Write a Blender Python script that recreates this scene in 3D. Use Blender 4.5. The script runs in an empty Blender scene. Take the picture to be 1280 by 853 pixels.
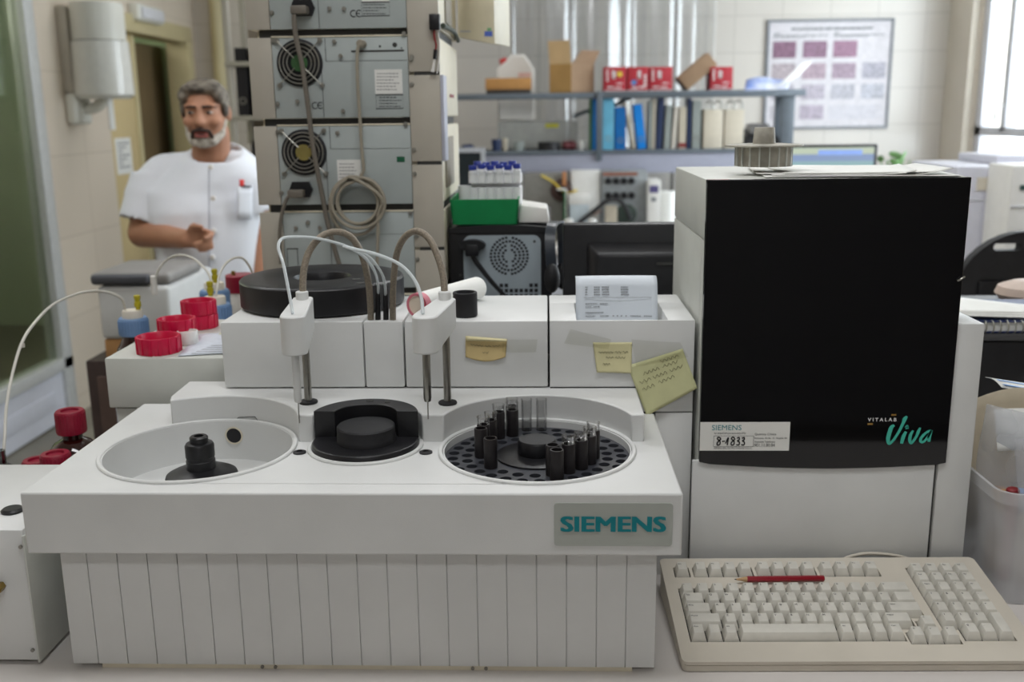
import bpy, bmesh, math, random
from mathutils import Matrix, Vector, Euler
random.seed(7)
PI = math.pi
scene = bpy.context.scene
COL = scene.collection

# ------------------------------------------------------------------ camera model (1280x853)
FPX = 1239.83; PITCH = .22485; ROLL = -.012358; YAW = .03628; CAMH = .6
_cp, _sp = math.cos(PITCH), math.sin(PITCH)
_F = Vector((0, _cp, -_sp)); _U = Vector((0, _sp, _cp)); _R = Vector((1, 0, 0))
_R2 = math.cos(ROLL)*_R + math.sin(ROLL)*_U
_U2 = -math.sin(ROLL)*_R + math.cos(ROLL)*_U
_Z = Matrix.Rotation(YAW, 3, 'Z')
CR, CU, CF = _Z @ _R2, _Z @ _U2, _Z @ _F
CAM = Vector((0, 0, CAMH))

def W(px, py, x=None, y=None, z=None):
    """a pixel of the photograph seen on the plane x, y or z = const -> world point"""
    d = (px-640)*CR - (py-426.5)*CU + FPX*CF
    t = (x-CAM.x)/d.x if x is not None else (y-CAM.y)/d.y if y is not None else (z-CAM.z)/d.z
    return CAM + t*d

# ------------------------------------------------------------------ materials
def lin(c):
    return tuple(((v/255)/12.92 if v/255 <= .04045 else ((v/255+.055)/1.055)**2.4) for v in c)

def mat(name, rgb, rough=.5, metal=0., var=.06, vscale=30., bump=0., bscale=300., trans=0., ior=1.45, coat=0., spec=.5, alpha=1., emit=0., rgb2=None):
    m = bpy.data.materials.new(name); m.use_nodes = True
    nt = m.node_tree; b = nt.nodes['Principled BSDF']
    c = lin(rgb)
    tc = nt.nodes.new('ShaderNodeTexCoord')
    nz = nt.nodes.new('ShaderNodeTexNoise'); nz.inputs['Scale'].default_value = vscale; nz.inputs['Detail'].default_value = 3
    nt.links.new(tc.outputs['Object'], nz.inputs['Vector'])
    rp = nt.nodes.new('ShaderNodeValToRGB')
    lo = [max(0, v*(1-var)) for v in c]; hi = [min(1, v*(1+var)) for v in c]
    if rgb2: lo = lin(rgb2); hi = c
    rp.color_ramp.elements[0].color = (*lo, 1); rp.color_ramp.elements[1].color = (*hi, 1)
    rp.color_ramp.elements[0].position = .35; rp.color_ramp.elements[1].position = .65
    nt.links.new(nz.outputs['Fac'], rp.inputs['Fac'])
    nt.links.new(rp.outputs['Color'], b.inputs['Base Color'])
    b.inputs['Roughness'].default_value = rough; b.inputs['Metallic'].default_value = metal
    b.inputs['Transmission Weight'].default_value = trans; b.inputs['IOR'].default_value = ior
    b.inputs['Coat Weight'].default_value = coat; b.inputs['Specular IOR Level'].default_value = spec
    b.inputs['Alpha'].default_value = alpha
    if emit:
        b.inputs['Emission Color'].default_value = (*c, 1); b.inputs['Emission Strength'].default_value = emit
    if bump:
        n2 = nt.nodes.new('ShaderNodeTexNoise'); n2.inputs['Scale'].default_value = bscale
        nt.links.new(tc.outputs['Object'], n2.inputs['Vector'])
        bp = nt.nodes.new('ShaderNodeBump'); bp.inputs['Strength'].default_value = bump; bp.inputs['Distance'].default_value = .001
        nt.links.new(n2.outputs['Fac'], bp.inputs['Height']); nt.links.new(bp.outputs['Normal'], b.inputs['Normal'])
    return m

def clear(name, tint=(245, 250, 250), gloss=.12, rough=.03, edge=.8):
    """thin clear pane: transparent with a fresnel reflection"""
    m = bpy.data.materials.new(name); m.use_nodes = True
    nt = m.node_tree; nt.nodes.clear()
    o = nt.nodes.new('ShaderNodeOutputMaterial'); mx = nt.nodes.new('ShaderNodeMixShader')
    t = nt.nodes.new('ShaderNodeBsdfTransparent'); g = nt.nodes.new('ShaderNodeBsdfGlossy')
    t.inputs['Color'].default_value = (*lin(tint), 1); g.inputs['Roughness'].default_value = rough
    lw = nt.nodes.new('ShaderNodeLayerWeight'); lw.inputs['Blend'].default_value = gloss
    mt = nt.nodes.new('ShaderNodeMath'); mt.operation = 'MULTIPLY_ADD'; mt.inputs[1].default_value = edge; mt.inputs[2].default_value = gloss*.3
    nt.links.new(lw.outputs['Fresnel'], mt.inputs[0]); nt.links.new(mt.outputs[0], mx.inputs['Fac'])
    nt.links.new(t.outputs[0], mx.inputs[1]); nt.links.new(g.outputs[0], mx.inputs[2]); nt.links.new(mx.outputs[0], o.inputs['Surface'])
    return m

def sheet_translucent(name, rgb, transp=.55, rough=.35):
    """milky plastic: part clear, part glossy white"""
    m = bpy.data.materials.new(name); m.use_nodes = True
    nt = m.node_tree; b = nt.nodes['Principled BSDF']; o = nt.nodes['Material Output']
    b.inputs['Base Color'].default_value = (*lin(rgb), 1); b.inputs['Roughness'].default_value = rough
    t = nt.nodes.new('ShaderNodeBsdfTransparent'); t.inputs['Color'].default_value = (.93, .94, .95, 1)
    mx = nt.nodes.new('ShaderNodeMixShader')
    tc = nt.nodes.new('ShaderNodeTexCoord'); nz = nt.nodes.new('ShaderNodeTexNoise'); nz.inputs['Scale'].default_value = 12
    nt.links.new(tc.outputs['Object'], nz.inputs['Vector'])
    mr = nt.nodes.new('ShaderNodeMapRange'); mr.inputs['To Min'].default_value = max(0, 1-transp-.15); mr.inputs['To Max'].default_value = min(1, 1-transp+.15)
    nt.links.new(nz.outputs['Fac'], mr.inputs['Value']); nt.links.new(mr.outputs[0], mx.inputs['Fac'])
    nt.links.new(t.outputs[0], mx.inputs[1]); nt.links.new(b.outputs[0], mx.inputs[2]); nt.links.new(mx.outputs[0], o.inputs['Surface'])
    return m

def tile_mat(name, rgb, grout, axes, tw=.33, th=.25, rough=.18):
    m = bpy.data.materials.new(name); m.use_nodes = True
    nt = m.node_tree; b = nt.nodes['Principled BSDF']
    tc = nt.nodes.new('ShaderNodeTexCoord'); sp = nt.nodes.new('ShaderNodeSeparateXYZ'); cb = nt.nodes.new('ShaderNodeCombineXYZ')
    nt.links.new(tc.outputs['Object'], sp.inputs[0])
    nt.links.new(sp.outputs[axes[0]], cb.inputs[0]); nt.links.new(sp.outputs[axes[1]], cb.inputs[1])
    br = nt.nodes.new('ShaderNodeTexBrick'); nt.links.new(cb.outputs[0], br.inputs['Vector'])
    br.offset = 0; br.inputs['Scale'].default_value = 1; br.inputs['Brick Width'].default_value = tw; br.inputs['Row Height'].default_value = th
    br.inputs['Mortar Size'].default_value = .004; br.inputs['Mortar Smooth'].default_value = .3
    c = lin(rgb)
    br.inputs['Color1'].default_value = (*c, 1); br.inputs['Color2'].default_value = (*[v*.96 for v in c], 1); br.inputs['Mortar'].default_value = (*lin(grout), 1)
    nt.links.new(br.outputs['Color'], b.inputs['Base Color'])
    bp = nt.nodes.new('ShaderNodeBump'); bp.inputs['Strength'].default_value = .25; bp.inputs['Distance'].default_value = .002; bp.invert = True
    nt.links.new(br.outputs['Fac'], bp.inputs['Height']); nt.links.new(bp.outputs['Normal'], b.inputs['Normal'])
    b.inputs['Roughness'].default_value = rough
    return m

M = {}
M['abs'] = mat('instrument_offwhite_plastic', (215, 216, 215), .42, var=.025, vscale=14, bump=.12, bscale=900)
M['abs_warm'] = mat('cream_plastic', (218, 210, 190), .4, var=.03)
M['abs_grey'] = mat('light_grey_plastic', (200, 202, 196), .45, var=.03, vscale=20)
M['groove'] = mat('dark_groove', (58, 58, 56), .7)
M['black'] = mat('black_plastic', (26, 26, 29), .38, var=.15, vscale=60, bump=.1)
M['black_matte'] = mat('black_matte_plastic', (30, 30, 33), .6, var=.2, vscale=40, bump=.15)
M['panel_black'] = mat('black_glossy_acrylic', (5, 5, 9), .05, var=.1, spec=.5)
M['steel'] = mat('brushed_steel', (150, 148, 142), .3, 1., var=.1, vscale=80)
M['braid'] = mat('grey_braided_hose', (134, 124, 110), .55, .25, var=.2, vscale=500, bump=.5, bscale=900)
M['clear'] = clear('clear_plastic', (254, 254, 254), .30, .05, .5)
M['tube_clear'] = sheet_translucent('clear_tubing', (226, 232, 234), .35, .15)
M['glass'] = clear('window_glass', (250, 252, 251), .08, edge=.25)
M['teal'] = mat('teal_print', (0, 128, 138), .5, var=.02)
M['viva'] = mat('aqua_print', (68, 186, 166), .5, var=.03)
M['white_print'] = mat('white_print', (225, 225, 225), .5)
M['gold_print'] = mat('ochre_print', (150, 116, 50), .5)
M['plate_grey'] = mat('nameplate_grey', (172, 176, 170), .5, var=.02)
M['paper'] = mat('white_paper', (232, 232, 228), .7, var=.02, bump=.1, bscale=60)
M['ink'] = mat('dark_ink', (48, 48, 52), .7)
M['ink_faint'] = mat('faint_ink', (130, 132, 136), .7)
M['marker'] = mat('black_marker', (16, 16, 20), .6)
M['kb'] = mat('beige_keyboard_case', (207, 200, 187), .5, var=.04, vscale=12, bump=.1, bscale=800)
M['key'] = mat('light_grey_keycap', (212, 209, 200), .5, var=.05, vscale=50)
M['bench'] = mat('pale_bench_top', (214, 209, 205), .5, var=.03, vscale=4)

SKY = 9.0; EXPO = 0.088
LAMPS = [('far bench', .6, 6.0, 3), ('binder shelf', -1.2, 5.6, 8), ('instrument stack', .5, 2.9, 19), ('analyzer', .0, .7, 13), ('person', -1.3, 2.0, 12), ('room behind', .1, -1.2, 13)]
# ------------------------------------------------------------------ mesh builder
def catmull(pts, sub=8):
    pts = [Vector(p) for p in pts]
    if len(pts) < 3: return pts
    out = []
    P = [2*pts[0]-pts[1]] + pts + [2*pts[-1]-pts[-2]]
    for i in range(1, len(P)-2):
        a, b, c, d = P[i-1], P[i], P[i+1], P[i+2]
        for k in range(sub):
            t = k/sub
            out.append(.5*((2*b) + (c-a)*t + (2*a-5*b+4*c-d)*t*t + (3*b-a-3*c+d)*t**3))
    out.append(pts[-1])
    return out

def arc(cx, cy, r, a0, a1, n=24):
    return [(cx+r*math.cos(math.radians(a0+(a1-a0)*i/n)), cy+r*math.sin(math.radians(a0+(a1-a0)*i/n))) for i in range(n+1)]

def circ(cx, cy, r, n=48):
    return [(cx+r*math.cos(2*PI*i/n), cy+r*math.sin(2*PI*i/n)) for i in range(n)]

def rrect(x0, x1, y0, y1, r, n=6):
    return (arc(x1-r, y0+r, r, -90, 0, n) + arc(x1-r, y1-r, r, 0, 90, n) + arc(x0+r, y1-r, r, 90, 180, n) + arc(x0+r, y0+r, r, 180, 270, n))

def FRONT(y):   # local x,y -> world x,z ; local z goes away from the camera
    return Matrix(((1, 0, 0, 0), (0, 0, 1, y), (0, 1, 0, 0), (0, 0, 0, 1)))

def SIDE(x):    # local x -> world y, local y -> world z, local z -> +x
    return Matrix(((0, 0, 1, x), (1, 0, 0, 0), (0, 1, 0, 0), (0, 0, 0, 1)))

def frame_of(d):
    d = Vector(d).normalized()
    q = d.to_track_quat('Z', 'Y')
    return q.to_matrix().to_4x4()

class MB:
    def __init__(s): s.bm = bmesh.new(); s.xf = None
    def _in(s, b, m=None):
        if m is not None: b.transform(m)
        if s.xf is not None: b.transform(s.xf)
        bmesh.ops.recalc_face_normals(b, faces=b.faces[:])
        me = bpy.data.meshes.new('t'); b.to_mesh(me); b.free(); s.bm.from_mesh(me); bpy.data.meshes.remove(me)
        return s
    def box(s, x0, x1, y0, y1, z0, z1, bev=0., seg=2, m=None):
        b = bmesh.new(); bmesh.ops.create_cube(b, size=1)
        for v in b.verts:
            v.co = Vector((x0+(v.co.x+.5)*(x1-x0), y0+(v.co.y+.5)*(y1-y0), z0+(v.co.z+.5)*(z1-z0)))
        if bev: bmesh.ops.bevel(b, geom=b.edges[:], offset=bev, segments=seg, affect='EDGES', profile=.5)
        return s._in(b, m)
    def hexa(s, bot, top, bev=0.):
        b = bmesh.new(); v = [b.verts.new(p) for p in list(bot)+list(top)]
        n = len(bot)
        b.faces.new(v[:n]); b.faces.new(v[n:])
        for i in range(n): b.faces.new((v[i], v[(i+1) % n], v[n+(i+1) % n], v[n+i]))
        if bev:
            bmesh.ops.recalc_face_normals(b, faces=b.faces[:])
            bmesh.ops.bevel(b, geom=b.edges[:], offset=bev, segments=2, affect='EDGES', profile=.5)
        return s._in(b)
    def prism(s, outer, z0, z1, holes=(), m=None):
        b = bmesh.new(); loops = [outer]+list(holes); top = []; es = []
        for lp in loops:
            vs = [b.verts.new((p[0], p[1], z1)) for p in lp]; top.append(vs)
            for i in range(len(vs)): es.append(b.edges.new((vs[i], vs[(i+1) % len(vs)])))
        if holes: bmesh.ops.triangle_fill(b, use_beauty=True, use_dissolve=False, edges=es)
        else:
            b.faces.new(top[0])
        tf = b.faces[:]
        mp = {}
        for vs in top:
            for v in vs: mp[v] = b.verts.new((v.co.x, v.co.y, z0))
        for f in tf: b.faces.new([mp[v] for v in reversed(f.verts)])
        for vs in top:
            for i in range(len(vs)):
                a, c = vs[i], vs[(i+1) % len(vs)]
                b.faces.new((a, c, mp[c], mp[a]))
        return s._in(b, m)
    def lathe(s, prof, c=(0, 0, 0), n=40, axis=(0, 0, 1), m=None):
        b = bmesh.new(); rings = []
        for r, z in prof:
            if r <= 1e-6: rings.append([b.verts.new((0, 0, z))])
            else: rings.append([b.verts.new((r*math.cos(2*PI*i/n), r*math.sin(2*PI*i/n), z)) for i in range(n)])
        for A, B in zip(rings, rings[1:]):
            for i in range(n):
                j = (i+1) % n
                if len(A) == 1 and len(B) == 1: continue
                if len(A) == 1: b.faces.new((A[0], B[i], B[j]))
                elif len(B) == 1: b.faces.new((A[i], A[j], B[0]))
                else: b.faces.new((A[i], A[j], B[j], B[i]))
        mm = Matrix.Translation(c)
        if tuple(axis) != (0, 0, 1): mm = mm @ frame_of(axis)
        if m is not None: mm = m @ mm
        return s._in(b, mm)
    def cyl(s, c, r, h, n=32, axis=(0, 0, 1), bev=0., r2=None):
        r2 = r if r2 is None else r2
        if bev: p = [(0, 0), (r-bev, 0), (r, bev), (r2, h-bev), (r2-bev, h), (0, h)]
        else: p = [(0, 0), (r, 0), (r2, h), (0, h)]
        return s.lathe(p, c, n, axis)
    def tube(s, pts, r, n=8, sub=8, smooth=True):
        P = catmull(pts, sub) if smooth else [Vector(p) for p in pts]
        b = bmesh.new(); rings = []
        N = len(P); up = None
        for i, p in enumerate(P):
            d = (P[min(i+1, N-1)]-P[max(i-1, 0)])
            if d.length < 1e-9: d = Vector((0, 0, 1))
            d.normalize()
            if up is None:
                up = d.orthogonal().normalized()
            else:
                up = (up - d*up.dot(d))
                up = up.normalized() if up.length > 1e-6 else d.orthogonal().normalized()
            w = d.cross(up)
            rr = r if not isinstance(r, (list, tuple)) else r[0]+(r[1]-r[0])*i/(N-1)
            rings.append([b.verts.new(p+rr*(math.cos(2*PI*k/n)*up+math.sin(2*PI*k/n)*w)) for k in range(n)])
        for A, B in zip(rings, rings[1:]):
            for k in range(n): b.faces.new((A[k], A[(k+1) % n], B[(k+1) % n], B[k]))
        b.faces.new(rings[0]); b.faces.new(rings[-1])
        return s._in(b)
    def ell(s, c, r, rot=None, n=20):
        b = bmesh.new(); bmesh.ops.create_uvsphere(b, u_segments=n, v_segments=max(8, n*2//3), radius=1)
        m = Matrix.Translation(c)
        if rot is not None: m = m @ rot.to_4x4()
        m = m @ Matrix.Diagonal((*r, 1))
        return s._in(b, m)
    def cap(s, p0, p1, r0, r1, n=14):
        p0 = Vector(p0); p1 = Vector(p1); L = (p1-p0).length
        pr = [(0, -r0)]+[(r0*math.cos(a), r0*math.sin(a)) for a in [-PI/2+PI/2*k/4 for k in range(1, 5)]]
        pr += [(r1*math.cos(a), L+r1*math.sin(a)) for a in [PI/2*k/4 for k in range(0, 4)]]+[(0, L+r1)]
        return s.lathe(pr, p0, n, axis=(p1-p0))
    def grid(s, fn, nu, nv):
        b = bmesh.new(); V = [[b.verts.new(fn(i/nu, j/nv)) for i in range(nu+1)] for j in range(nv+1)]
        for j in range(nv):
            for i in range(nu): b.faces.new((V[j][i], V[j][i+1], V[j+1][i+1], V[j+1][i]))
        return s._in(b)
    def loft(s, rings):
        b = bmesh.new(); R = [[b.verts.new(p) for p in r] for r in rings]; n = len(R[0])
        for A, B in zip(R, R[1:]):
            for k in range(n): b.faces.new((A[k], A[(k+1) % n], B[(k+1) % n], B[k]))
        b.faces.new(R[0]); b.faces.new(R[-1])
        return s._in(b)
    def text(s, txt, size, m, ext=.0002, off=0., spacing=1., xs=1., align='LEFT'):
        cu = bpy.data.curves.new('t', 'FONT'); cu.body = txt; cu.size = size; cu.extrude = ext; cu.offset = off; cu.space_character = spacing
        cu.align_x = align; cu.resolution_u = 3
        o = bpy.data.objects.new('t', cu); COL.objects.link(o)
        me = bpy.data.meshes.new_from_object(o)
        b = bmesh.new(); b.from_mesh(me)
        bpy.data.objects.remove(o); bpy.data.curves.remove(cu); bpy.data.meshes.remove(me)
        b.transform(Matrix.Diagonal((xs, 1, 1, 1)))
        return s._in(b, m)
    def stroke(s, pts, w, m, ext=.0004, sub=6):
        """flat brush stroke through (x, y[, width factor]) points in the local xy plane"""
        P = catmull([(p[0], p[1], p[2] if len(p) > 2 else 1.) for p in pts], sub)
        L = []; R_ = []
        for i, p in enumerate(P):
            d = P[min(i+1, len(P)-1)]-P[max(i-1, 0)]; d = Vector((d.x, d.y))
            d = d.normalized() if d.length > 1e-9 else Vector((1, 0))
            nrm = Vector((-d.y, d.x))*w*.5*p.z
            L.append((p.x+nrm.x, p.y+nrm.y)); R_.append((p.x-nrm.x, p.y-nrm.y))
        b = bmesh.new()
        for zz in (0, ext):
            pass
        vt = [[b.verts.new((q[0], q[1], zz)) for q in side] for zz in (0, ext) for side in (L, R_)]
        n = len(P)
        for i in range(n-1):
            b.faces.new((vt[0][i], vt[0][i+1], vt[1][i+1], vt[1][i])); b.faces.new((vt[2][i], vt[3][i], vt[3][i+1], vt[2][i+1]))
            b.faces.new((vt[0][i], vt[2][i], vt[2][i+1], vt[0][i+1])); b.faces.new((vt[1][i], vt[1][i+1], vt[3][i+1], vt[3][i]))
        b.faces.new((vt[0][0], vt[1][0], vt[3][0], vt[2][0])); b.faces.new((vt[0][-1], vt[2][-1], vt[3][-1], vt[1][-1]))
        return s._in(b, m)

# ------------------------------------------------------------------ objects
BASE = {}
def _mesh(mb, m, base, angle=38):
    me = bpy.data.meshes.new('mesh'); bm = mb.bm
    for v in bm.verts: v.co -= base
    bm.to_mesh(me); bm.free()
    if isinstance(m, str): m = M[m]
    me.materials.append(m)
    me.shade_smooth()
    try: me.set_sharp_from_angle(angle=math.radians(angle))
    except Exception: pass
    return me

def thing(name, label, cat, base, group=None):
    o = bpy.data.objects.new(name, None); COL.objects.link(o); o.empty_display_size = .05
    o.location = base; BASE[o] = Vector(base)
    o['label'] = label; o['category'] = cat
    if group: o['group'] = group
    return o

def part(name, mb, m, parent, label=None, bevel=0., solid=0., remesh=0., angle=38):
    base = BASE[parent]
    o = bpy.data.objects.new(name, _mesh(mb, m, base, angle)); COL.objects.link(o)
    o.parent = parent; BASE[o] = base
    if label: o['label'] = label
    _mods(o, bevel, solid, remesh)
    return o

def _mods(o, bevel, solid, remesh):
    if remesh:
        r = o.modifiers.new('fuse', 'REMESH'); r.mode = 'VOXEL'; r.voxel_size = remesh; r.use_smooth_shade = True
        sm = o.modifiers.new('smooth', 'SMOOTH'); sm.factor = .5; sm.iterations = 4
    if solid:
        sd = o.modifiers.new('thickness', 'SOLIDIFY'); sd.thickness = solid; sd.offset = 0
    if bevel:
        bv = o.modifiers.new('edge', 'BEVEL'); bv.width = bevel; bv.segments = 2; bv.limit_method = 'ANGLE'; bv.angle_limit = math.radians(50)

def single(name, label, cat, mb, m, base, group=None, bevel=0., solid=0., remesh=0., angle=38):
    base = Vector(base)
    o = bpy.data.objects.new(name, _mesh(mb, m, base, angle)); COL.objects.link(o)
    o.location = base; BASE[o] = base
    o['label'] = label; o['category'] = cat
    if group: o['group'] = group
    _mods(o, bevel, solid, remesh)
    return o

def structure(name, mb, m, parent=None, bevel=0.):
    if parent is not None:
        o = part(name, mb, m, parent, bevel=bevel); return o
    o = bpy.data.objects.new(name, _mesh(mb, m, Vector((0, 0, 0)))); COL.objects.link(o); BASE[o] = Vector((0, 0, 0))
    o['kind'] = 'structure'
    _mods(o, bevel, 0, 0)
    return o

def dup(root, loc, label=None, rotz=0.):
    r = root.copy(); COL.objects.link(r); r.location = loc; r.rotation_euler = (0, 0, rotz)
    if label: r['label'] = label
    for ch in list(root.children):
        c = ch.copy(); COL.objects.link(c); c.parent = r
        for g in list(ch.children):
            d = g.copy(); COL.objects.link(d); d.parent = c
    return r
# ================================================================== THE ANALYZER
ZT = .225          # tray top
ZD = .258          # raised deck
LW = (-.403, 1.080); MW = (-.2115, 1.092); RW = (-.012, 1.080)
an = thing('chemistry_analyzer', 'off-white benchtop chemistry analyzer with round tray wells and tall black front cover', 'analyzer', (-.2, 1.2, 0))

b = MB(); b.prism([(-.545, .945), (.1365, .945), (.1365, 1.2215), (-.42, 1.2215), (-.42, 1.27), (-.545, 1.27)], .157, ZT,
                  holes=[circ(*LW, .1075, 72), circ(*MW, .063, 48), circ(*RW, .1085, 72)])
tray = part('tray', b, 'abs', an, bevel=.0022)
for (c, r) in ((LW, .107), (MW, .0625), (RW, .1085)):
    b = MB(); b.lathe([(r-.0005, ZT-.02), (r-.0005, ZT+.0022), (r+.0006, ZT+.0032), (r+.0035, ZT+.0032), (r+.0045, ZT+.002), (r+.0045, ZT-.001), (r+.0005, ZT-.02), (r-.0005, ZT-.02)], (*c, 0), 80)
    part('rim', b, 'abs', tray)
# left well: lined bowl with a port in its rear wall and a drive spindle
b = MB(); b.lathe([(0, .1762), (.1055, .1762), (.1055, ZT+.001), (.107, ZT+.001), (.107, .159), (0, .159)], (*LW, 0), 80)
well = part('well_liner', b, 'abs', an)
port = W(291, 546, y=LW[1]+.1)
pd = Vector((port.x-LW[0], .1, 0)).normalized()
b = MB(); b.lathe([(0, 0), (.0096, 0), (.0096, -.002), (0, -.002)], (LW[0]+pd.x*.104, LW[1]+pd.y*.104, port.z), 28, axis=-pd)
part('well_port', b, 'black_matte', well, label='round black port hole in the well wall')
b = MB(); b.lathe([(.0097, 0), (.0115, 0), (.0115, .001), (.0097, .001), (.0097, 0)], (LW[0]+pd.x*.1045, LW[1]+pd.y*.1045, port.z), 28, axis=-pd)
part('port_ring', b, 'abs_warm', well)
b = MB(); b.lathe([(0, .19), (.040, .19), (.041, .193), (.040, .196), (.034, .199), (.028, .2), (.02, .203), (0, .203)], (*LW, 0), 40)
b.cyl((LW[0], LW[1], .1763), .03, .0145, 32)
part('spindle_base', b, 'black', well)
b = MB(); b.lathe([(0, .2), (.0165, .2), (.0165, .213), (.0158, .2135), (.0158, .217), (.0165, .2175), (.0165, .231), (.0150, .2335), (.0105, .2345), (.0105, .2405), (.009, .242), (.0055, .242), (.0055, .238), (0, .238)], (*LW, 0), 36)
part('spindle', b, 'black', well)
# raised deck with concave recesses around the wells
o = [(.113, 1.108), (.113, 1.232), (-.415, 1.232), (-.42, 1.262), (-.477, 1.262), (-.475, 1.19)]
o += arc(*LW, .1125, 126, 14.4, 30) + arc(*MW, .0665, 166, 14, 20) + arc(*RW, .113, 165.6, 14.4, 30)
b = MB(); b.prism(o, ZT-.001, ZD)
deck = part('raised_deck', b, 'abs', an, bevel=.0018)
b = MB(); q = W(311, 524, y=LW[1]+.108)   # stepped seam above the port
def cylhit(px, py, c, r):
    lo_, hi_ = c[1], c[1]+r
    for _ in range(40):
        m_ = (lo_+hi_)/2; q = W(px, py, y=m_)
        if (q.x-c[0])**2+(q.y-c[1])**2 < r*r: lo_ = m_
        else: hi_ = m_
    return W(px, py, y=lo_)
b.tube([cylhit(*p_, LW, .1121) for p_ in ((268, 532), (280, 529.5), (294, 527.8), (298, 522), (319, 521.5), (323, 527.5), (336, 529), (348, 533))], .00045, 5, smooth=False)
part('seam', b, 'groove', deck)
for x, y in ((-.2835, 1.069), (-.1385, 1.069)):
    b = MB(); b.lathe([(0, ZT), (.0075, ZT), (.0075, ZT+.0015), (.006, ZT+.0022), (.0035, ZT+.0022), (.0035, ZT+.0008), (0, ZT+.0008)], (x, y, 0), 24)
    part('grommet', b, 'black_matte', tray)
# middle station: black mixing head
b = MB(); b.lathe([(0, ZT-.02), (.0618, ZT-.02), (.0618, ZT+.006), (.0603, ZT+.0085), (0, ZT+.0085)], (*MW, 0), 56)
b.prism(arc(*MW, .0618, 8, 172, 40) + arc(MW[0], MW[1]-.0, .0375, 166, 14, 26), ZT+.007, ZT+.040)
mid = part('mixing_station', b, 'black', an, bevel=.0009)
b = MB(); b.lathe([(0, ZT+.008), (.034, ZT+.008), (.034, ZT+.0145), (.0335, ZT+.0155), (.0335, ZT+.026), (.0322, ZT+.0275), (0, ZT+.0275)], (MW[0]+.002, MW[1]-.004, 0), 48)
part('knob', b, 'black_matte', mid)
for x, y, r in ((-.214, 1.1435, .0045), (-.1915, 1.1375, .0035)):
    b = MB(); b.cyl((x, y, ZT+.0395), r, .0009, 16); part('screw_hole', b, 'groove', mid)

# lower front: ribbed skirt, plinth
b = MB(); b.box(-.528, .114, .9885, 1.2, .0055, .156)
skirt_core = part('lower_housing', b, 'abs', an)
edges = [W(p, 697, y=.9866).x for p in (75, 108, 146, 183.5, 221, 258.5, 296, 333, 371, 408, 445.5, 483, 520.5, 558, 595.5, 633, 670.5, 708, 746, 783.5, 821.5)]
b = MB()
for x0, x1 in zip(edges, edges[1:]): b.box(x0+.00035, x1-.00035, .9866, .9945, .0050, .1565, .0005, 1)
part('ribbed_skirt', b, 'abs', an)
b = MB(); b.box(-.5, .092, .9872, 1.18, 0, .0052)
pl = part('plinth', b, 'abs_warm', an)
for p in (480, 505, 880, 905):
    x = -.535+(p/1280*860-75)/747*.653
    b = MB(); b.cyl((x, .9872, .0027), .0020, .0015, 12, axis=(0, -1, 0)); part('screw', b, 'steel', pl)

# nameplate
c0, c1 = W(692.5, 629, y=.9445), W(840, 683, y=.9445)
b = MB(); b.prism(rrect(c0.x, c1.x, c1.z, c0.z, .0035), 0, .0009, m=FRONT(.9441))
npl = part('nameplate', b, 'plate_grey', an, label='grey rectangular nameplate with teal lettering')
b = MB(); t0, t1 = W(700.5, 665, y=.944), W(833, 646, y=.944)
for i_, (dx, dz) in enumerate(((-.0009, -.0003), (-.0009, .0003), (-.0003, 0), (.0003, 0), (.0009, -.0003), (.0009, .0003))):
    b.text('SIEMENS', .0232, Matrix.Translation((t0.x+dx, .9438-.00006*i_, t0.z+dz)) @ Matrix.Rotation(PI/2, 4, 'X'), .0002, 0, 1.0, 1.0)
bb = [v.co.x for v in b.bm.verts]; sx = (t1.x-t0.x)/(max(bb)-min(bb)); zz = [v.co.z for v in b.bm.verts]; sz = (t1.z-t0.z)/(max(zz)-min(zz))
mnx, mnz = min(bb), min(zz)
for v in b.bm.verts: v.co.x = t0.x+(v.co.x-mnx)*sx; v.co.z = t0.z+(v.co.z-mnz)*sz
part('lettering', b, 'teal', npl)

# rear covers
YB = 1.223; ZC = .346
covers = []
for i, (x0, x1) in enumerate(((-.4165, -.2342), (-.2328, -.1828), (-.1808, .0008))):
    b = MB(); b.box(x0, x1, YB, 1.405, ZD+.0016, ZC, .0022)
    covers.append(part('rear_cover', b, 'abs', an))
# printer cover with a paper bay
x0, x1 = .0033, .1855
b = MB()
b.box(x0, x1, YB, 1.2265, .2262, ZC, .0012); b.box(x0, .0375, YB+.004, 1.3448, .2262, ZC-.0003, .0012)
b.box(.1520, x1, YB+.004, 1.3448, .2262, ZC-.0003, .0012); b.box(x0, x1, 1.345, 1.405, .2262, ZC-.0003, .0012); b.box(x0+.002, x1-.002, 1.2275, 1.40, .2268, .300)
pc = part('printer_cover', b, 'abs', an)
b = MB(); b.box(.138, x1, YB+.0005, 1.3, .0, .2245, .001)
part('lower_cover', b, 'abs', an)
b = MB(); b.box(-.41, .18, 1.24, 1.40, 0, .2600)
part('inner_frame', b, 'groove', an)
b = MB(); b.box(.0035, .1128, 1.2224, 1.224, ZD+.0001, ZD+.0017); part('gap_shade_strip', b, 'groove', an)  # dark strip painting in the shade line between deck and printer cover

# ---------------- tower
X0, X1 = .1905, .5012
b = MB(); b.box(X0, X1-.002, 1.2065, 1.49, .4486, .5215, .0022)
part('top_hood', b, 'abs_grey', an)
b = MB(); b.box(X0, X1-.002, 1.2065, 1.227, .002, .4472, .0012); b.box(X0, X1-.002, 1.2285, 1.49, .0, .4472, .0015)
b.box(X0+.003, X1-.005, 1.21, 1.48, .01, .515)
part('tower_body', b, 'abs_grey', an)
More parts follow.
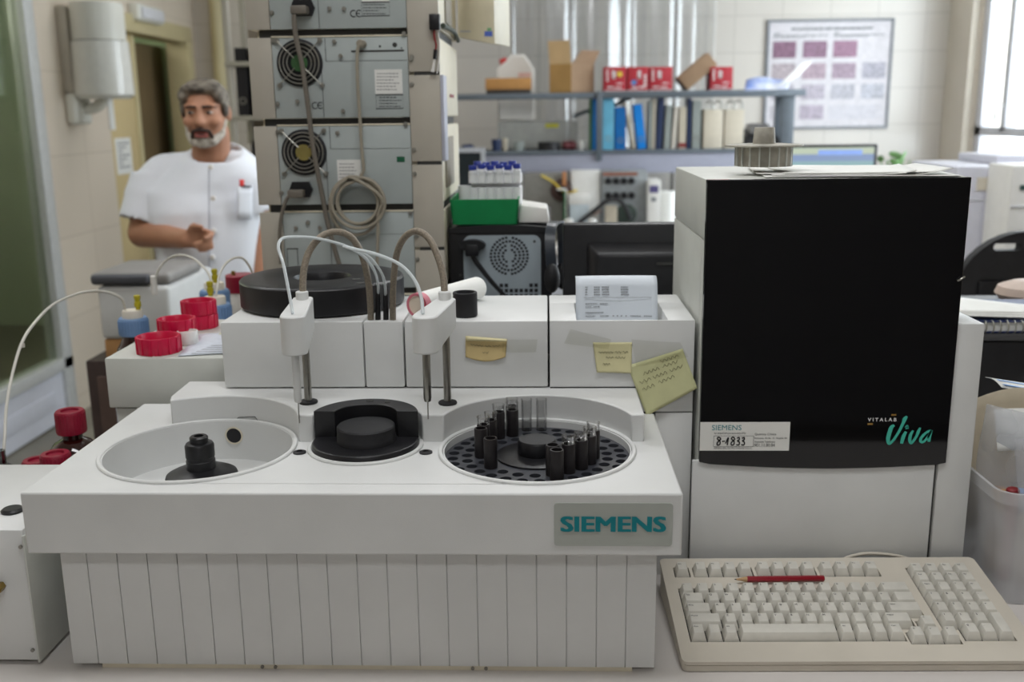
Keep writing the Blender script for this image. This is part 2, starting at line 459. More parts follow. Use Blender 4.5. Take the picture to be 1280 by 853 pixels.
# black glossy front cover, its lower edge bowed
xl, xr = X0+.0003, .5010
pts = [(xr-.001, .5213), (xl, .5213)]
lo = []
for k in range(25):
    t = k/24; x = xl+.001+(xr-.001-xl-.001)*t
    lo.append((x, .1655-.0062*math.sin(PI*t)**1.0*1.0-.0012*t))
lo[0] = (lo[0][0], lo[0][1]+.002); lo[-1] = (lo[-1][0], lo[-1][1]+.002)
b = MB(); b.prism(lo+pts, 0, .0085, m=FRONT(1.1975))
bp = part('front_cover', b, 'panel_black', an, bevel=.0008, label='glossy black front cover of the tower')
b = MB(); b.box(.1838, .4878, 1.2000, 1.206, 0, .1685, .0012)
part('service_panel', b, 'abs', an)
b = MB(); b.box(.480, .495, 1.2062, 1.2072, .002, .17); part('gap_shade_strip', b, 'groove', an)  # dark backing strip, shade of the open gap put in as colour
b = MB(); b.box(.4917, .5340, 1.2005, 1.45, 0, .3445, .003)
part('side_cover', b, 'abs', an)
# label on the black cover
PY = 1.1973
a0, a1 = W(875.5, 528, y=PY), W(986, 563.5, y=PY)
b = MB(); b.box(a0.x, a1.x, PY-.0003, PY+.0003, a1.z, a0.z)
lb = part('asset_label', b, 'paper', bp, label='white service label with a handwritten number')
def RX(x, y, z): return Matrix.Translation((x, y, z)) @ Matrix.Rotation(PI/2, 4, 'X')
LH = a0.z-a1.z; LWd = a1.x-a0.x
def lab(u, v): return (a0.x+LWd*u, PY-.0004, a0.z-LH*v)
def fit_text(b, txt, u0, u1, v0, v1, off=0.):
    """a line of lettering filling the box (u, v) on the label"""
    t = MB(); t.text(txt, .01, None, .00008, off)
    xs_ = [v.co.x for v in t.bm.verts]; ys_ = [v.co.y for v in t.bm.verts]
    p0 = lab(u0, v1); p1 = lab(u1, v0)
    for v in t.bm.verts:
        x = p0[0]+(v.co.x-min(xs_))/(max(xs_)-min(xs_))*(p1[0]-p0[0]); z = p0[2]+(v.co.y-min(ys_))/(max(ys_)-min(ys_))*(p1[2]-p0[2])
        v.co = Vector((x, PY-.0004+v.co.z*0-.0001*(v.co.z > 0), z))
    me = bpy.data.meshes.new('t'); t.bm.to_mesh(me); t.bm.free(); b.bm.from_mesh(me); bpy.data.meshes.remove(me)
b = MB()
fit_text(b, 'SIEMENS', .13, .46, .10, .28)
part('label_heading', b, 'teal', bp)
b = MB()
fit_text(b, 'Nº IDENTIFICACION EQUIPO', .16, .51, .36, .43)
fit_text(b, 'Química Clínica', .61, .85, .38, .47)
fit_text(b, 'Siemens, Avda.  C. Angels 48', .61, .97, .53, .60)
fit_text(b, 'Atención Telefónica', .61, .84, .65, .72)
fit_text(b, '901.11.80.84', .61, .84, .75, .86)
fit_text(b, 'SIEMENS HEALTHCARE DIAGNOSTICS, S.L.', .16, .59, .88, .94)
for (u0, u1, v0, v1) in ((.155, .60, .475, .485), (.155, .60, .85, .86), (.153, .157, .475, .86), (.598, .602, .475, .86)):
    p0, p1 = lab(u0, v1), lab(u1, v0); b.box(p0[0], p1[0], PY-.00045, PY-.00035, p0[2], p1[2])
part('label_print', b, 'ink', bp)
b = MB(); h = .0105
def hand(strokes, ox, oz, s, w):
    for st in strokes: b.stroke([(ox+x*s*.68, oz+y*s) for x, y in st], w, FRONT(PY-.0009))
ox, _, oz = lab(.185, .80)
glyph = {'8': [[(.75, .85), (.35, 1.0), (.15, .78), (.6, .5), (.62, .1), (.2, 0), (.15, .3), (.5, .55), (.8, .8)]],
         '-': [[(.0, .45), (.5, .5)]], '1': [[(0, .2), (.45, .95), (.3, -.02)]],
         '3': [[(.1, .85), (.5, .95), (.55, .7), (.25, .52), (.6, .35), (.5, .02), (.05, .05)]]}
xx = 0
for ch, adv in (('8', .95), ('-', .62), ('1', .82), ('8', .95), ('3', .85), ('3', .8)):
    hand(glyph[ch], ox+xx*h*.70, oz, h, .0015); xx += adv
part('label_number', b, 'marker', bp)
# brand lettering on the black cover
def px2(px, py): q = W(px, py, y=PY); return (q.x, q.z)
def zm(u, v): return px2(1070+u/10.667, 505+v/10.667)     # from the enlarged crop
b = MB()
S = lambda pts, w: b.stroke([(*zm(p[0], p[1]), p[2] if len(p) > 2 else 1) for p in pts], w, FRONT(PY-.0006))
S([(510, 285, .55), (470, 315, 1.1), (440, 400, 1.15), (425, 470, 1.1), (440, 530, .8), (500, 480, .7), (570, 370, .75), (625, 260, .85), (650, 200, 1.1), (680, 165, .5)], .0044)
S([(660, 325, .9), (700, 318, .6)], .0036); S([(658, 318, .7), (680, 295, .9), (690, 320, .7)], .0030)
S([(665, 370, .7), (630, 440, 1.1), (605, 530, .9)], .0042)
S([(760, 355, .6), (725, 420, 1.0), (715, 490, 1.0), (740, 520, .9), (800, 440, .8), (830, 370, 1.0), (855, 318, .6)], .0038)
S([(1000, 355, .8), (940, 380, .9), (870, 450, 1.0), (860, 500, 1.0), (900, 505, .8), (965, 430, .8), (1005, 350, .8)], .0034)
S([(1005, 350, .8), (975, 440, 1.1), (970, 505, .8)], .0040)
part('script_lettering', b, 'viva', bp)
b = MB(); pA = px2(1084.5, 526.8)
b.text('VITALAB', .0062, RX(pA[0], PY-.0003, pA[1]), .0001, .0001, 1.5, 1.0)
xs_ = [v.co.x for v in b.bm.verts]; wA = px2(1120.5, 526)[0]-pA[0]
k = wA/(max(xs_)-min(xs_)); m0 = min(xs_)
for v in b.bm.verts: v.co.x = pA[0]+(v.co.x-m0)*k
part('small_lettering', b, 'white_print', bp)
b = MB()
for u0, v0, u1, v1 in ((470, 137, 535, 158), (152, 258, 222, 280)):
    p0, p1 = zm(u0, v1), zm(u1, v0); b.box(p0[0], p1[0], PY-.0006, PY, p0[1], p1[1])
part('accent_bars', b, 'gold_print', bp)
q = W(1201, 348, y=PY)
b = MB(); b.tube([(q.x-.004, PY-.001, q.z-.003), (q.x, PY-.003, q.z), (q.x+.004, PY-.001, q.z+.002)], .0012, 6)
part('catch', b, 'steel', bp)

# ---------------- sampling arms
def arm(post, needle, zb, zt, rise, sleeve_mat, sleeve_r, tip_z, slope):
    post = Vector(post); needle = Vector(needle)
    d = (post-needle); d.z = 0; L = d.length; d.normalize(); n = Vector((-d.y, d.x, 0))
    r0 = .0148; r1 = .0118
    ol = []
    for a in range(90, 271, 15):
        ol.append(needle + d*(r0*math.cos(math.radians(a))) + n*(r0*math.sin(math.radians(a))))
    end = post + d*.008
    ol += [end - n*r1 - d*.003, end - n*(r1-.003), end + n*(r1-.003), end + n*r1 - d*.003]
    def zlow(p):
        t = (p-needle).dot(d)/L
        return zb + max(0, (t-.35))/.75*slope
    def zup(p):
        t = (p-needle).dot(d)/L
        return zt + max(0, t)*rise
    bot = [(p.x, p.y, zlow(p)) for p in ol]; top = [(p.x, p.y, zup(p)) for p in ol]
    h = MB(); h.hexa(bot, top)
    A = part('sampling_arm', h, 'abs', an, bevel=.0016)
    h = MB(); h.cyl((post.x, post.y, ZD), .0046, zb+slope-ZD+.004, 20); part('post', h, 'steel', A)
    h = MB(); h.lathe([(0, ZD), (.011, ZD), (.0115, ZD+.0015), (.0108, ZD+.003), (.0055, ZD+.0042), (0, ZD+.0042)], (post.x, post.y, 0), 28); part('flange', h, 'black_matte', A)
    h = MB(); h.lathe([(0, zb-.058), (sleeve_r*.8, zb-.058), (sleeve_r, zb-.054), (sleeve_r, zb+.002), (0, zb+.002)], (needle.x, needle.y, 0), 16); part('probe_sleeve', h, sleeve_mat, A)
    h = MB(); h.cyl((needle.x, needle.y, tip_z), .0007, zb-.055-tip_z, 8); part('needle', h, 'steel', A)
    h = MB(); h.cyl((post.x, post.y, zt+rise*.6), .0075, .0125, 20, bev=.001); part('hose_collar', h, 'abs', A)
    return A
armL = arm((-.2925, 1.1590, 0), (-.2905, 1.1030, 0), .3335, .3790, .009, 'abs', .0046, .250, .016)
armR = arm((-.1210, 1.1545, 0), (-.1375, 1.0920, 0), .3375, .3800, .007, 'steel', .0046, .258, .016)
armL.location = (0, 0, 0)
def hpts(lst, y0, y1): # pixels -> points with the distance easing from y0 to y1
    return [W(p[0], p[1], y=y0+(y1-y0)*i/(len(lst)-1)) for i, p in enumerate(lst)]
b = MB(); b.tube(hpts([(379, 377), (379, 345), (385, 318), (399, 298), (418, 290), (438, 296), (452, 318), (460, 350), (463, 380), (463.5, 402)], 1.158, 1.236), .0042, 10)
part('drain_hose', b, 'braid', an)
b = MB(); b.tube(hpts([(556, 375), (554, 345), (545, 315), (534, 296), (519, 289), (505, 298), (496, 318), (492, 350), (491, 380), (491, 402)], 1.154, 1.236), .0042, 10)
part('drain_hose', b, 'braid', an)
b = MB(); b.tube(hpts([(366, 392), (361, 365), (354, 330), (348, 310), (352, 299), (366, 296.5), (395, 298), (430, 307), (452, 319), (466, 335), (472, 352), (473, 370)], 1.103, 1.236), .0019, 8)
part('sample_tube', b, 'tube_clear', an)
b = MB(); b.tube(hpts([(528.5, 392), (526.5, 372), (518, 350), (500, 331), (470, 318), (440, 311), (430, 308)], 1.092, 1.17), .0021, 8)
b.tube(hpts([(430, 308), (448, 313), (464, 324), (476, 340), (481, 355), (482, 372)], 1.172, 1.236), .0019, 8)
part('sample_tube', b, 'tube_clear', an)
for p in (472.5, 482.5):
    q0 = W(p, 401, y=1.2355); q1 = W(p, 356, y=1.2355)
    b = MB(); b.tube([(q0.x, 1.2355, ZC-.002), (q1.x, 1.2355, q1.z)], .0036, 12, smooth=False)
    part('tube_sheath', b, 'black', an)
armx = None

# ================================================================== carousel and sample cups
car = thing('sample_carousel', 'round black sample carousel disc full of holes in the right-hand well', 'carousel', (*RW, .2))
ZR = .2175
rings = [(.0965, 33, 0.), (.0805, 27, .1), (.0640, 21, .2)]
holes = []; hc = []
for r, n, ph in rings:
    for i in range(n):
        a = 2*PI*i/n+ph; x, y = RW[0]+r*math.cos(a), RW[1]+r*math.sin(a)
        holes.append(circ(x, y, .0064, 14)); hc.append((x, y))
b = MB(); b.prism(circ(*RW, .1065, 90), ZR-.006, ZR, holes=holes)
part('disc', b, mat('slate_black_disc', (62, 64, 70), .32, var=.1, vscale=50), car)
b = MB(); b.cyl((*RW, ZR-.036), .105, .004, 64); b.lathe([(.104, ZR-.034), (.106, ZR-.034), (.106, ZR-.004), (.104, ZR-.004), (.104, ZR-.034)], (*RW, 0), 64)
part('lower_disc', b, 'black_matte', car)
b = MB(); b.cyl((*RW, ZR-.036), .0095, .036, 20); b.lathe([(0, ZR), (.047, ZR), (.047, ZR+.002), (.036, ZR+.0035), (.0245, ZR+.004), (0, ZR+.004)], (*RW, 0), 48)
part('collar', b, 'black', car)
b = MB(); b.lathe([(0, ZR+.003), (.0215, ZR+.003), (.0222, ZR+.006), (.0222, ZR+.018), (.0205, ZR+.0205), (0, ZR+.0205)], (*RW, 0), 40)
part('hub_knob', b, 'black', car)
b = MB(); b.lathe([(0, .1575), (.106, .1575), (.106, ZT+.001), (.1075, ZT+.001), (.1075, .1565), (0, .1565)], (*RW, 0), 80)
part('well_liner', b, 'abs', an)
b = MB(); b.cyl((*RW, .1575), .012, ZR-.036-.1575, 20)
part('drive_shaft', b, 'black', an)

tubes = [  # base px, kind (d dark, g dark with a clear cup, c clear cup), where it stands
 (607, 574, 'd', 'capless black sample tube at the left front of the left cluster'),
 (605, 566, 'g', 'black sample tube with clear cup standing right behind the capless one on the left'),
 (610, 560, 'g', 'black sample tube with clear cup, third from the front of the left arc'),
 (620, 553, 'g', 'black sample tube with clear cup, fourth from the front of the left arc'),
 (632, 548, 'g', 'tall black sample tube with clear cup near the rear of the left arc'),
 (649, 538, 'c', 'empty clear glass sample tube just left of the hub\'s rear side'),
 (653, 533, 'g', 'black sample tube partly hidden behind the empty clear glass tube'),
 (667, 537, 'c', 'empty clear glass sample tube, the rearmost one on the carousel disc'),
 (630, 586, 'd', 'lone capless black sample tube standing apart in front of the hub'),
 (685.5, 601, 'd', 'capless black sample tube at the front of the right row, nearest the rim'),
 (695, 592, 'd', 'capless black sample tube second from the front in the right row'),
 (689, 584, 'g', 'black sample tube with clear cup behind the two capless ones on the right'),
 (706.5, 585, 'g', 'black sample tube with clear cup in the middle of the right row'),
 (722.5, 581, 'g', 'black sample tube with clear cup second from the right end of the right row'),
 (735, 574, 'g', 'black sample tube with clear cup at the right end of the right row')]
used = set()
M['tube_dark'] = mat('dark_tube_adapter', (34, 31, 33), .35, var=.2, vscale=80)
def sample_tube(x, y, kind, label):
    t = thing('sample_tube', label, 'sample tube', (x, y, ZR-.03), 'sample tubes on the carousel')
    top = ZR+(.0345 if kind != 'g' else .0330)
    if kind != 'c':
        b = MB(); b.lathe([(0, ZR-.030), (.0058, ZR-.030), (.0058, ZR-.001), (.0076, ZR+.0005), (.0076, top-.001), (.0072, top), (.0060, top), (.0058, ZR+.004), (0, ZR+.003)], (x, y, 0), 24)
        part('adapter', b, 'tube_dark', t)
    if kind == 'g':
        b = MB(); b.lathe([(.0056, top-.02), (.0058, top), (.0070, top+.001), (.0074, top+.0075), (.0079, top+.0085), (.0079, top+.0093), (.0068, top+.0093), (.0062, top+.001), (.0052, top-.02), (.0056, top-.02)], (x, y, 0), 24)
        part('cup', b, 'clear', t)
    if kind == 'c':
        b = MB(); b.lathe([(0, ZR-.028), (.0056, ZR-.026), (.0058, ZR-.0005), (.0066, ZR+.001), (.0068, top+.004), (.0072, top+.0055), (.0062, top+.0055), (.0058, ZR+.002), (.0052, ZR-.024), (0, ZR-.025)], (x, y, 0), 24)
        part('cup', b, 'clear', t)
for px, py, k, lbl in tubes:
    q = W(px, py-3, z=ZR)
    best = min((h for h in hc if h not in used), key=lambda h: (h[0]-q.x)**2+(h[1]-q.y)**2)
    used.add(best); sample_tube(*best, k, lbl)
# ================================================================== things on the analyzer
b = MB(); RC = (-.311, 1.351)
b.lathe([(.036, ZC+.001), (.109, ZC+.001), (.112, ZC+.004), (.112, ZC+.036), (.110, ZC+.0385), (.1075, ZC+.0392), (.042, ZC+.0392), (.0395, ZC+.038), (.036, ZC+.030), (.036, ZC+.001)], (*RC, 0), 90)
ring = single('ring_lid', 'thick black ring-shaped rotor lid lying on the rear left cover', 'rotor lid', b, 'black', (*RC, ZC))
ring.location.z += 0
for px, py, r in ((445, 349, .006), (451, 354, .0065)):
    q = W(px, py, z=ZC+.0392)
    b = MB(); b.cyl((q.x, q.y, ZC+.0389), r, .0006, 18); part('finger_hole', b, 'groove', ring)
c = W(581, 397, z=ZC+.0005); c.y = 1.255
b = MB(); b.lathe([(0, ZC+.0005), (.0148, ZC+.0005), (.0158, ZC+.0015), (.0158, ZC+.031), (.0150, ZC+.0320), (.0128, ZC+.0320), (.0122, ZC+.030), (.0120, ZC+.004), (0, ZC+.004)], (c.x, c.y, 0), 40)
single('plastic_cup', 'small black open cylindrical cup on the rear cover beside the right arm', 'cup', b, 'black_matte', (c.x, c.y, ZC))
# paper roll lying behind the right arm
M['pinkcore'] = mat('pale_cream_core', (228, 214, 196), .7, var=.04)
M['pink'] = mat('pink_wrapper', (208, 120, 134), .5, var=.1)
e0 = Vector((-.1665, 1.245, ZC+.0165)); e1 = Vector((-.098, 1.375, ZC+.0165)); dv = (e1-e0)
pr = thing('paper_roll', 'white paper roll with pink rim lying behind the right sampling arm', 'paper roll', (e0+e1)/2-Vector((0, 0, .016)))
b = MB(); b.lathe([(0, .002), (.0155, .002), (.0155, dv.length), (.013, dv.length+.002), (0, dv.length+.002)], e0, 32, axis=dv); part('roll', b, 'paper', pr)
b = MB(); b.lathe([(.0125, -.001), (.0158, -.001), (.0160, .004), (.0158, .010), (.0154, .010), (.0125, .003), (.0125, -.001)], e0, 32, axis=dv); part('rim', b, 'pink', pr)
b = MB(); b.lathe([(0, 0), (.0127, 0), (.0127, .004), (0, .004)], e0, 32, axis=dv); part('core', b, 'pinkcore', pr)
b = MB(); n_ = dv.normalized(); s_ = Vector((n_.y, -n_.x, 0)); zv = Vector((0, 0, 1))
b.tube([e0-n_*.0012+s_*(.014*math.cos(a))*1.0-s_*.002+zv*(.014*math.sin(a)) for a in [x*.2-1.6 for x in range(0, 12)]], .0024, 8); M['crimson'] = mat('crimson_tape', (160, 40, 58), .5)
part('tape_strip', b, 'crimson', pr)

# printout
M['print_paper'] = mat('thermal_paper', (205, 212, 220), .55, var=.02, vscale=8)
xa, xb_ = .0385, .1470
def sheet(u, v):
    # rises from the bay, leaning back, curling over at the top
    s = v
    if s < .62: y = 1.288+.020*s/.62; z = .302+.072*s/.62
    else:
        t = (s-.62)/.38; a = t*1.9
        y = 1.308+.016*(1-math.cos(a))+.004*t; z = .374+.0115*math.sin(a)
    w = 1.0-.02*min(1, s*1.5)
    x = (xa+xb_)/2+(u-.5)*(xb_-xa)*(1.0+.03*(s > .5)*0)
    return Vector((x, y+.003*math.sin(u*PI), z))
b = MB(); b.grid(sheet, 14, 30)
po = single('printout', 'printed strip of white paper curling up out of the printer bay', 'printout', b, 'print_paper', (.092, 1.3, .3005), solid=.0003)
b = MB()
def pline(px0, px1, py, hgt):
    p0, p1 = W(px0, py, y=1.2965), W(px1, py, y=1.2965)
    # place just in front of the sheet
    v = (p0.z-.302)/.072*.62
    q0 = sheet((p0.x-xa)/(xb_-xa), v); q1 = sheet((p1.x-xa)/(xb_-xa), v)
    b.box(q0.x, q1.x, min(q0.y, q1.y)-.0016, min(q0.y, q1.y)-.0012, q0.z-hgt/2, q0.z+hgt/2)
random.seed(3)
for py, segs in ((361, ((732, 735), (743, 750), (753, 762), (777, 786))), (364, ((732, 735), (743, 750), (753, 762), (777, 787))), (367, ((732, 735), (743, 750), (754, 762), (777, 786))), (370, ((732, 735), (743, 751), (753, 762), (777, 787))),
                 (381, ((732, 747), (750, 760))), (384.5, ((732, 740), (742, 750))), (391.5, ((732, 755),)), (395.5, ((732, 744), (750, 761), (766, 768), (771, 773), (776, 778), (782, 784), (788, 801), (805, 815)))):
    for s0, s1 in segs:
        x = s0
        while x < s1:
            w = random.uniform(1.4, 2.6); pline(x, min(x+w, s1), py, .0011); x += w+.6
pline(730, 815, 373.5, .0004)
part('print', b, 'ink_faint', po)

# sticky notes and tape
def note(name, label, cat, poly, y, matname, curl, scrib, group=None, lines=()):
    P = [W(p[0], p[1], y=y) for p in poly]     # tl, tr, br, bl
    def f(u, v):
        a = P[0].lerp(P[1], u); d = P[3].lerp(P[2], u); q = a.lerp(d, v)
        q.y = y-.0012-curl*(v**2)-.0006*math.sin(u*5+v*3)
        if scrib: q.z += scrib*math.sin(u*PI)*(v)*(-1)
        return q
    b = MB(); b.grid(f, 16, 14)
    base = (P[0]+P[2])/2
    o = single(name, label, cat, b, matname, base, group, solid=.0003)
    if lines:
        b = MB()
        for (v, segs) in lines:
            for u0, u1 in segs:
                pts = []
                n = max(3, int((u1-u0)*40))
                for k in range(n+1):
                    u = u0+(u1-u0)*k/n; q = f(u, v+.035*math.sin(k*2.1+v*30)); q.y -= .0007; pts.append(q)
                b.tube(pts, .00024, 4, 3)
        part('handwriting', b, M['ink_note'], o)
    return o, f
M['ink_note'] = mat('brownish_ballpoint', (108, 104, 84), .7)
M['note_y'] = mat('yellow_note_paper', (214, 208, 164), .75, var=.05)
M['note_o'] = mat('ochre_note_paper', (206, 184, 132), .75, var=.06)
M['note_g'] = mat('yellow_green_note_paper', (204, 204, 158), .6, var=.05)
note('sticky_note', 'small ochre sticky note with folded top edge on the middle rear cover', 'sticky note', [(582, 420), (634, 424), (632, 446), (582, 446)], YB, 'note_o', .001, .006, 'sticky notes on the rear covers',
     lines=((.35, ((.12, .42), (.48, .62), (.66, .84))), (.62, ((.42, .56),))))
def flapf(u, v):
    a = W(582.5, 419.5, y=YB).lerp(W(633.5, 423.5, y=YB), u); q = a.copy(); q.z -= .0062*v*(1-.5*u); q.y = YB-.0032-.0022*math.sin(v*PI); return q
b = MB(); b.grid(flapf, 10, 6); M['note_pale'] = mat('pale_note_back', (226, 216, 172), .75)
for o in list(COL.objects):
    if o.name == 'sticky_note': part('folded_edge', b, 'note_pale', o, solid=.0003)
note('sticky_note', 'small square pale yellow sticky note taped to the printer cover', 'sticky note', [(741, 428), (790, 428), (789, 466), (746, 465)], YB, 'note_y', .002, .0, 'sticky notes on the rear covers',
     lines=((.32, ((.12, .5), (.56, .72), (.76, .9))), (.5, ((.3, .5), (.55, .82))), (.72, ((.2, .4),))))
note('sticky_note', 'large tilted yellow-green sticky note hanging below the printer cover edge', 'sticky note', [(784, 457), (853, 436), (871, 484), (808, 519)], YB-.0004, 'note_g', .004, .0, 'sticky notes on the rear covers',
     lines=((.12, ((.55, .9),)), (.24, ((.2, .5), (.56, .85))), (.38, ((.1, .3), (.35, .6), (.66, .9))), (.52, ((.1, .32), (.4, .7)))))
M['tape'] = clear('clear_sticky_tape', (243, 243, 240), .06, .2, .3)
def tape(label, poly):
    P = [W(p[0], p[1], y=YB) for p in poly]
    def f(u, v): q = P[0].lerp(P[1], u).lerp(P[3].lerp(P[2], u), v); q.y = YB-.0022-.0012*math.sin(u*PI); return q
    b = MB(); b.grid(f, 8, 4); single('sticky_tape', label, 'tape', b, 'tape', (P[0]+P[2])/2, 'strips of clear tape on the covers')
tape('short strip of clear tape at the upper left of the square yellow note', [(713, 411), (764, 424), (760, 436), (705, 429)])
tape('strip of clear tape holding the right end of the ochre note', [(628, 424), (672, 424), (670, 440), (628, 440)])
tape('strip of clear tape across the top of the large yellow-green note', [(789, 424), (850, 428), (860, 446), (795, 458)])

# spindle rotor and papers on the tower
ZV = .5218
def papersheet(cs, z, amp, ph):
    P = [Vector((*c, 0)) for c in cs]
    def f(u, v):
        q = P[0].lerp(P[1], u).lerp(P[3].lerp(P[2], u), v)
        q.z = z + amp*(.5+.5*math.sin(u*4+ph+v*2.5)) + .004*max(0, (u-.85)/.15)**2*(ph > 1)
        return q
    return f
docs = [((.262, 1.212), (.492, 1.202), (.512, 1.40), (.285, 1.43)), ((.272, 1.218), (.468, 1.214), (.505, 1.37), (.300, 1.44)), ((.258, 1.24), (.440, 1.209), (.47, 1.36), (.280, 1.41)), ((.29, 1.226), (.487, 1.220), (.492, 1.36), (.30, 1.42))]
lbls = ['lowest loose sheet under the paper pile on the tower, its edge nearest the black cover', 'second sheet up in the white paper pile on the tower', 'third sheet up in the white paper pile on the tower, turned a little', 'topmost white sheet of the paper pile on top of the tower']
for i, cs in enumerate(docs):
    b = MB(); b.grid(papersheet(cs, ZV+.0008+.0011*i, .0007, i*1.3), 14, 8)
    single('paper_sheet', lbls[i], 'paper', b, 'paper', ((cs[0][0]+cs[2][0])/2, (cs[0][1]+cs[2][1])/2, ZV), 'loose papers on the tower', solid=.0005)
M['grey_cast'] = mat('stained_grey_plastic', (176, 172, 160), .6, var=.3, vscale=40, rgb2=(136, 132, 122), bump=.2, bscale=200)
rc = W(951, 214, z=ZV+.009); rc.x = .2745; rc.y = 1.285; zb = ZV+.0105
sp = thing('cuvette_rotor', 'stained grey plastic rotor with wide flange and hub on the tower top', 'rotor', (rc.x, rc.y, zb))
b = MB(); b.lathe([(0, zb), (.034, zb), (.034, zb+.024), (0, zb+.024)], (rc.x, rc.y, 0), 48); rb = part('drum', b, 'grey_cast', sp)
for k in range(18):
    a = 2*PI*k/18
    b = MB(); b.box(-.0009, .0009, .0335, .0358, zb, zb+.025); b.bm.transform(Matrix.Translation((rc.x, rc.y, 0)) @ Matrix.Rotation(a, 4, 'Z')); part('rib', b, 'abs_grey', rb)
b = MB(); b.lathe([(0, zb+.024), (.0475, zb+.0245), (.0485, zb+.0255), (.0478, zb+.0268), (.028, zb+.028), (0, zb+.028)], (rc.x, rc.y, 0), 56); part('flange', b, 'grey_cast', sp)
b = MB(); b.lathe([(0, zb+.027), (.0142, zb+.027), (.0125, zb+.047), (.0118, zb+.048), (0, zb+.048)], (rc.x, rc.y, 0), 32); part('hub', b, 'grey_cast', sp)

# ================================================================== keyboard
KO = Vector((.1462, .9845, .0135)); KWID = .398; KDEP = .1985
tilt = math.atan2(.030, KDEP)
KM = Matrix.Translation(KO) @ Matrix.Rotation(.020, 4, 'Z') @ Matrix.Rotation(tilt, 4, 'X')
kb = thing('keyboard', 'beige compact keyboard with light grey keys lying right of the ribbed skirt', 'keyboard', (KO.x+.2, KO.y+.1, 0))
b = MB(); b.xf = KM
b.prism(rrect(0, KWID, 0, KDEP, .007), -.0045, .0, holes=[[(.0145, .0335), (.2570, .0335), (.2570, .0545), (.2755, .0545), (.2755, .0745), (.2925, .0745), (.2925, .1345), (.0145, .1345)], rrect(.0145, .0145+.0196, .1572, .1785, .001, 1), rrect(.0381, .1130, .1572, .1785, .001, 1), rrect(.1168, .1914, .1572, .1785, .001, 1), rrect(.1950, .2696, .1572, .1785, .001, 1), [(.2594, .0282), (.3168, .0282), (.3168, .0490), (.2988, .0490), (.2988, .0690), (.2778, .0690), (.2778, .0490), (.2594, .0490)], [(.3215, .0335), (.3792, .0335), (.3792, .1750), (.3040, .1750), (.3040, .0535), (.3215, .0535)]])
up = part('upper_case', b, 'kb', kb, bevel=.0012)
b = MB()
rr = [KM @ Vector((p[0], p[1], -.0060)) for p in rrect(.001, KWID-.001, .001, KDEP-.001, .007)]
b.loft([[(p.x, p.y, .001) for p in rr], [tuple(p) for p in rr]])
part('lower_case', b, 'kb', kb)
b = MB(); b.xf = KM; b.box(.010, .385, .026, .182, -.0050, -.0035); part('key_well', b, 'groove', kb)
def keycap(mb, u0, v0, wu, hv=1.0):
    p = .0184; pv = .0198; g = .0004
    x0, x1 = u0+g, u0+wu*p-g; y0, y1 = v0+g, v0+hv*pv-g
    ix = .0034; H = .0100
    bot = [(x0, y0, -.002), (x1, y0, -.002), (x1, y1, -.002), (x0, y1, -.002)]
    top = [(x0+ix, y0+.0042, H-.0012), (x1-ix, y0+.0042, H-.0012), (x1-ix, y1-.0012, H), (x0+ix, y1-.0012, H)]
    mb.hexa([KM @ Vector(q) for q in bot], [KM @ Vector(q) for q in top], .0005)
p = .0184; pv = .0198; U0 = .0152; V0 = .0345
keys = []
def row(v, items, u=U0):
    for it in items:
        if isinstance(it, str): ch, w = it, 1.
        else: ch, w = it
        if ch is not None: keys.append((u, v, w, 1., ch))
        u += w*p
row(.1580, [('Esc', 1), (None, .25), 'F1', 'F2', 'F3', 'F4', (None, .25), 'F5', 'F6', 'F7', 'F8', (None, .25), 'F9', 'F10', 'F11', 'F12'])
row(V0+4*pv, ['º', '1', '2', '3', '4', '5', '6', '7', '8', '9', '0', "'", '¡', ('<-', 2)])
row(V0+3*pv, [('Tab', 1.5)]+list('QWERTYUIOP')+['`', '+', ('', 1.5)])
row(V0+2*pv, [('Bloq', 1.75)]+list('ASDFGHJKLÑ')+["´", ('Intro', 2.25)])
row(V0+pv, [('Mayus', 2.2)]+list('ZXCVBNM')+[',', '.', '-', ('Mayus', 1.8)])
row(V0, [('Ctrl', 1), ('', 1), ('Alt', 1), ('', 6.1), ('Alt', 1), ('', 1), ('', 1), ('Ctrl', 1)])
NU = .3046
for i, ch in enumerate(('<', 'v', '>')): keys.append((.2602+i*p*1.015, V0-.0056, 1, 1, ch))
keys.append((.2602+p*1.015, V0-.0056+pv, 1, 1, '^'))
for r, chs in ((6, ('Imp', 'Des', 'Pau', 'Ins')), (5, ('Sup', 'Ini', 'Fin', 'Re')), (4, ('Num', '/', '*', 'Av'))):
    row(V0+r*pv, list(chs), NU)
row(V0+3*pv, ['7', '8', '9', '-'], NU); row(V0+2*pv, ['4', '5', '6', '+'], NU); row(V0+pv, ['1', '2', '3'], NU)
keys.append((NU+3*p, V0, 1, 2, ''))
row(V0, ['0', '.'], NU+p)
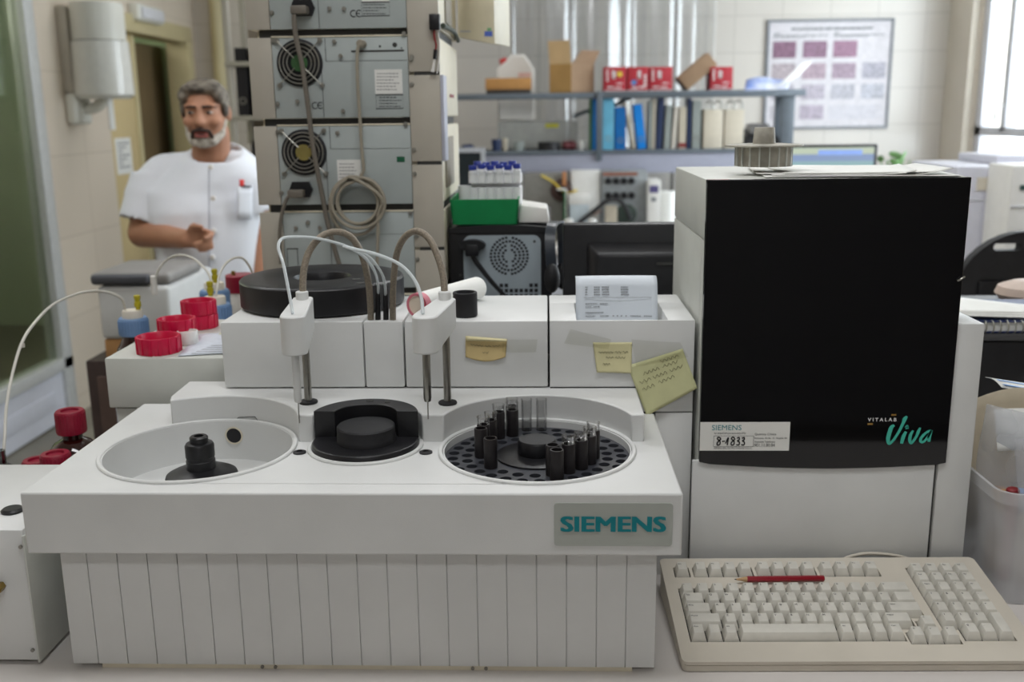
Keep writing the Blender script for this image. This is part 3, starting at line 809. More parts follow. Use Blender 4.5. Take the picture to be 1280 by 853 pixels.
# drop main-block keys that would run into the arrow cluster
fixed = []
for k in keys:
    fixed.append(k)
keys = fixed
order = sorted(range(len(keys)), key=lambda i: keys[i][1])
kept = set(order[:100])
rest = MB(); nrest = 0
legend = MB(); legend.xf = None
for i, (u, v, w, h, ch) in enumerate(keys):
    if i in kept:
        b = MB(); keycap(b, u, v, w, h); part('key', b, 'key', kb)
    else: keycap(rest, u, v, w, h); nrest += 1
    if ch:
        sz = .0042 if len(ch) == 1 else .0030
        legend.text(ch, sz, KM @ Matrix.Translation((u+.0046, v+h*pv-.0066, .0099)), .00005)
if nrest:
    o = part('keys', rest, 'key', kb); o['kind'] = 'stuff'
else: rest.bm.free()
o = part('key_legends', legend, 'ink', kb)
b = MB(); q0 = W(1070, 697, z=.03); q0.y = 1.192
b.tube([(.36, 1.190, .012), (.375, 1.193, .034), (.40, 1.1945, .0435), (.43, 1.1945, .0440), (.46, 1.194, .038), (.49, 1.193, .02), (.50, 1.192, .006)], .0022, 8)
part('cable', b, 'kb', kb)
# red pencil between the key rows
M['red_pencil'] = mat('dark_red_lacquer', (146, 24, 40), .35, var=.05)
M['wood'] = mat('bare_pencil_wood', (196, 160, 118), .7, var=.1)
g0 = KM @ Vector((.1000, .1440, .0062)); g1 = KM @ Vector((.1935, .1452, .0062)); dv = (g1-g0).normalized()
pe = thing('pencil', 'dark red pencil lying across the keyboard above the number keys', 'pencil', (g0+g1)/2)
b = MB(); b.lathe([(0, 0), (.0036, 0), (.0036, (g1-g0).length), (.003, (g1-g0).length+.001), (0, (g1-g0).length+.001)], g0, 6, axis=dv); part('barrel', b, 'red_pencil', pe)
b = MB(); b.lathe([(0, 0), (.0008, 0), (.0034, .013), (0, .013)], g0-dv*.013, 12, axis=dv); part('sharpened_tip', b, 'wood', pe)
b = MB(); b.lathe([(0, 0), (.0008, .003), (0, .003)], g0-dv*.016, 8, axis=dv); part('lead', b, 'marker', pe)
# ================================================================== left foreground
lb_ = thing('pump_cabinet', 'low white metal box with side screws at the left edge beside the analyzer', 'instrument box', (-.68, 1.08, 0))
b = MB(); b.box(-.80, -.574, .991, 1.200, .006, .1635, .0015)
part('housing', b, 'abs', lb_)
b = MB(); b.box(-.5745, -.5720, .989, 1.120, .004, .157, .0008); part('side_plate', b, 'abs_grey', lb_)
q = W(17, 629, z=.166)
b = MB(); b.lathe([(0, .1636), (.012, .1636), (.0125, .166), (.010, .168), (0, .168)], (-.612, 1.043, 0), 28); part('knob', b, 'black', lb_)
for px, py in ((29, 684), (41, 813)):
    s = W(px, py, y=.9905); b = MB(); b.cyl((min(s.x, -.5775), .9912, s.z), .0022, .002, 12, axis=(0, -1, 0)); part('screw', b, 'steel', lb_)
s = W(1, 733, y=.99); M['brass'] = mat('brass_fitting', (150, 128, 70), .35, .8)
b = MB(); b.cyl((s.x, .9912, s.z), .0055, .010, 6, axis=(0, -1, 0)); b.cyl((s.x, .983, s.z), .0032, .012, 12, axis=(0, -1, 0)); part('fitting', b, 'brass', lb_)
for x in (-.78, -.59):
    for y in (1.01, 1.18): b = MB(); b.cyl((x, y, 0), .008, .007, 14); part('foot', b, 'black', lb_)

M['amber'] = mat('amber_glass', (44, 14, 10), .08, var=.05, coat=.6)
M['redcap'] = mat('dark_red_cap', (140, 18, 48), .38, var=.08, vscale=60)
M['magenta'] = mat('crimson_plastic_cap', (196, 20, 66), .35, var=.05)
def bottle(name, label, cat, x, y, h, r, neck, capr, caph, body='amber', cap='redcap', group='amber bottles with red caps', ribs=28, z0=0.):
    t = thing(name, label, cat, (x, y, z0), group)
    sh = h-caph-.004
    prof = [(0, z0), (r*.92, z0), (r, z0+.006), (r, z0+sh*.70), (r*.97, z0+sh*.77), (r*.85, z0+sh*.86), (r*.60, z0+sh*.94), (neck, z0+sh*.975), (neck, z0+h-.004), (0, z0+h-.004)]
    b = MB(); b.lathe(prof, (x, y, 0), 40); part('body', b, body, t)
    b = MB(); zc = z0+h-caph
    b.lathe([(0, zc), (capr, zc), (capr*1.02, zc+.002), (capr, zc+caph-.002), (capr*.93, zc+caph), (capr*.62, zc+caph), (capr*.58, zc+caph-.003), (0, zc+caph-.003)], (x, y, 0), 36)
    for k in range(ribs):
        a = 2*PI*k/ribs; b.box(capr*.98, capr*1.035, -.0008, .0008, zc+.002, zc+caph-.003, m=Matrix.Translation((x, y, 0)) @ Matrix.Rotation(a, 4, 'Z'))
    part('cap', b, cap, t)
    return t
q = W(87, 515, y=1.30); bottle('reagent_bottle', 'dark amber bottle with red screw cap standing behind the white metal box', 'bottle', q.x, 1.30, .2065, .041, .0135, .0195, .032)
q = W(66, 565, y=1.235); bottle('reagent_bottle', 'lower red-capped bottle in front of the tall amber bottle', 'bottle', q.x, 1.24, .165, .030, .012, .019, .024)
q = W(38, 578, y=1.245); bottle('reagent_bottle', 'red-capped bottle left of the other two, only its cap top showing', 'bottle', q.x, 1.262, .148, .028, .012, .019, .022)
M['flask'] = clear('flask_glass', (206, 212, 210), .45)
q = W(2, 572, y=1.25)
b = MB(); b.lathe([(0, .001), (.026, .001), (.030, .008), (.030, .11), (.026, .128), (.014, .142), (.008, .147), (.008, .165), (.0065, .165), (.0065, .147), (.013, .139), (.024, .126), (.028, .11), (.028, .009), (0, .006)], (q.x-.003, 1.25, 0), 36)
single('glass_flask', 'clear glass bottle with rounded shoulder at the far left edge', 'bottle', b, 'flask', (q.x-.003, 1.25, 0))

# pump module behind the tray
pm = thing('pump_module', 'light grey flat module behind the tray carrying red caps and papers', 'instrument module', (-.5, 1.45, 0))
ZP = .2805
b = MB(); b.box(-.607, -.4200, 1.300, 1.565, .2095, ZP, .0025); part('housing', b, 'abs_grey', pm)
b = MB(); b.box(-.600, -.425, 1.306, 1.56, .004, .2075, .002); part('base', b, 'abs_grey', pm)
b = MB(); b.box(-.61+.05, -.425, 1.2985, 1.302, .2075, .2095); part('seam', b, 'groove', pm)

def redcap(label, cx, cy, z, r, h, tiers=1, lug=True):
    t = thing('bottle_cap', label, 'bottle cap', (cx, cy, z), 'upturned crimson screw caps')
    for k in range(tiers):
        zz = z+k*h*1.02; rr = r*(1-.03*k)
        b = MB(); b.lathe([(0, zz+.002), (rr*.86, zz+.002), (rr*.88, zz+h-.002), (rr*.93, zz+h), (rr, zz+h), (rr*1.02, zz+h-.002), (rr*1.01, zz+.003), (rr*.97, zz), (0, zz)], (cx, cy, 0), 44)
        if lug:
            for j in range(14):
                a = 2*PI*j/14+.2
                b.box(rr*.985, rr*1.055, -.0016, .0016, zz+.001, zz+h*.97, m=Matrix.Translation((cx, cy, 0)) @ Matrix.Rotation(a, 4, 'Z'))
        part('shell' if k == 0 else 'second_shell', b, 'magenta', t)
    return t
redcap('crimson open screw cap nearest the front corner of the grey module', -.5445, 1.338, ZP, .0295, .0235)
redcap('crimson open screw cap just behind the frontmost one, with two ridges', -.5450, 1.412, ZP, .0275, .0165, 2)
redcap('tall double crimson screw cap at the rear of the grey module', -.5430, 1.503, ZP, .0265, .0215, 2)
cw = W(231, 433, z=ZP); cw.y += .014
b = MB(); b.lathe([(0, ZP+.0005), (.0138, ZP+.0005), (.0148, ZP+.002), (.0150, ZP+.019), (.0145, ZP+.0198), (.0132, ZP+.0198), (.0128, ZP+.017), (0, ZP+.017)], (cw.x, cw.y, 0), 36)
M['white_pl'] = mat('white_plastic', (226, 224, 220), .4, var=.02)
single('bottle_cap', 'small white round plastic cap beside the crimson caps', 'bottle cap', b, 'white_pl', (cw.x, cw.y, ZP))
b = MB(); b.grid(lambda u, v: Vector((-.507+u*.083-.018*v, 1.306+.14*v+.02*u, ZP+.0012+.0006*math.sin(u*5))), 8, 8)
M['paper_grid'] = mat('printed_blue_white_paper', (206, 212, 222), .7, var=.05, vscale=120)
pp = single('paper_sheet', 'printed white sheet under the small white cap on the grey module', 'paper', b, 'paper_grid', (-.47, 1.37, ZP), 'papers on the grey module', solid=.0003)
b = MB()
for k in range(5): b.box(-.492+.003*k, -.432, 1.318+.012*k, 1.3195+.012*k, ZP+.0019, ZP+.0022)
part('print', b, 'ink_faint', pp)
b = MB(); b.grid(lambda u, v: Vector((-.494+u*.073, 1.44+.085*v-.03*u*0, ZP+.002+.012*v*u)), 6, 6)
single('note_paper', 'pale yellow-green paper slip near the rear cover on the grey module', 'paper', b, mat('pale_green_slip', (222, 226, 196), .7), (-.46, 1.48, ZP), 'papers on the grey module', solid=.0003)

# blue-capped bottles behind
M['bluecap'] = mat('powder_blue_cap', (116, 148, 190), .45, var=.04)
M['cream_disc'] = mat('cream_plug', (222, 216, 204), .45)
M['luer'] = mat('yellow_green_fitting', (176, 164, 34), .4, var=.1)
def bluebottle(label, px, py_top, y, r=.0262, fit=(.006, .002), caph=.040):
    c = W(px, py_top, y=y); x, zt = c.x, c.z
    t = thing('reagent_bottle', label, 'bottle', (x, y, 0), 'blue-capped reagent bottles')
    b = MB(); s = zt-caph
    b.lathe([(0, 0.001), (.040, .001), (.042, .006), (.042, s*.66), (.040, s*.76), (.030, s*.90), (.022, s*.96), (.0205, s), (.0205, zt-.004), (0, zt-.004)], (x, y, 0), 40); part('body', b, 'amber', t)
    b = MB(); b.lathe([(0, s), (r, s), (r*1.02, s+.003), (r*.98, zt-.002), (r*.92, zt), (0, zt)], (x, y, 0), 40)
    for k in range(30): b.box(r*.98, r*1.045, -.001, .001, s+.003, zt-.004, m=Matrix.Translation((x, y, 0)) @ Matrix.Rotation(2*PI*k/30, 4, 'Z'))
    part('cap', b, 'bluecap', t)
    b = MB(); b.lathe([(0, zt-.002), (r*.70, zt-.002), (r*.70, zt+.011), (r*.64, zt+.0135), (0, zt+.0135)], (x, y, 0), 32); part('plug', b, 'cream_disc', t)
    if fit:
        b = MB(); fx, fy = x+fit[0], y+fit[1]
        b.lathe([(0, zt+.012), (.004, zt+.012), (.004, zt+.018), (.0058, zt+.019), (.0058, zt+.027), (.0045, zt+.028), (.0045, zt+.031), (.0055, zt+.032), (.0055, zt+.038), (.003, zt+.039), (0, zt+.039)], (fx, fy, 0), 14); part('fitting', b, 'luer', t)
    return t, Vector((x, y, zt))
t1, p1 = bluebottle('blue-capped bottle behind the frontmost crimson caps, left of the pair', 166, 397, 1.66, r=.0245, fit=(.010, .002), caph=.030)
t2, p2 = bluebottle('front blue-capped bottle of the pair left of the black ring', 269, 380, 1.66, fit=(-.008, .003))
t3, p3 = bluebottle('rear blue-capped bottle hidden behind the other one near the black ring', 268, 362, 1.79, fit=(.004, -.004))
q = W(300, 343, y=1.92)
t = thing('reagent_bottle', 'bottle with dark red cap peeking out behind the black ring', 'bottle', (q.x, 1.92, 0))
b = MB(); b.lathe([(0, .001), (.036, .001), (.038, .006), (.038, q.z-.06), (.03, q.z-.045), (.026, q.z-.03), (.026, q.z-.003), (0, q.z-.003)], (q.x, 1.92, 0), 32); part('body', b, mat('milky_white_bottle', (206, 204, 200), .4), t)
b = MB(); b.lathe([(0, q.z-.034), (.029, q.z-.034), (.029, q.z-.002), (.027, q.z), (0, q.z)], (q.x, 1.92, 0), 32); part('cap', b, 'redcap', t)
b = MB(); b.cyl((q.x-.01, 1.91, q.z-.001), .004, .009, 10); part('fitting', b, 'brass', t)

M['tubing'] = mat('milky_tubing', (206, 204, 196), .35, var=.03)
def tubing(label, pts, r, base):
    b = MB(); b.tube(pts, r, 8); return single('tubing', label, 'tube', b, 'tubing', base, 'thin reagent tubes')
pts = [p1+Vector((-.012, 0, .010))]+[W(*p, y=y) for p, y in (((152, 374), 1.65), ((138, 366.5), 1.64), ((118, 364), 1.62), ((95, 368), 1.58), ((65, 382), 1.52), ((40, 408), 1.45), ((26, 432), 1.40), ((15, 470), 1.35), ((8, 510), 1.3), ((6, 545), 1.27), ((4, 575), 1.25))]
tb = tubing('long milky tube arching left from the left blue-capped bottle down to the glass bottle', pts, .0022, pts[0])
q = W(30, 431, y=1.41); b = MB(); b.cyl((q.x, 1.405, q.z-.003), .0035, .006, 10); part('clip', b, 'tubing', tb)
pts = [p2+Vector((-.004, .004, .012))]+[W(*p, y=y) for p, y in (((262, 345), 1.68), ((252, 332), 1.7), ((240, 322.5), 1.72), ((225, 319), 1.74), ((210, 324), 1.76), ((199, 336), 1.76), ((194, 350), 1.76), ((193, 362), 1.76))]
tb2 = tubing('milky tube looping left from the front bottle of the pair, before the coat', pts, .0022, pts[0])
q = pts[-1]; b = MB(); b.cyl((q.x, q.y, q.z-.010), .0055, .035, 14, bev=.001)
part('end_connector', b, 'white_pl', tb2, 'white cylindrical connector')
pts = [p2+Vector((.002, -.004, .012))]+[W(*p, y=y) for p, y in (((272, 360), 1.67), ((274, 345), 1.69), ((281, 331), 1.72), ((292, 323), 1.75), ((303, 323), 1.79), ((311, 332), 1.83), ((317, 345), 1.86))]
tubing('milky tube curving right from the front bottle of the pair behind the black ring', pts, .0020, pts[0])
# ================================================================== stacked modules
M['metal_grey'] = mat('warm_grey_sheet_metal', (184, 178, 166), .5, .05, var=.05, vscale=10)
M['metal_blue'] = mat('blue_grey_sheet_metal', (174, 182, 181), .5, .05, var=.05, vscale=10)
M['cream'] = mat('cream_enclosure', (222, 214, 192), .45, var=.03)
M['zinc'] = mat('zinc_screw', (170, 168, 160), .35, .9)
M['lavender'] = mat('lavender_edge', (182, 184, 198), .45)
M['fan_green'] = mat('green_fan_hub', (58, 98, 56), .6, var=.15)
M['fan_yellow'] = mat('yellow_fan_hub', (136, 124, 66), .6, var=.15)
YH = 1.75; HX0, HX1 = -.509, -.181
lv = [0, .149, .298, .4475, .597, .7445, .894]
def hx(px): return W(px, 150, y=YH).x
def fan(parent, px, py, hubmat):
    c = W(px, py, y=YH); c.y = YH
    b = MB(); b.lathe([(0, .002), (.0395, .002), (.0395, -.0008), (.0385, -.0015), (0, -.0008)], (c.x, YH-.002, c.z), 40, axis=(0, 1, 0))
    f = part('fan', b, 'black_matte', parent)
    b = MB()
    for r in (.034, .0275, .021):
        b.tube([(c.x+r*math.cos(2*PI*k/32), YH-.0065, c.z+r*math.sin(2*PI*k/32)) for k in range(33)], .0013, 6, smooth=False)
    part('grille_ring', b, 'zinc', f)
    b = MB(); b.cyl((c.x, YH-.0035, c.z), .0140, .003, 24, axis=(0, -1, 0)); part('hub', b, hubmat, f)
    b = MB()
    for a in (45, 135, 225, 315):
        d = Vector((math.cos(math.radians(a)), 0, math.sin(math.radians(a))))
        b.tube([Vector((c.x, YH-.0068, c.z))+d*.012, Vector((c.x, YH-.0068, c.z))+d*.051], .0011, 6, smooth=False)
        b.cyl(Vector((c.x, YH-.0005, c.z))+d*.052, .0042, .0045, 12, axis=(0, -1, 0))
    part('grille_spokes', b, 'zinc', f)
def screws(parent, lst):
    for px, py in lst:
        c = W(px, py, y=YH-.002); b = MB(); b.cyl((c.x, YH-.0015, c.z), .0036, .004, 12, axis=(0, -1, 0), bev=.0008); part('screw', b, 'zinc', parent)
def frect(b, px0, py0, px1, py1, y, t=.0006):
    a = W(px0, py0, y=y); c = W(px1, py1, y=y); b.box(min(a.x, c.x), max(a.x, c.x), y-t, y, min(a.z, c.z), max(a.z, c.z))
def textlines(b, px0, px1, py0, py1, n, y, seed=1):
    random.seed(seed)
    for k in range(n):
        py = py0+(py1-py0)*(k+.5)/n; x = px0
        e = px1-random.uniform(0, .35)*(px1-px0)
        while x < e:
            w = random.uniform(1.5, 4); frect(b, x, py-.45, min(x+w, e), py+.45, y, .0003); x += w+.9
names = ['lowest grey instrument module at the foot of the stack', 'second lowest module of the instrument stack, mostly behind the ring lid', 'instrument module behind the white tubes, below the one with the cable coil',
         'instrument module with yellow fan hub and coiled grey cable', 'instrument module with green fan hub, second from the top of the stack', 'topmost grey instrument module of the stack, cut by the photo edge']
mods_ = []
for k in range(6):
    z0, z1 = lv[k], lv[k+1]
    t = thing('chromatography_module', names[k], 'lab instrument', (-.345, YH, z0), 'stacked instrument modules')
    mods_.append(t)
    b = MB(); b.box(HX0+.002, HX1-.002, YH+.006, YH+.36, z0+.001, z1-.0135, .003); b.box(HX0+.012, HX1-.01, YH+.02, YH+.34, z1-.015, z1)
    part('housing', b, 'cream', t)
    b = MB(); b.box(HX0+.018, HX1-.006, YH+.009, YH+.30, z1-.014, z1); part('vent_gap', b, 'groove', t)
    b = MB(); b.box(HX0, hx(345), YH-.001, YH+.006, z0+.001, z1-.0125, .0008); part('left_plate', b, 'metal_grey', t)
    b = MB(); b.box(hx(345.6), hx(512.5), YH, YH+.006, z0+.001, z1-.0125, .0006); rp = part('rear_panel', b, 'metal_blue', t)
    b = MB(); b.box(hx(345.6), hx(512.5), YH-.0015, YH+.006, z1-.0127, z1-.0100, .0006); part('top_lip', b, 'cream', t)
    # narrow seam lines in the rear panel
    b = MB()
    zb_ = z1-.052
    b.box(hx(411), hx(511), YH-.0004, YH+.001, zb_-.0006, zb_); b.box(hx(411), hx(411.7), YH-.0004, YH+.001, zb_, z1-.014); b.box(hx(405), hx(405.7), YH-.0004, YH+.001, z0+.002, zb_)
    part('panel_seam', b, 'groove', rp)
# right-hand rear plates
b = None
plates = [(.5220, .6670, 4, 0), (.6730, .822, 5, 0), (.3720, .5160, 3, 0), (.222, .3660, 2, 0)]
for z0, z1, k, _ in plates:
    b = MB(); b.box(hx(513.2), HX1, YH-.003, YH+.004, z0, z1, .0008); rp = part('right_plate', b, 'metal_grey', mods_[k])
    b = MB(); b.box(hx(520), HX1-.001, YH-.001, YH+.006, z1, z1+.006); part('plate_gap', b, 'groove', rp)
    if k == 4:
        b = MB(); b.box(HX1, HX1+.006, YH-.003, YH+.05, z0, z1, .0008); part('flange', b, 'lavender', rp)
    for zz in (z0+.02, z1-.015):
        b = MB(); b.cyl((hx(516.5), YH-.0028, zz), .0036, .004, 12, axis=(0, -1, 0), bev=.0008); part('screw', b, 'zinc', rp)
m3, m4, m5, m2 = mods_[3], mods_[4], mods_[5], mods_[2]
fan(m4, 375, 79, 'fan_green'); fan(m3, 380.5, 190.5, 'fan_yellow')
screws(m4, [(342, 51), (505, 42), (418, 52), (347, 130), (372, 127), (429, 139), (426, 70), (515, 71)])
screws(m3, [(347, 165), (507, 155), (422, 166), (352, 241), (407, 218)])
screws(m5, [(412, 11), (430, 11), (340, 16)]); screws(m2, [(513, 266), (370, 285), (400, 285), (385, 278), (520, 295)])
# labels
b = MB(); frect(b, 468, 87, 503.5, 117, YH-.0003, .0005); L = part('rating_label', b, 'paper', m4, label='white rating label')
b = MB(); textlines(b, 471, 500, 90, 114, 6, YH-.0009, 4); part('print', b, 'ink_faint', L)
b = MB()
for r in ((470, 118.5, 504, 119), (470, 135.5, 504, 136), (470, 118.5, 470.5, 136), (503.5, 118.5, 504, 136)): frect(b, *r, YH-.0002, .0003)
textlines(b, 474, 502, 120, 135, 4, YH-.0002, 5); part('stamped_print', b, 'ink', m4)
b = MB(); frect(b, 421, 200, 452, 226, YH-.0003, .0005); L = part('rating_label', b, 'paper', m3, label='white rating label behind the cable')
b = MB(); textlines(b, 424, 450, 203, 224, 5, YH-.0009, 6); part('print', b, 'ink_faint', L)
b = MB(); frect(b, 496, 196, 506, 202.5, YH-.0003, .0005); M['green_lbl'] = mat('dark_green_label', (22, 92, 62), .5); part('green_label', b, 'green_lbl', m3)
b = MB(); frect(b, 452, -6, 487, 1.5, YH-.0003, .0005); part('rating_label', b, 'paper', m5)
b = MB()
for r in ((452, 2.5, 487, 3), (452, 19.5, 487, 20), (452, 2.5, 452.5, 20), (486.5, 2.5, 487, 20)): frect(b, *r, YH-.0002, .0003)
textlines(b, 454, 484, 4, 19, 4, YH-.0002, 7); part('stamped_print', b, 'ink', m5)
def ce(parent, px, py):
    c = W(px, py, y=YH-.0003); b = MB(); s = .0052
    for ox in (0, .0095):
        b.stroke([(c.x+ox+s*math.cos(math.radians(a)), c.z+s*math.sin(math.radians(a))) for a in range(55, 306, 25)], .0014, FRONT(YH-.0008))
    b.stroke([(c.x+.0095-s, c.z), (c.x+.0095+s*.3, c.z)], .0013, FRONT(YH-.0008)); part('conformity_mark', b, 'ink', parent)
ce(m5, 442, 17); ce(m4, 394, 132)
# small ports on the second module
b = MB()
for px, py, r in ((493.5, 56, .004), (475, 58, .0018), (502, 60, .0012)):
    c = W(px, py, y=YH); b.cyl((c.x, YH-.0003, c.z), r, .0008, 14, axis=(0, -1, 0))
frect(b, 439, 63.2, 505, 64.3, YH-.0002, .0004); part('port', b, 'groove', m4)
b = MB()
for r in ((359, 310.5, 373, 311.5), (359, 311, 360, 340), (372, 311, 373, 340), (350, 300, 352, 302)): frect(b, *r, YH-.0002, .0004)
part('panel_seam', b, 'groove', m2)
# inlets with plugs and cords
def inlet(parent, px, py):
    c = W(px, py, y=YH); w, h = .0205, .0135
    b = MB(); b.prism([(c.x-w, c.z), (c.x-w*.72, c.z+h), (c.x+w*.72, c.z+h), (c.x+w, c.z), (c.x+w*.72, c.z-h), (c.x-w*.72, c.z-h)], -.006, .001, m=FRONT(YH)); part('power_inlet', b, 'black', parent)
    return c
M['cord'] = mat('grey_power_cord', (112, 106, 97), .5, var=.05); M['cord_l'] = mat('pale_grey_cable', (156, 149, 134), .5, var=.05)
c = inlet(m5, 379, 10)
t = thing('mains_cable', 'thick grey power cord hanging from the topmost module past both fans', 'cable', (c.x, YH-.02, c.z))
b = MB(); b.box(c.x-.016, c.x+.012, YH-.028, YH-.006, c.z-.012, c.z+.002, .003); part('plug', b, 'cord', t)
P_ = [(368, 14), (368, 30), (371, 52), (377, 78), (382, 110), (386, 140), (390, 175), (396, 210), (403, 245), (409, 275), (415, 300), (424, 330), (430, 350)]
b = MB(); b.tube([W(*p, y=YH-.022) for p in P_], .0042, 10); part('cord', b, 'cord', t)
c = inlet(m3, 377, 237)
t = thing('mains_cable', 'thin grey power cord drooping from the plug below the yellow fan', 'cable', (c.x, YH-.02, c.z))
b = MB(); b.box(c.x-.020, c.x+.008, YH-.026, YH-.006, c.z-.013, c.z+.001, .003); part('plug', b, 'cord', t)
b = MB(); b.tube([W(*p, y=YH-.02) for p in ((364, 243), (358, 250), (353, 265), (350, 285), (349.5, 300), (351, 330))], .0032, 8); part('cord', b, 'cord', t)
c = W(452, 55, y=YH)
t = thing('signal_cable', 'pale grey signal cable hanging to a loose coil in front of the modules', 'cable', (c.x, YH-.02, c.z))
b = MB(); b.cyl((c.x+.003, YH-.0, c.z), .0065, .016, 14, axis=(-.25, -1, 0), bev=.001); part('connector', b, 'cord_l', t)
pts = [W(*p, y=YH-.016) for p in ((451, 55), (447, 62), (446.5, 85), (448, 120), (450, 150), (452, 185), (454.5, 212))]
cx, cz = W(449, 252, y=YH).x, W(449, 252, y=YH).z
ang = 80
for loop, (rx, rz, ox, oz) in enumerate(((.047, .045, .0, .0), (.038, .040, .004, .002), (.044, .050, -.003, -.006), (.036, .036, .002, .0), (.046, .044, .004, 0))):
    for k in range(18):
        a = math.radians(80-20*k); pts.append(Vector((cx+ox+rx*math.cos(a), YH-.016-.0048*loop*.8, cz+oz+rz*math.sin(a))))
pts += [Vector((cx+.045, YH-.036, cz+.01))]+[W(*p, y=YH-.03) for p in ((472.5, 270), (472.5, 290), (472, 310), (471, 345))]
b = MB(); b.tube(pts, .0030, 8, 4); part('cord', b, 'cord_l', t)
# small black connector with red and white leads at the plate edge
c = W(543.5, 28, y=YH-.01)
t = thing('lead_connector', 'black plug with red and white leads dangling at the stack\'s right edge', 'connector', (c.x, c.y, c.z))
b = MB(); b.box(c.x-.0085, c.x+.009, YH-.02, YH-.004, c.z-.0125, c.z+.013, .0015); part('plug', b, 'black', t)
M['redwire'] = mat('red_wire', (140, 40, 44), .5)
b = MB(); b.tube([W(*p, y=YH-.012) for p in ((542.5, 36), (543, 46), (545, 56), (544.5, 64))], .0016, 6); part('red_lead', b, 'redwire', t)
b = MB(); b.tube([W(*p, y=YH-.010) for p in ((545, 36), (549, 50), (549, 70), (547, 88), (546, 92))], .0011, 6); b.tube([W(*p, y=YH-.012) for p in ((543, 74), (542, 82), (540.5, 90))], [.0022, .0034], 6); part('white_lead', b, 'white_pl', t)
b = MB(); b.tube([W(*p, y=YH-.012) for p in ((544.5, 62), (543.5, 74))], .0034, 8); part('splice', b, 'black', t)
# side strap and side details on the right flank
def sx(px, py): return W(px, py, x=HX1-.001)
a = sx(551, 32); e = sx(570, 51)
b = MB(); b.tube([Vector((HX1+.003, a.y, a.z)), Vector((HX1+.008, (a.y+e.y)/2, (a.z+e.z)/2+.004)), Vector((HX1+.003, e.y, e.z))], .0045, 8); M['dkgreen'] = mat('dark_green_strap', (62, 72, 62), .5)
part('strap', b, 'dkgreen', m5)
def flank(pxl, pxr, py0, py1, m, parent, nm):
    y0 = W(pxl, py0, x=HX1).y; y1 = min(YH+.355, W(pxr, py0, x=HX1).y); z0 = W(pxl, py1, x=HX1).z; z1 = W(pxl, py0, x=HX1).z
    b = MB(); b.box(HX1-.004, HX1+.0012, y0, max(y1, y0+.03), z0, z1, .0008); part(nm, b, m, parent)
M['grille'] = mat('warm_grey_vent', (142, 134, 120), .6)  # plain warm grey for the side vents
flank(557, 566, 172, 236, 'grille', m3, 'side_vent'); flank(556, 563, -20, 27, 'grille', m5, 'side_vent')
b = MB(); q = W(566, 120, x=HX1+.001); b.box(HX1-.0025, HX1-.0004, 1.94, 2.01, q.z-.003, q.z+.003); part('red_mark', b, 'redwire', m4)
# open front door of the stack, swung out to the right
q0, q1, q2 = W(573, 45, y=2.11), W(618, 55, y=2.05), W(637, 50, y=2.10)
dr = thing('control_cabinet', 'cream wall-hung cabinet with small blue emblem right of the instrument stack', 'cabinet', (q0.x+.05, 2.11, .60))
x0, x1 = HX1+.032, W(618, 30, y=2.06).x
b = MB(); zb0 = W(573, 46, y=2.11).z; zb1 = W(618, 55, y=2.06).z; x0 = W(571.5, 30, y=2.11).x; x2 = W(637, 30, y=2.16).x; zb2 = W(637, 50, y=2.16).z
b.hexa([(x0, 2.12, zb0), (x1, 2.06, zb1), (x2, 2.17, zb1+.001), (x0+.03, 2.25, zb0)], [(x0, 2.12, 1.02), (x1, 2.06, 1.02), (x2, 2.17, 1.02), (x0+.03, 2.25, 1.02)], .002)
db = part('shell', b, 'cream', dr)
M['blue_emblem'] = mat('blue_emblem', (92, 116, 208), .5); M['green_emblem'] = mat('green_emblem', (116, 176, 130), .5)
def onface(px0, py0, px1, py1):
    def pt(px, py):
        fx = (px-571.5)/(618-571.5); y = 2.12-.06*fx-.0006; return W(px, py, y=y)
    return [pt(px0, py1), pt(px1, py1), pt(px1, py0), pt(px0, py0)]
def decal(r, m, nm):
    P = onface(*r); b = MB(); b.hexa([tuple(p) for p in P], [(p.x, p.y+.0006, p.z) for p in P]); part(nm, b, m, db)
decal((605.5, 39, 615.5, 45.5), 'blue_emblem', 'emblem'); decal((609, 35, 614, 38.5), 'green_emblem', 'emblem_accent'); decal((575, 38.5, 588, 40), 'lavender', 'caption')
b = MB(); b.box(x0+.02, x1, 2.10, 2.20, 1.02, 1.86); part('hanging_bracket', b, 'metal_grey', dr)

# ================================================================== computer, monitor
M['pc_steel'] = mat('galvanised_pc_back', (164, 176, 184), .4, .15, var=.05, vscale=15)
pc_ = thing('computer_tower', 'black computer tower seen from its metal rear with round fan grille', 'computer', (-.085, 2.0, 0))
TX0, TX1, TY = -.179, .0095, 1.80
b = MB(); b.box(TX0, TX1, TY+.004, TY+.42, .008, .398, .004)
prof = [(TX0, .39)]+[(TX0+(TX1-TX0)*k/12, .3985+.0055*math.sin(PI*k/12)) for k in range(13)]+[(TX1, .39)]
b.prism(prof, TY+.001, TY+.42, m=FRONT(0)); case = part('case', b, 'black', pc_)
b = MB(); b.prism(rrect(W(572, 0, y=TY).x, W(676, 300, y=TY).x, .03, W(620, 294.5, y=TY).z, .014), 0, .004, m=FRONT(TY-.0005)); back = part('rear_plate', b, 'pc_steel', pc_)
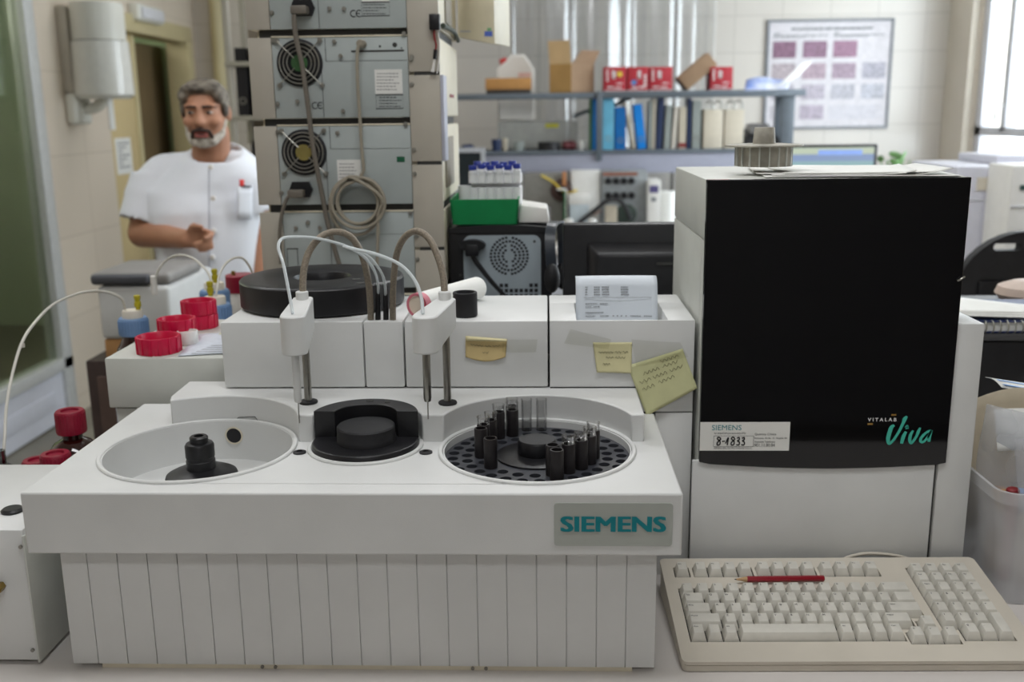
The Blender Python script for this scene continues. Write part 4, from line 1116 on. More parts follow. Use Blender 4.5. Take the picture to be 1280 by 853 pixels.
# fan grille of rectangular perforations in rings
c = W(636.5, 320, y=TY-.0006); b = MB()
for r, n in ((.012, 12), (.0195, 20), (.0265, 26), (.0335, 34)):
    for k in range(n):
        a = 2*PI*k/n+.06; x, z = c.x+r*math.cos(a), c.z+r*math.sin(a)
        if abs(x-c.x) > .0012 and abs(x-c.x) < .034 and abs(z-c.z) < .034: b.box(x-.0023, x+.0023, TY-.0010, TY-.0004, z-.0021, z+.0021)
part('fan_grille', b, 'black_matte', back)
b = MB()
for i in range(8):
    for j in range(5):
        x = W(621.5+i*6.6, 0, y=TY).x; z = W(620, 357+j*6.5, y=TY).z
        if j == 0 and 1 < i < 6: continue
        b.box(x-.0032, x+.0032, TY-.0010, TY-.0004, z-.0034, z+.0034)
part('vent_holes', b, 'black_matte', back)
c = W(591, 306, y=TY)
b = MB(); b.prism([(c.x+.024*math.cos(a*PI/12), c.z+.0105*math.sin(a*PI/12)) for a in range(24)], -.016, .0, m=FRONT(TY)); b.box(c.x-.012, c.x+.012, TY-.03, TY, c.z-.018, c.z+.004, .003)
cd = thing('mains_cable', 'black power plug and cord running down the computer\'s metal rear', 'cable', (c.x, TY-.02, c.z)); part('plug', b, 'black', cd)
b = MB(); b.tube([W(*p, y=TY-.022) for p in ((589, 309), (592, 322), (603, 338), (616, 354), (628, 367), (640, 380))], [.005, .0035], 10); part('cord', b, 'black', cd)
for px, py in ((668, 302), (575.5, 344)):
    s = W(px, py, y=TY); b = MB(); b.cyl((s.x, TY-.0004, s.z), .0025, .0012, 10, axis=(0, -1, 0)); part('screw', b, 'groove', back)
for x in (TX0+.03, TX1-.03):
    for y in (TY+.05, TY+.37): b = MB(); b.cyl((x, y, 0), .012, .01, 16); part('foot', b, 'black', pc_)

# arched black headband-like strap between the tower and the monitor
c = W(694, 290, y=1.74)
b = MB()
for off in (0,):
    pts = [W(*p, y=y) for p, y in (((690, 340), 1.72), ((688, 315), 1.72), ((687.5, 295), 1.73), ((690, 282), 1.75), ((696, 277.5), 1.78), ((701, 282), 1.81), ((703, 300), 1.83), ((703.5, 330), 1.84))]
    P = catmull(pts, 6); rings = []
    for i, p in enumerate(P):
        d = (P[min(i+1, len(P)-1)]-P[max(i-1, 0)]).normalized(); s_ = Vector((1, .1, 0)); s_ = (s_-d*s_.dot(d)).normalized(); n_ = d.cross(s_)
        rings.append([p+s_*.009+n_*.002, p-s_*.009+n_*.002, p-s_*.009-n_*.002, p+s_*.009-n_*.002])
    b.loft(rings)
hb = thing('headset', 'black headset with arched band hanging between computer tower and monitor', 'headset', (c.x, 1.76, .26)); part('headband', b, mat('dark_slate_plastic', (52, 58, 66), .35), hb)
for q in (W(690, 348, y=1.71), W(703, 345, y=1.84)):
    b = MB(); b.ell(q, (.014, .014, .026)); part('ear_cup', b, 'black_matte', hb)
b = MB(); b.box(.012, .03, 1.70, 1.86, 0, .265, .002)
single('stand_box', 'narrow dark box under the headset between tower and monitor', 'box', b, 'black_matte', (.02, 1.78, 0))

mo = thing('monitor', 'black flat monitor seen from behind, between computer and analyzer tower', 'monitor', (.21, 1.62, 0))
MX0, MX1, MZ0, MZ1, MY = .0262, .395, .118, .4262, 1.605
b = MB(); b.box(MX0, MX1, MY, MY+.028, MZ0, MZ1, .005); part('back_shell', b, 'black', mo)
c0 = W(735, 306, y=MY-.02)
b = MB(); xb0 = c0.x; zt = c0.z
b.hexa([(xb0-.004, MY+.002, .15), (MX1-.04, MY+.002, .15), (MX1-.04, MY+.002, zt+.004), (xb0-.004, MY+.002, zt+.004)], [(xb0+.014, MY-.022, .165), (MX1-.058, MY-.022, .165), (MX1-.058, MY-.022, zt-.016), (xb0+.014, MY-.022, zt-.016)], .006)
part('rear_bulge', b, 'black', mo)
b = MB(); b.box(MX0+.008, MX1-.008, MY+.0282, MY+.0292, MZ0+.014, MZ1-.012); part('screen', b, 'panel_black', mo)
b = MB(); b.box(.19, .235, MY-.018, MY+.02, .012, .24, .004); b.lathe([(0, .001), (.11, .001), (.112, .004), (.105, .011), (.03, .016), (0, .016)], (.2125, MY+.01, 0), 40); part('stand', b, 'black', mo)
c = W(832, 330, y=MY-.024); b = MB(); b.box(c.x-.014, c.x+.02, MY-.0245, MY-.0215, c.z-.002, c.z+.0025); part('slot', b, 'groove', mo)

# green tray, rack and vials on the tower
M['green'] = mat('bright_green_plastic', (0, 132, 72), .4, var=.05)
zt = .4043
gx0, gx1 = W(563, 278, y=1.81).x, W(649, 275, y=1.81).x
gb = MB()
tx0, tx1, ty0, ty1, tz1 = gx0, gx1, 1.808, 1.948, .452
b = MB()
b.hexa([(tx0+.004, ty0+.003, zt), (tx1-.004, ty0+.003, zt), (tx1-.004, ty1-.003, zt), (tx0+.004, ty1-.003, zt)], [(tx0+.004, ty0+.003, zt+.003), (tx1-.004, ty0+.003, zt+.003), (tx1-.004, ty1-.003, zt+.003), (tx0+.004, ty1-.003, zt+.003)])
w = .003
for (a0, a1, b0, b1) in (((tx0+.004, ty0+.003), (tx1-.004, ty0+.003), (tx0, ty0), (tx1, ty0)), ):
    b.hexa([(tx0+.004, ty0+.003, zt), (tx1-.004, ty0+.003, zt), (tx1-.004, ty0+.006, zt), (tx0+.004, ty0+.006, zt)], [(tx0, ty0, tz1-.002), (tx1, ty0, tz1-.002), (tx1, ty0+w, tz1-.002), (tx0, ty0+w, tz1-.002)])
    b.hexa([(tx0+.004, ty1-.006, zt), (tx1-.004, ty1-.006, zt), (tx1-.004, ty1-.003, zt), (tx0+.004, ty1-.003, zt)], [(tx0, ty1-w, tz1), (tx1, ty1-w, tz1), (tx1, ty1, tz1), (tx0, ty1, tz1)])
    b.hexa([(tx0+.004, ty0+.003, zt), (tx0+.007, ty0+.003, zt), (tx0+.007, ty1-.003, zt), (tx0+.004, ty1-.003, zt)], [(tx0, ty0, tz1-.002), (tx0+w, ty0, tz1-.002), (tx0+w, ty1, tz1), (tx0, ty1, tz1)])
    b.hexa([(tx1-.007, ty0+.003, zt), (tx1-.004, ty0+.003, zt), (tx1-.004, ty1-.003, zt), (tx1-.007, ty1-.003, zt)], [(tx1-w, ty0, tz1-.002), (tx1, ty0, tz1-.002), (tx1, ty1, tz1), (tx1-w, ty1, tz1)])
single('green_tray', 'bright green plastic tray on top of the computer tower', 'tray', b, 'green', ((tx0+tx1)/2, 1.88, zt))
b = MB(); wx0 = W(651, 270, y=1.83).x
b.hexa([(wx0-.005, 1.83, zt), (TX1-.004, 1.83, zt), (TX1-.004, 1.93, zt), (wx0, 1.95, zt)], [(wx0, 1.835, .437), (TX1-.008, 1.835, .431), (TX1-.008, 1.93, .431), (wx0, 1.95, .437)], .003)
single('white_box', 'small white box beside the green tray on the computer tower', 'box', b, 'white_pl', (wx0+.02, 1.88, zt))
# vial rack standing in the green tray
rx0, rx1 = W(586, 240, y=1.87).x, W(652, 240, y=1.87).x
rz0 = zt+.0032
rk = thing('vial_rack', 'white foam rack with a scalloped front standing in the green tray', 'rack', ((rx0+rx1)/2, 1.89, rz0))
n = 6; pitch = (rx1-rx0)/n
zr1 = W(620, 218, y=1.87).z
def scallop(z0, z1):
    ol = [(rx1, 1.925), (rx0, 1.925), (rx0, 1.870)]
    for i in range(n):
        cx = rx0+pitch*(i+.5)
        ol += [(cx+pitch*.47*math.cos(a), 1.870+pitch*.47*math.sin(a)) for a in [PI+PI*k/8 for k in range(9)]]
    ol += [(rx1, 1.870)]
    return ol
M['foam'] = mat('white_foam', (240, 240, 242), .8, var=.03, bump=.3, bscale=150)
b = MB(); b.prism(scallop(0, 0), zr1-.016, zr1); part('upper_tier', b, 'foam', rk)
b = MB(); b.prism(scallop(0, 0), rz0, zr1-.024); part('lower_tier', b, 'foam', rk)
b = MB(); b.box(rx0+.003, rx1-.003, 1.893, 1.915, zr1-.026, zr1-.014); part('spine', b, 'foam', rk)
M['vialcap'] = mat('royal_blue_cap', (42, 58, 150), .4); M['vial'] = mat('white_vial', (236, 237, 240), .35, var=.03)
vt = W(600, 207, y=1.862).z
def vial(x, y, zb, ztop, label):
    t = thing('vial', label, 'vial', (x, y, zb), 'blue-capped vials in the rack')
    b = MB(); b.lathe([(0, zb), (.0076, zb), (.0080, zb+.002), (.0080, ztop-.012), (.0060, ztop-.0095), (.0058, ztop-.004), (0, ztop-.004)], (x, y, 0), 18); part('body', b, 'vial', t)
    b = MB(); b.lathe([(0, ztop-.0085), (.0074, ztop-.0085), (.0076, ztop-.001), (.0070, ztop), (0, ztop)], (x, y, 0), 18); part('cap', b, 'vialcap', t)
ords = ['leftmost', 'second from the left', 'third from the left', 'fourth from the left', 'fifth from the left', 'rightmost']
for i in range(6):
    vial(rx0+pitch*(i+.5), 1.869, zr1+.0004, vt+(.0025 if i % 2 else 0), 'blue-capped white vial in the rack\'s front row, '+ords[i])
for i in range(5):
    vial(rx0+pitch*(i+.9), 1.904, zr1+.0004, vt+.006-(.002*(i % 2)), 'blue-capped white vial standing on the rack behind the front row, '+(ords[i] if i < 4 else 'rightmost'))
q = W(581, 240, y=1.86)
b = MB(); zc0 = rz0; b.lathe([(0, zc0), (.009, zc0), (.0125, q.z+.012), (.0118, q.z+.012), (.0085, zc0+.002), (0, zc0+.002)], (q.x, 1.86, 0), 24)
single('plastic_cup', 'translucent white small cup left of the vial rack in the green tray', 'cup', b, 'vial', (q.x, 1.86, zc0))

# ================================================================== right foreground
M['milky'] = sheet_translucent('milky_plastic_bin', (222, 222, 224), .5, .3)
M['clearbag'] = sheet_translucent('crinkled_clear_bag', (236, 236, 240), .72, .12)
bx0, bx1, by0, by1, bz = .5465, .79, 1.135, 1.33, .150
bn = thing('plastic_bin', 'milky translucent plastic bin full of bags and papers at the right edge', 'bin', ((bx0+bx1)/2, 1.23, 0))
def rr3(x0, x1, y0, y1, r, z): return [(p[0], p[1], z) for p in rrect(x0, x1, y0, y1, r)]
b = MB(); t_ = .002
b.loft([rr3(bx0+.012, bx1-.012, by0+.010, by1-.010, .022, .001), rr3(bx0+.006, bx1-.006, by0+.005, by1-.005, .024, .09), rr3(bx0, bx1, by0, by1, .026, bz-.016), rr3(bx0-.004, bx1+.004, by0-.004, by1+.004, .028, bz-.015), rr3(bx0-.005, bx1+.005, by0-.005, by1+.005, .028, bz), rr3(bx0-.001, bx1+.001, by0-.001, by1+.001, .026, bz),
        rr3(bx0+.002, bx1-.002, by0+.002, by1-.002, .024, bz-.018), rr3(bx0+.008, bx1-.008, by0+.007, by1-.007, .022, .09), rr3(bx0+.014, bx1-.014, by0+.012, by1-.012, .02, .004)])
part('bin_shell', b, 'milky', bn)
M['beige_paper'] = mat('beige_packaging_paper', (206, 194, 172), .7, var=.05); M['brown_card'] = mat('brown_cardboard', (172, 130, 84), .8, var=.07, vscale=20)
b = MB(); b.box(.60, .72, 1.18, 1.27, .006, .095, .004)
single('carton', 'pale beige carton at the bottom of the milky bin', 'box', b, 'beige_paper', (.66, 1.22, .006))
b = MB(); b.grid(lambda u, v: Vector((.556+.16*u, 1.205+.035*v+.018*math.sin(u*3+v*4), .07+.165*v-.055*u*v+.02*u)), 14, 12)
single('clear_bag', 'crinkled clear plastic bag sticking up out of the milky bin', 'bag', b, 'clearbag', (.63, 1.22, .07), solid=.0004)
b = MB(); b.grid(lambda u, v: Vector((.598+.14*u-.02*v, 1.165+.025*v+.010*math.sin(u*5+v*3), .065+.135*v+.01*u)), 14, 12)
single('clear_bag', 'second clear plastic bag leaning over the front rim of the milky bin', 'bag', b, 'clearbag', (.66, 1.17, .065), solid=.0004)
b = MB(); b.grid(lambda u, v: Vector((.5535+.19*u, 1.262+.028*math.sin(u*2.6)+.01*v, .05+.175*v+.025*math.sin(u*PI)*v-.03*u*v)), 12, 10)
single('packaging_sheet', 'large pale beige folded sheet standing at the back of the milky bin', 'paper', b, 'beige_paper', (.63, 1.27, .05), solid=.0006)
b = MB(); b.grid(lambda u, v: Vector((.575+.17*u, 1.225+.02*v, .172+.05*v-.035*u+.012*math.sin(u*4))), 10, 6)
single('packaging_sheet', 'pale paper flap bulging over the bags in the milky bin', 'paper', b, 'paper', (.65, 1.23, .17), solid=.0006)
b = MB(); b.grid(lambda u, v: Vector((.607+.17*u, 1.30+.05*v, .236-.028*u+.004*math.sin(v*3))), 8, 6)
bl = single('leaflet', 'white leaflet with blue bands on top of the packaging at the right edge', 'leaflet', b, 'paper', (.68, 1.32, .235), solid=.0005)
M['blue_band'] = mat('light_blue_print', (120, 160, 214), .6)
for k in (0, 1):
    b = MB(); b.grid(lambda u, v: Vector((.612+.165*u, 1.303+.009*k*2+.007*v, .2372-.028*u+.004*math.sin(.1+.4*k)+.0006)), 8, 2); part('band', b, 'blue_band', bl, solid=.0003)
for k, (x, y, r, m_) in enumerate(((.588, 1.235, .012, 'brown_card'), (.606, 1.215, .008, 'blue_band'), (.590, 1.205, .008, 'redwire'), (.622, 1.205, .010, 'beige_paper'))):
    b = MB(); b.cyl((x, y, .006), r, .112+.006*k, 14, bev=.002)
    single('packet', ['brown', 'light blue', 'dark red', 'beige'][k]+' rolled packet among the bags in the milky bin', 'packet', b, m_, (x, y, .006), 'packets in the bin')

# black printer with notebook and papers, chair
pr_ = thing('printer', 'black desktop printer behind the analyzer tower under notebook and papers', 'printer', (.85, 1.75, 0))
pz = W(1250, 418, y=1.60).z
b = MB(); b.box(.60, 1.02, 1.60, 1.95, .002, pz-.012, .006); part('body', b, 'black', pr_)
b = MB(); b.box(.60, 1.02, 1.597, 1.953, pz-.011, pz, .003); part('lid', b, mat('dark_grey_lid', (70, 70, 72), .45), pr_)
b = MB(); b.box(.70, .98, 1.5975, 1.6005, .05, .12, .001); part('output_slot', b, 'panel_black', pr_)
M['navy'] = mat('navy_cover', (34, 48, 92), .5, var=.05)
nb = thing('notebook', 'dark blue spiral notebook lying on the black printer', 'notebook', (.80, 1.66, pz))
b = MB(); b.box(.62, .98, 1.606, 1.80, pz+.0005, pz+.003, .0008); b.box(.62, .98, 1.606, 1.80, pz+.018, pz+.0205, .0008); part('cover', b, 'navy', nb)
b = MB(); b.box(.624, .976, 1.61, 1.797, pz+.003, pz+.018); part('pages', b, 'paper', nb)
b = MB()
for k in range(30): b.tube([(.63+k*.0118, 1.607+.009*math.cos(a), pz+.0105+.0105*math.sin(a)) for a in [x*PI/5 for x in range(11)]], .0012, 5, 2)
part('spiral', b, 'zinc', nb)
for k in range(3):
    b = MB(); b.grid(lambda u, v: Vector((.60+.36*u+.01*k, 1.612+.01*k+.19*v*(1-.80*min(1, u*1.9)), pz+.0225+.0025*k+.010*(1-u)**2*(1-.3*k)+.006*v)), 12, 6)
    single('paper_sheet', ['lowest white sheet lying on the navy notebook', 'middle white sheet in the small pile on the navy notebook', 'top white sheet curling up on the navy notebook'][k], 'paper', b, 'paper', (.78, 1.7, pz+.021), 'papers on the notebook', solid=.0004)
q = W(1265, 374, y=1.9)
b = MB(); b.lathe([(0, 0), (.05, 0), (.06, .012), (.055, .026), (.03, .036), (0, .038)], (q.x+.03, 1.9, pz+.0005), 30)
single('round_lid', 'pale pinkish domed lid on the black printer behind the papers', 'lid', b, mat('pale_pink_beige', (196, 176, 164), .5), (q.x+.03, 1.9, pz))

ch = thing('office_chair', 'black office chair with slotted backrest behind the printer', 'chair', (1.13, 2.42, -.93))
b = MB(); cx, cz = 1.17, .10
def backpt(u, v):
    a = -1.0+2*u; wv = .225*(1-.18*(v-.4)**2)
    return Vector((cx+a*wv, 2.42-.05*(1-a*a)+.03*v, -.10+.42*v))
ol = [(1.0, -.08), (1.28, -.08), (1.30, .05), (1.305, .15)]+[(1.14+.165*math.cos(a), .15+.165*math.sin(a)) for a in [PI*k/18 for k in range(1, 18)]]+[(.975, .15), (.98, .05)]
hole = rrect(1.060, 1.124, .270, .287, .007)
b.prism(ol, 0, .03, holes=[hole], m=FRONT(2.38)); part('backrest', b, 'black_matte', ch, bevel=.0012)
b = MB(); b.box(1.03, 1.25, 2.372, 2.392, -.02, .20, .008); part('back_pad', b, 'black', ch)
b = MB(); b.box(.92, 1.42, 2.40, 2.86, -.43, -.36, .03, 3); part('seat', b, 'black_matte', ch)
b = MB(); b.box(1.14, 1.20, 2.372, 2.40, -.40, .05, .004); b.box(1.14, 1.20, 2.39, 2.6, -.445, -.43, .004); part('back_bracket', b, 'black', ch)
b = MB(); b.cyl((1.17, 2.63, -.86), .028, .42, 20); part('column', b, 'steel', ch)
for k in range(5):
    a = 2*PI*k/5+.3; e = Vector((1.17+.28*math.cos(a), 2.63+.28*math.sin(a), -.865))
    b = MB(); b.cap((1.17, 2.63, -.84), e, .024, .016); lg = part('leg', b, 'black', ch)
    b = MB(); b.cyl(e+Vector((0, -.012, -.038)), .027, .024, 18, axis=(0, 1, 0)); part('caster', b, 'black_matte', lg)
# ================================================================== room
FZ = -.93; CZ = 1.85; XL = -2.5; XR = 2.85; YBK = 7.3; YFR = -2.4
M['tile_back'] = tile_mat('cream_wall_tiles_back', (216, 210, 202), (196, 190, 182), (0, 2), .33, .25)
M['tile_side'] = tile_mat('cream_wall_tiles_side', (218, 206, 190), (198, 186, 170), (1, 2), .45, .42, .3)
M['tile_front'] = tile_mat('grey_wall_tiles_front', (172, 170, 168), (150, 148, 146), (0, 2), .33, .25, .4)  # unseen wall, greyed to tune the light it bounces onto front faces
M['ceil'] = mat('white_ceiling', (228, 226, 220), .9, var=.01)
M['floor'] = mat('olive_grey_floor', (128, 124, 112), .4, var=.1, vscale=6)
M['alu'] = mat('aluminium_frame', (212, 214, 214), .35, .2, var=.03)
M['alu_d'] = mat('aluminium_frame_grey', (214, 215, 220), .4, .0, var=.03)
M['door_cream'] = mat('cream_door_paint', (206, 186, 140), .45, var=.03, vscale=5)
M['frame_cream'] = mat('pale_olive_door_frame', (196, 184, 144), .45, var=.03, vscale=5)
M['opening_dark'] = mat('dim_brown_opening', (120, 102, 74), .5, var=.05, vscale=5)
M['white_door'] = mat('white_door_panel', (206, 208, 218), .45, var=.02)
b = MB(); b.box(-4.6, XR+.2, YFR-.2, YBK+.2, FZ-.1, FZ); structure('floor', b, 'floor')
b = MB(); b.box(-4.6, XR+.2, YFR-.2, YBK+.2, CZ, CZ+.1); structure('ceiling', b, 'ceil')
b = MB(); b.box(XL-.1, XR+.2, YBK, YBK+.15, FZ, CZ); structure('wall_back', b, 'tile_back')
b = MB(); b.box(-4.6, XR+.2, YFR-.15, YFR, FZ, CZ); structure('wall_front', b, 'tile_front')
# left wall with glazed partition and door opening
GY0, GY1 = 2.4, 4.98; DY0, DY1 = 5.745, 7.08; DZ = 1.12
b = MB(); b.box(XL-.12, XL, YFR, GY0, FZ, CZ); b.box(XL-.12, XL, GY1, DY0, FZ, CZ); b.box(XL-.12, XL, DY1, YBK, FZ, CZ); b.box(XL-.12, XL, DY0, DY1, DZ, CZ)
structure('wall_left', b, 'tile_side')
d = bpy.data.objects.new('door_1', None); COL.objects.link(d); d['kind'] = 'structure'; BASE[d] = Vector((XL, 3.7, FZ)); d.location = BASE[d]
zr0, zr1 = W(30, 484, x=XL).z, W(30, 470, x=XL).z
zr0 = -.66; zr1 = -.60
b = MB()
for (y0, y1, z0, z1) in ((GY1-.095, GY1, FZ, CZ), (GY0, GY0+.06, FZ, CZ), (3.6, 3.66, FZ, CZ), (GY0, GY1, zr0, zr1), (GY0, GY1, 1.62, 1.68)): b.box(XL-.07, XL+.012, y0, y1, z0, z1, .004)
structure('door_frame', b, 'alu', d)
M['green_glass'] = clear('greenish_glass', (228, 233, 224), .14, .06, .4)
for y0, y1 in ((GY0+.06, 3.6), (3.66, GY1-.095)):
    b = MB(); b.box(XL-.035, XL-.027, y0, y1, zr1, 1.62); structure('glass_pane', b, 'green_glass', d)
    b = MB(); b.box(XL-.05, XL-.01, y0, y1, FZ+.01, zr0); b.box(XL-.055, XL-.005, y0+.10, y1-.10, FZ+.09, zr0-.09, .004); structure('lower_panel', b, 'white_door', d)
# corridor seen through the glass
M['green_wall'] = mat('pale_green_wall', (176, 196, 160), .8, var=.04, vscale=2); M['dark_wainscot'] = mat('dark_grey_wainscot', (104, 94, 84), .6, var=.08, vscale=3)
b = MB(); b.box(-4.6, -4.5, YFR, YBK+.2, .50, CZ); structure('wall_corridor', b, 'green_wall')
b = MB(); b.box(-4.6, -4.49, YFR, YBK+.2, FZ, .50); structure('trim_1', b, 'dark_wainscot')
b = MB(); b.box(-4.6, XL-.12, YBK, YBK+.15, FZ, CZ); structure('wall_corridor_end', b, 'green_wall')
# cream double door
d = bpy.data.objects.new('door_2', None); COL.objects.link(d); d['kind'] = 'structure'; BASE[d] = Vector((XL, 6.5, FZ)); d.location = BASE[d]
b = MB()
for (y0, y1, z0, z1) in ((DY0+.001, DY0+.02, FZ, DZ+.0), (DY1-.02, DY1+.085, FZ, DZ), (DY0-.075, DY1+.085, DZ-.01, DZ+.095)): b.box(XL-.13, XL+(.025 if y1 > DY0+.5 else -.005), y0, y1, z0, z1, .005)
structure('door_frame', b, 'frame_cream', d)
ym = W(176, 120, x=XL).y
b = MB(); b.box(XL-.075, XL-.03, DY0+.02, ym, FZ+.01, DZ-.02, .004); structure('door_leaf', b, 'door_cream', d)
b = MB(); b.box(XL-.08, XL-.02, ym-.03, ym+.03, FZ+.01, DZ-.02, .004); structure('door_stile', b, 'frame_cream', d)
b = MB(); b.box(XL-.30, XL-.25, ym-.25, DY1+.9, FZ+.01, DZ-.02, .004); structure('dark_opening_panel', b, 'opening_dark', d)  # dim brown panel, darkness of the door opening put in as colour
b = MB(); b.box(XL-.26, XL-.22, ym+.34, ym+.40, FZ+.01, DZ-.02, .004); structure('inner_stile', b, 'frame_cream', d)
q = W(160, 262, x=XL)
b = MB(); b.tube([(XL-.03, ym-.09, q.z), (XL+.02, ym-.09, q.z), (XL+.02, ym-.16, q.z-.01)], .011, 8, smooth=False); structure('door_handle', b, 'steel', d)
a, e = W(143, 173, x=XL-.028), W(167, 216, x=XL-.028)
b = MB(); b.box(XL-.0305, XL-.0285, a.y, e.y, e.z, a.z)
n_ = single('door_notice', 'white printed notice on the cream door left of the person', 'notice', b, 'paper', (XL-.03, (a.y+e.y)/2, (a.z+e.z)/2))
b = MB()
for k in range(7):
    z = a.z-.03-(a.z-e.z-.05)*k/7; b.box(XL-.0285, XL-.0280, a.y+.03, e.y-.03-.05*(k % 3), z-.006, z+.002)
part('print', b, 'ink_faint', n_)
# right wall with windows
WY = (2.6, 3.9, 5.2, 6.9); WZ0, WZ1 = .17, 1.72
b = MB(); b.box(XR, XR+.2, YFR, WY[0], FZ, CZ); b.box(XR, XR+.2, WY[-1], YBK, FZ, CZ); b.box(XR, XR+.2, WY[0], WY[-1], FZ, WZ0); b.box(XR, XR+.2, WY[0], WY[-1], WZ1, CZ)
structure('wall_right', b, 'tile_side')
tz = W(1245, 165, x=XR).z
for i in range(3):
    y0, y1 = WY[i], WY[i+1]
    w = bpy.data.objects.new('window_%d' % (i+1), None); COL.objects.link(w); w['kind'] = 'structure'; BASE[w] = Vector((XR, (y0+y1)/2, WZ0)); w.location = BASE[w]
    b = MB(); yc = W(1254, 100, x=XR).y if i == 2 else (y0+y1)/2
    for (a0, a1, z0, z1) in ((y0, y0+.07, WZ0, WZ1), (y1-.09, y1, WZ0, WZ1), (yc-.04, yc+.04, tz, WZ1), (y0, y1, WZ0, WZ0+.05), (y0, y1, WZ1-.06, WZ1), (y0, y1, tz-.03, tz+.03)): b.box(XR+.02, XR+.09, a0, a1, z0, z1, .004)
    structure('window_frame', b, 'alu_d', w)
    b = MB(); b.box(XR+.05, XR+.056, y0+.02, y1-.02, WZ0+.02, WZ1-.02); structure('window_pane', b, 'glass', w)
    if i == 2:
        b = MB(); b.tube([(XR+.02, yc, .62), (XR-.02, yc, .62), (XR-.025, yc+.02, .52)], .012, 8, smooth=False); structure('window_handle', b, 'alu', w)
b = MB(); b.box(XR-.03, XR+.02, WY[0]-.05, WY[-1]+.05, WZ0-.03, WZ0, .006); structure('trim_2', b, 'alu_d')
# pilaster / roller-blind strip beside the window
b = MB(); b.box(XR-.05, XR, WY[-1]+.02, YBK, FZ, CZ); structure('trim_3', b, mat('beige_pillar_paint', (210, 201, 186), .6, var=.03, vscale=3))

# ---------------- water heater, wall lamp on the left wall
M['white_enamel'] = mat('white_enamel', (222, 222, 214), .3, var=.02, vscale=4)
hy = 5.62; zt_ = W(122, 6, x=XL+.15, ).z; zb_ = W(128, 124, x=XL+.15).z; zs = W(125, 53, x=XL+.15).z
r = .14; hxc = XL+.17
cc = W(125, 60, x=hxc); hy = cc.y
wh = thing('wall_dispenser', 'white cylindrical paper dispenser mounted on the tiled wall beside the glazed partition', 'dispenser', (hxc, hy, zb_))
b = MB(); b.lathe([(0, zs+.004), (r*.96, zs+.004), (r*.96, zt_-.02), (r*.92, zt_), (0, zt_)], (hxc, hy, 0), 40); part('upper_cover', b, 'white_enamel', wh)
b = MB(); b.lathe([(0, zb_), (r*.9, zb_), (r*1.08, zb_+.02), (r*1.03, zs-.002), (r*.98, zs), (0, zs)], (hxc, hy, 0), 40); part('lower_cover', b, mat('glossy_white_cover', (226, 226, 220), .12, var=.02), wh)
b = MB(); b.box(XL, XL+.05, hy-.10, hy+.10, zb_+.03, zt_-.02, .006); part('back_plate', b, 'metal_grey', wh)
b = MB(); b.box(XL, XL+.06, hy-.11, hy+.08, zb_-.13, zb_+.03, .02, 3); b.tube([(XL+.05, hy, zb_-.05), (XL+.12, hy, zb_-.04), (hxc, hy, zb_+.005)], .03, 10); part('bracket', b, 'white_enamel', wh)
q = W(139, 142, x=hxc+.05)
b = MB(); b.box(hxc+.045, hxc+.055, q.y-.03, q.y+.03, q.z-.085, zb_+.02, .003); part('paper_end', b, 'paper', wh)
q = W(186, 18, x=XL+.05)
b = MB(); b.box(XL, XL+.07, q.y-.20, q.y+.20, q.z-.05, q.z+.05, .015, 3)
wl = single('wall_lamp', 'small grey-white oblong lamp fixed above the cream door', 'lamp', b, 'white_enamel', (XL, q.y, q.z-.05))
b = MB(); b.box(XL+.07, XL+.085, q.y-.17, q.y+.17, q.z-.035, q.z+.03, .005); part('diffuser', b, 'alu_d', wl)
# pipe and shelf with folders behind the person
q = W(272, 40, y=YBK-.05)
b = MB(); b.cyl((q.x, YBK-.06, FZ), .045, CZ-FZ, 20)
single('wall_pipe', 'beige vertical pipe along the back wall behind the person', 'pipe', b, 'frame_cream', (q.x, YBK-.06, FZ))
sy = 4.6
sa = W(283, 77, y=sy); sb = W(286, 145, y=sy)
sh = thing('folder_shelf', 'grey steel shelf unit with folders behind the person\'s shoulder', 'shelf', (sa.x+.3, sy+.15, FZ))
for z in (sa.z, sb.z, sb.z-.40, FZ+.12):
    b = MB(); b.box(sa.x-.01, sa.x+.75, sy, sy+.30, z-.022, z, .002); part('shelf_board', b, 'metal_grey', sh)
for x in (sa.x+.0, sa.x+.73):
    for y in (sy+.004, sy+.27): b = MB(); b.box(x-.008, x+.02, y, y+.026, FZ, 1.25, .002); part('post', b, 'metal_grey', sh)
b = MB(); b.box(sa.x-.01, sa.x+.75, sy+.29, sy+.30, FZ+.1, 1.2); part('back_panel', b, mat('taupe_panel', (150, 138, 122), .6), sh)
M['blackbinder'] = mat('black_binder', (30, 28, 30), .5, var=.1); M['whitebinder'] = mat('off_white_binder', (206, 198, 186), .5, var=.04); M['maroonbinder'] = mat('maroon_binder', (96, 44, 48), .5, var=.06); M['greybinder'] = mat('grey_green_binder', (150, 156, 152), .5, var=.05); M['navybinder'] = mat('navy_binder', (38, 52, 86), .5, var=.05)
M['bluebinder'] = mat('strong_blue_binder', (0, 104, 176), .45, var=.04); M['bluebinder2'] = mat('bright_blue_binder', (0, 132, 222), .45, var=.04); M['skybinder'] = mat('sky_blue_binder', (110, 184, 214), .45, var=.12, vscale=9); M['greenbinder'] = mat('green_binder', (60, 110, 70), .5); M['beigebinder'] = mat('beige_binder', (196, 186, 168), .55, var=.04)
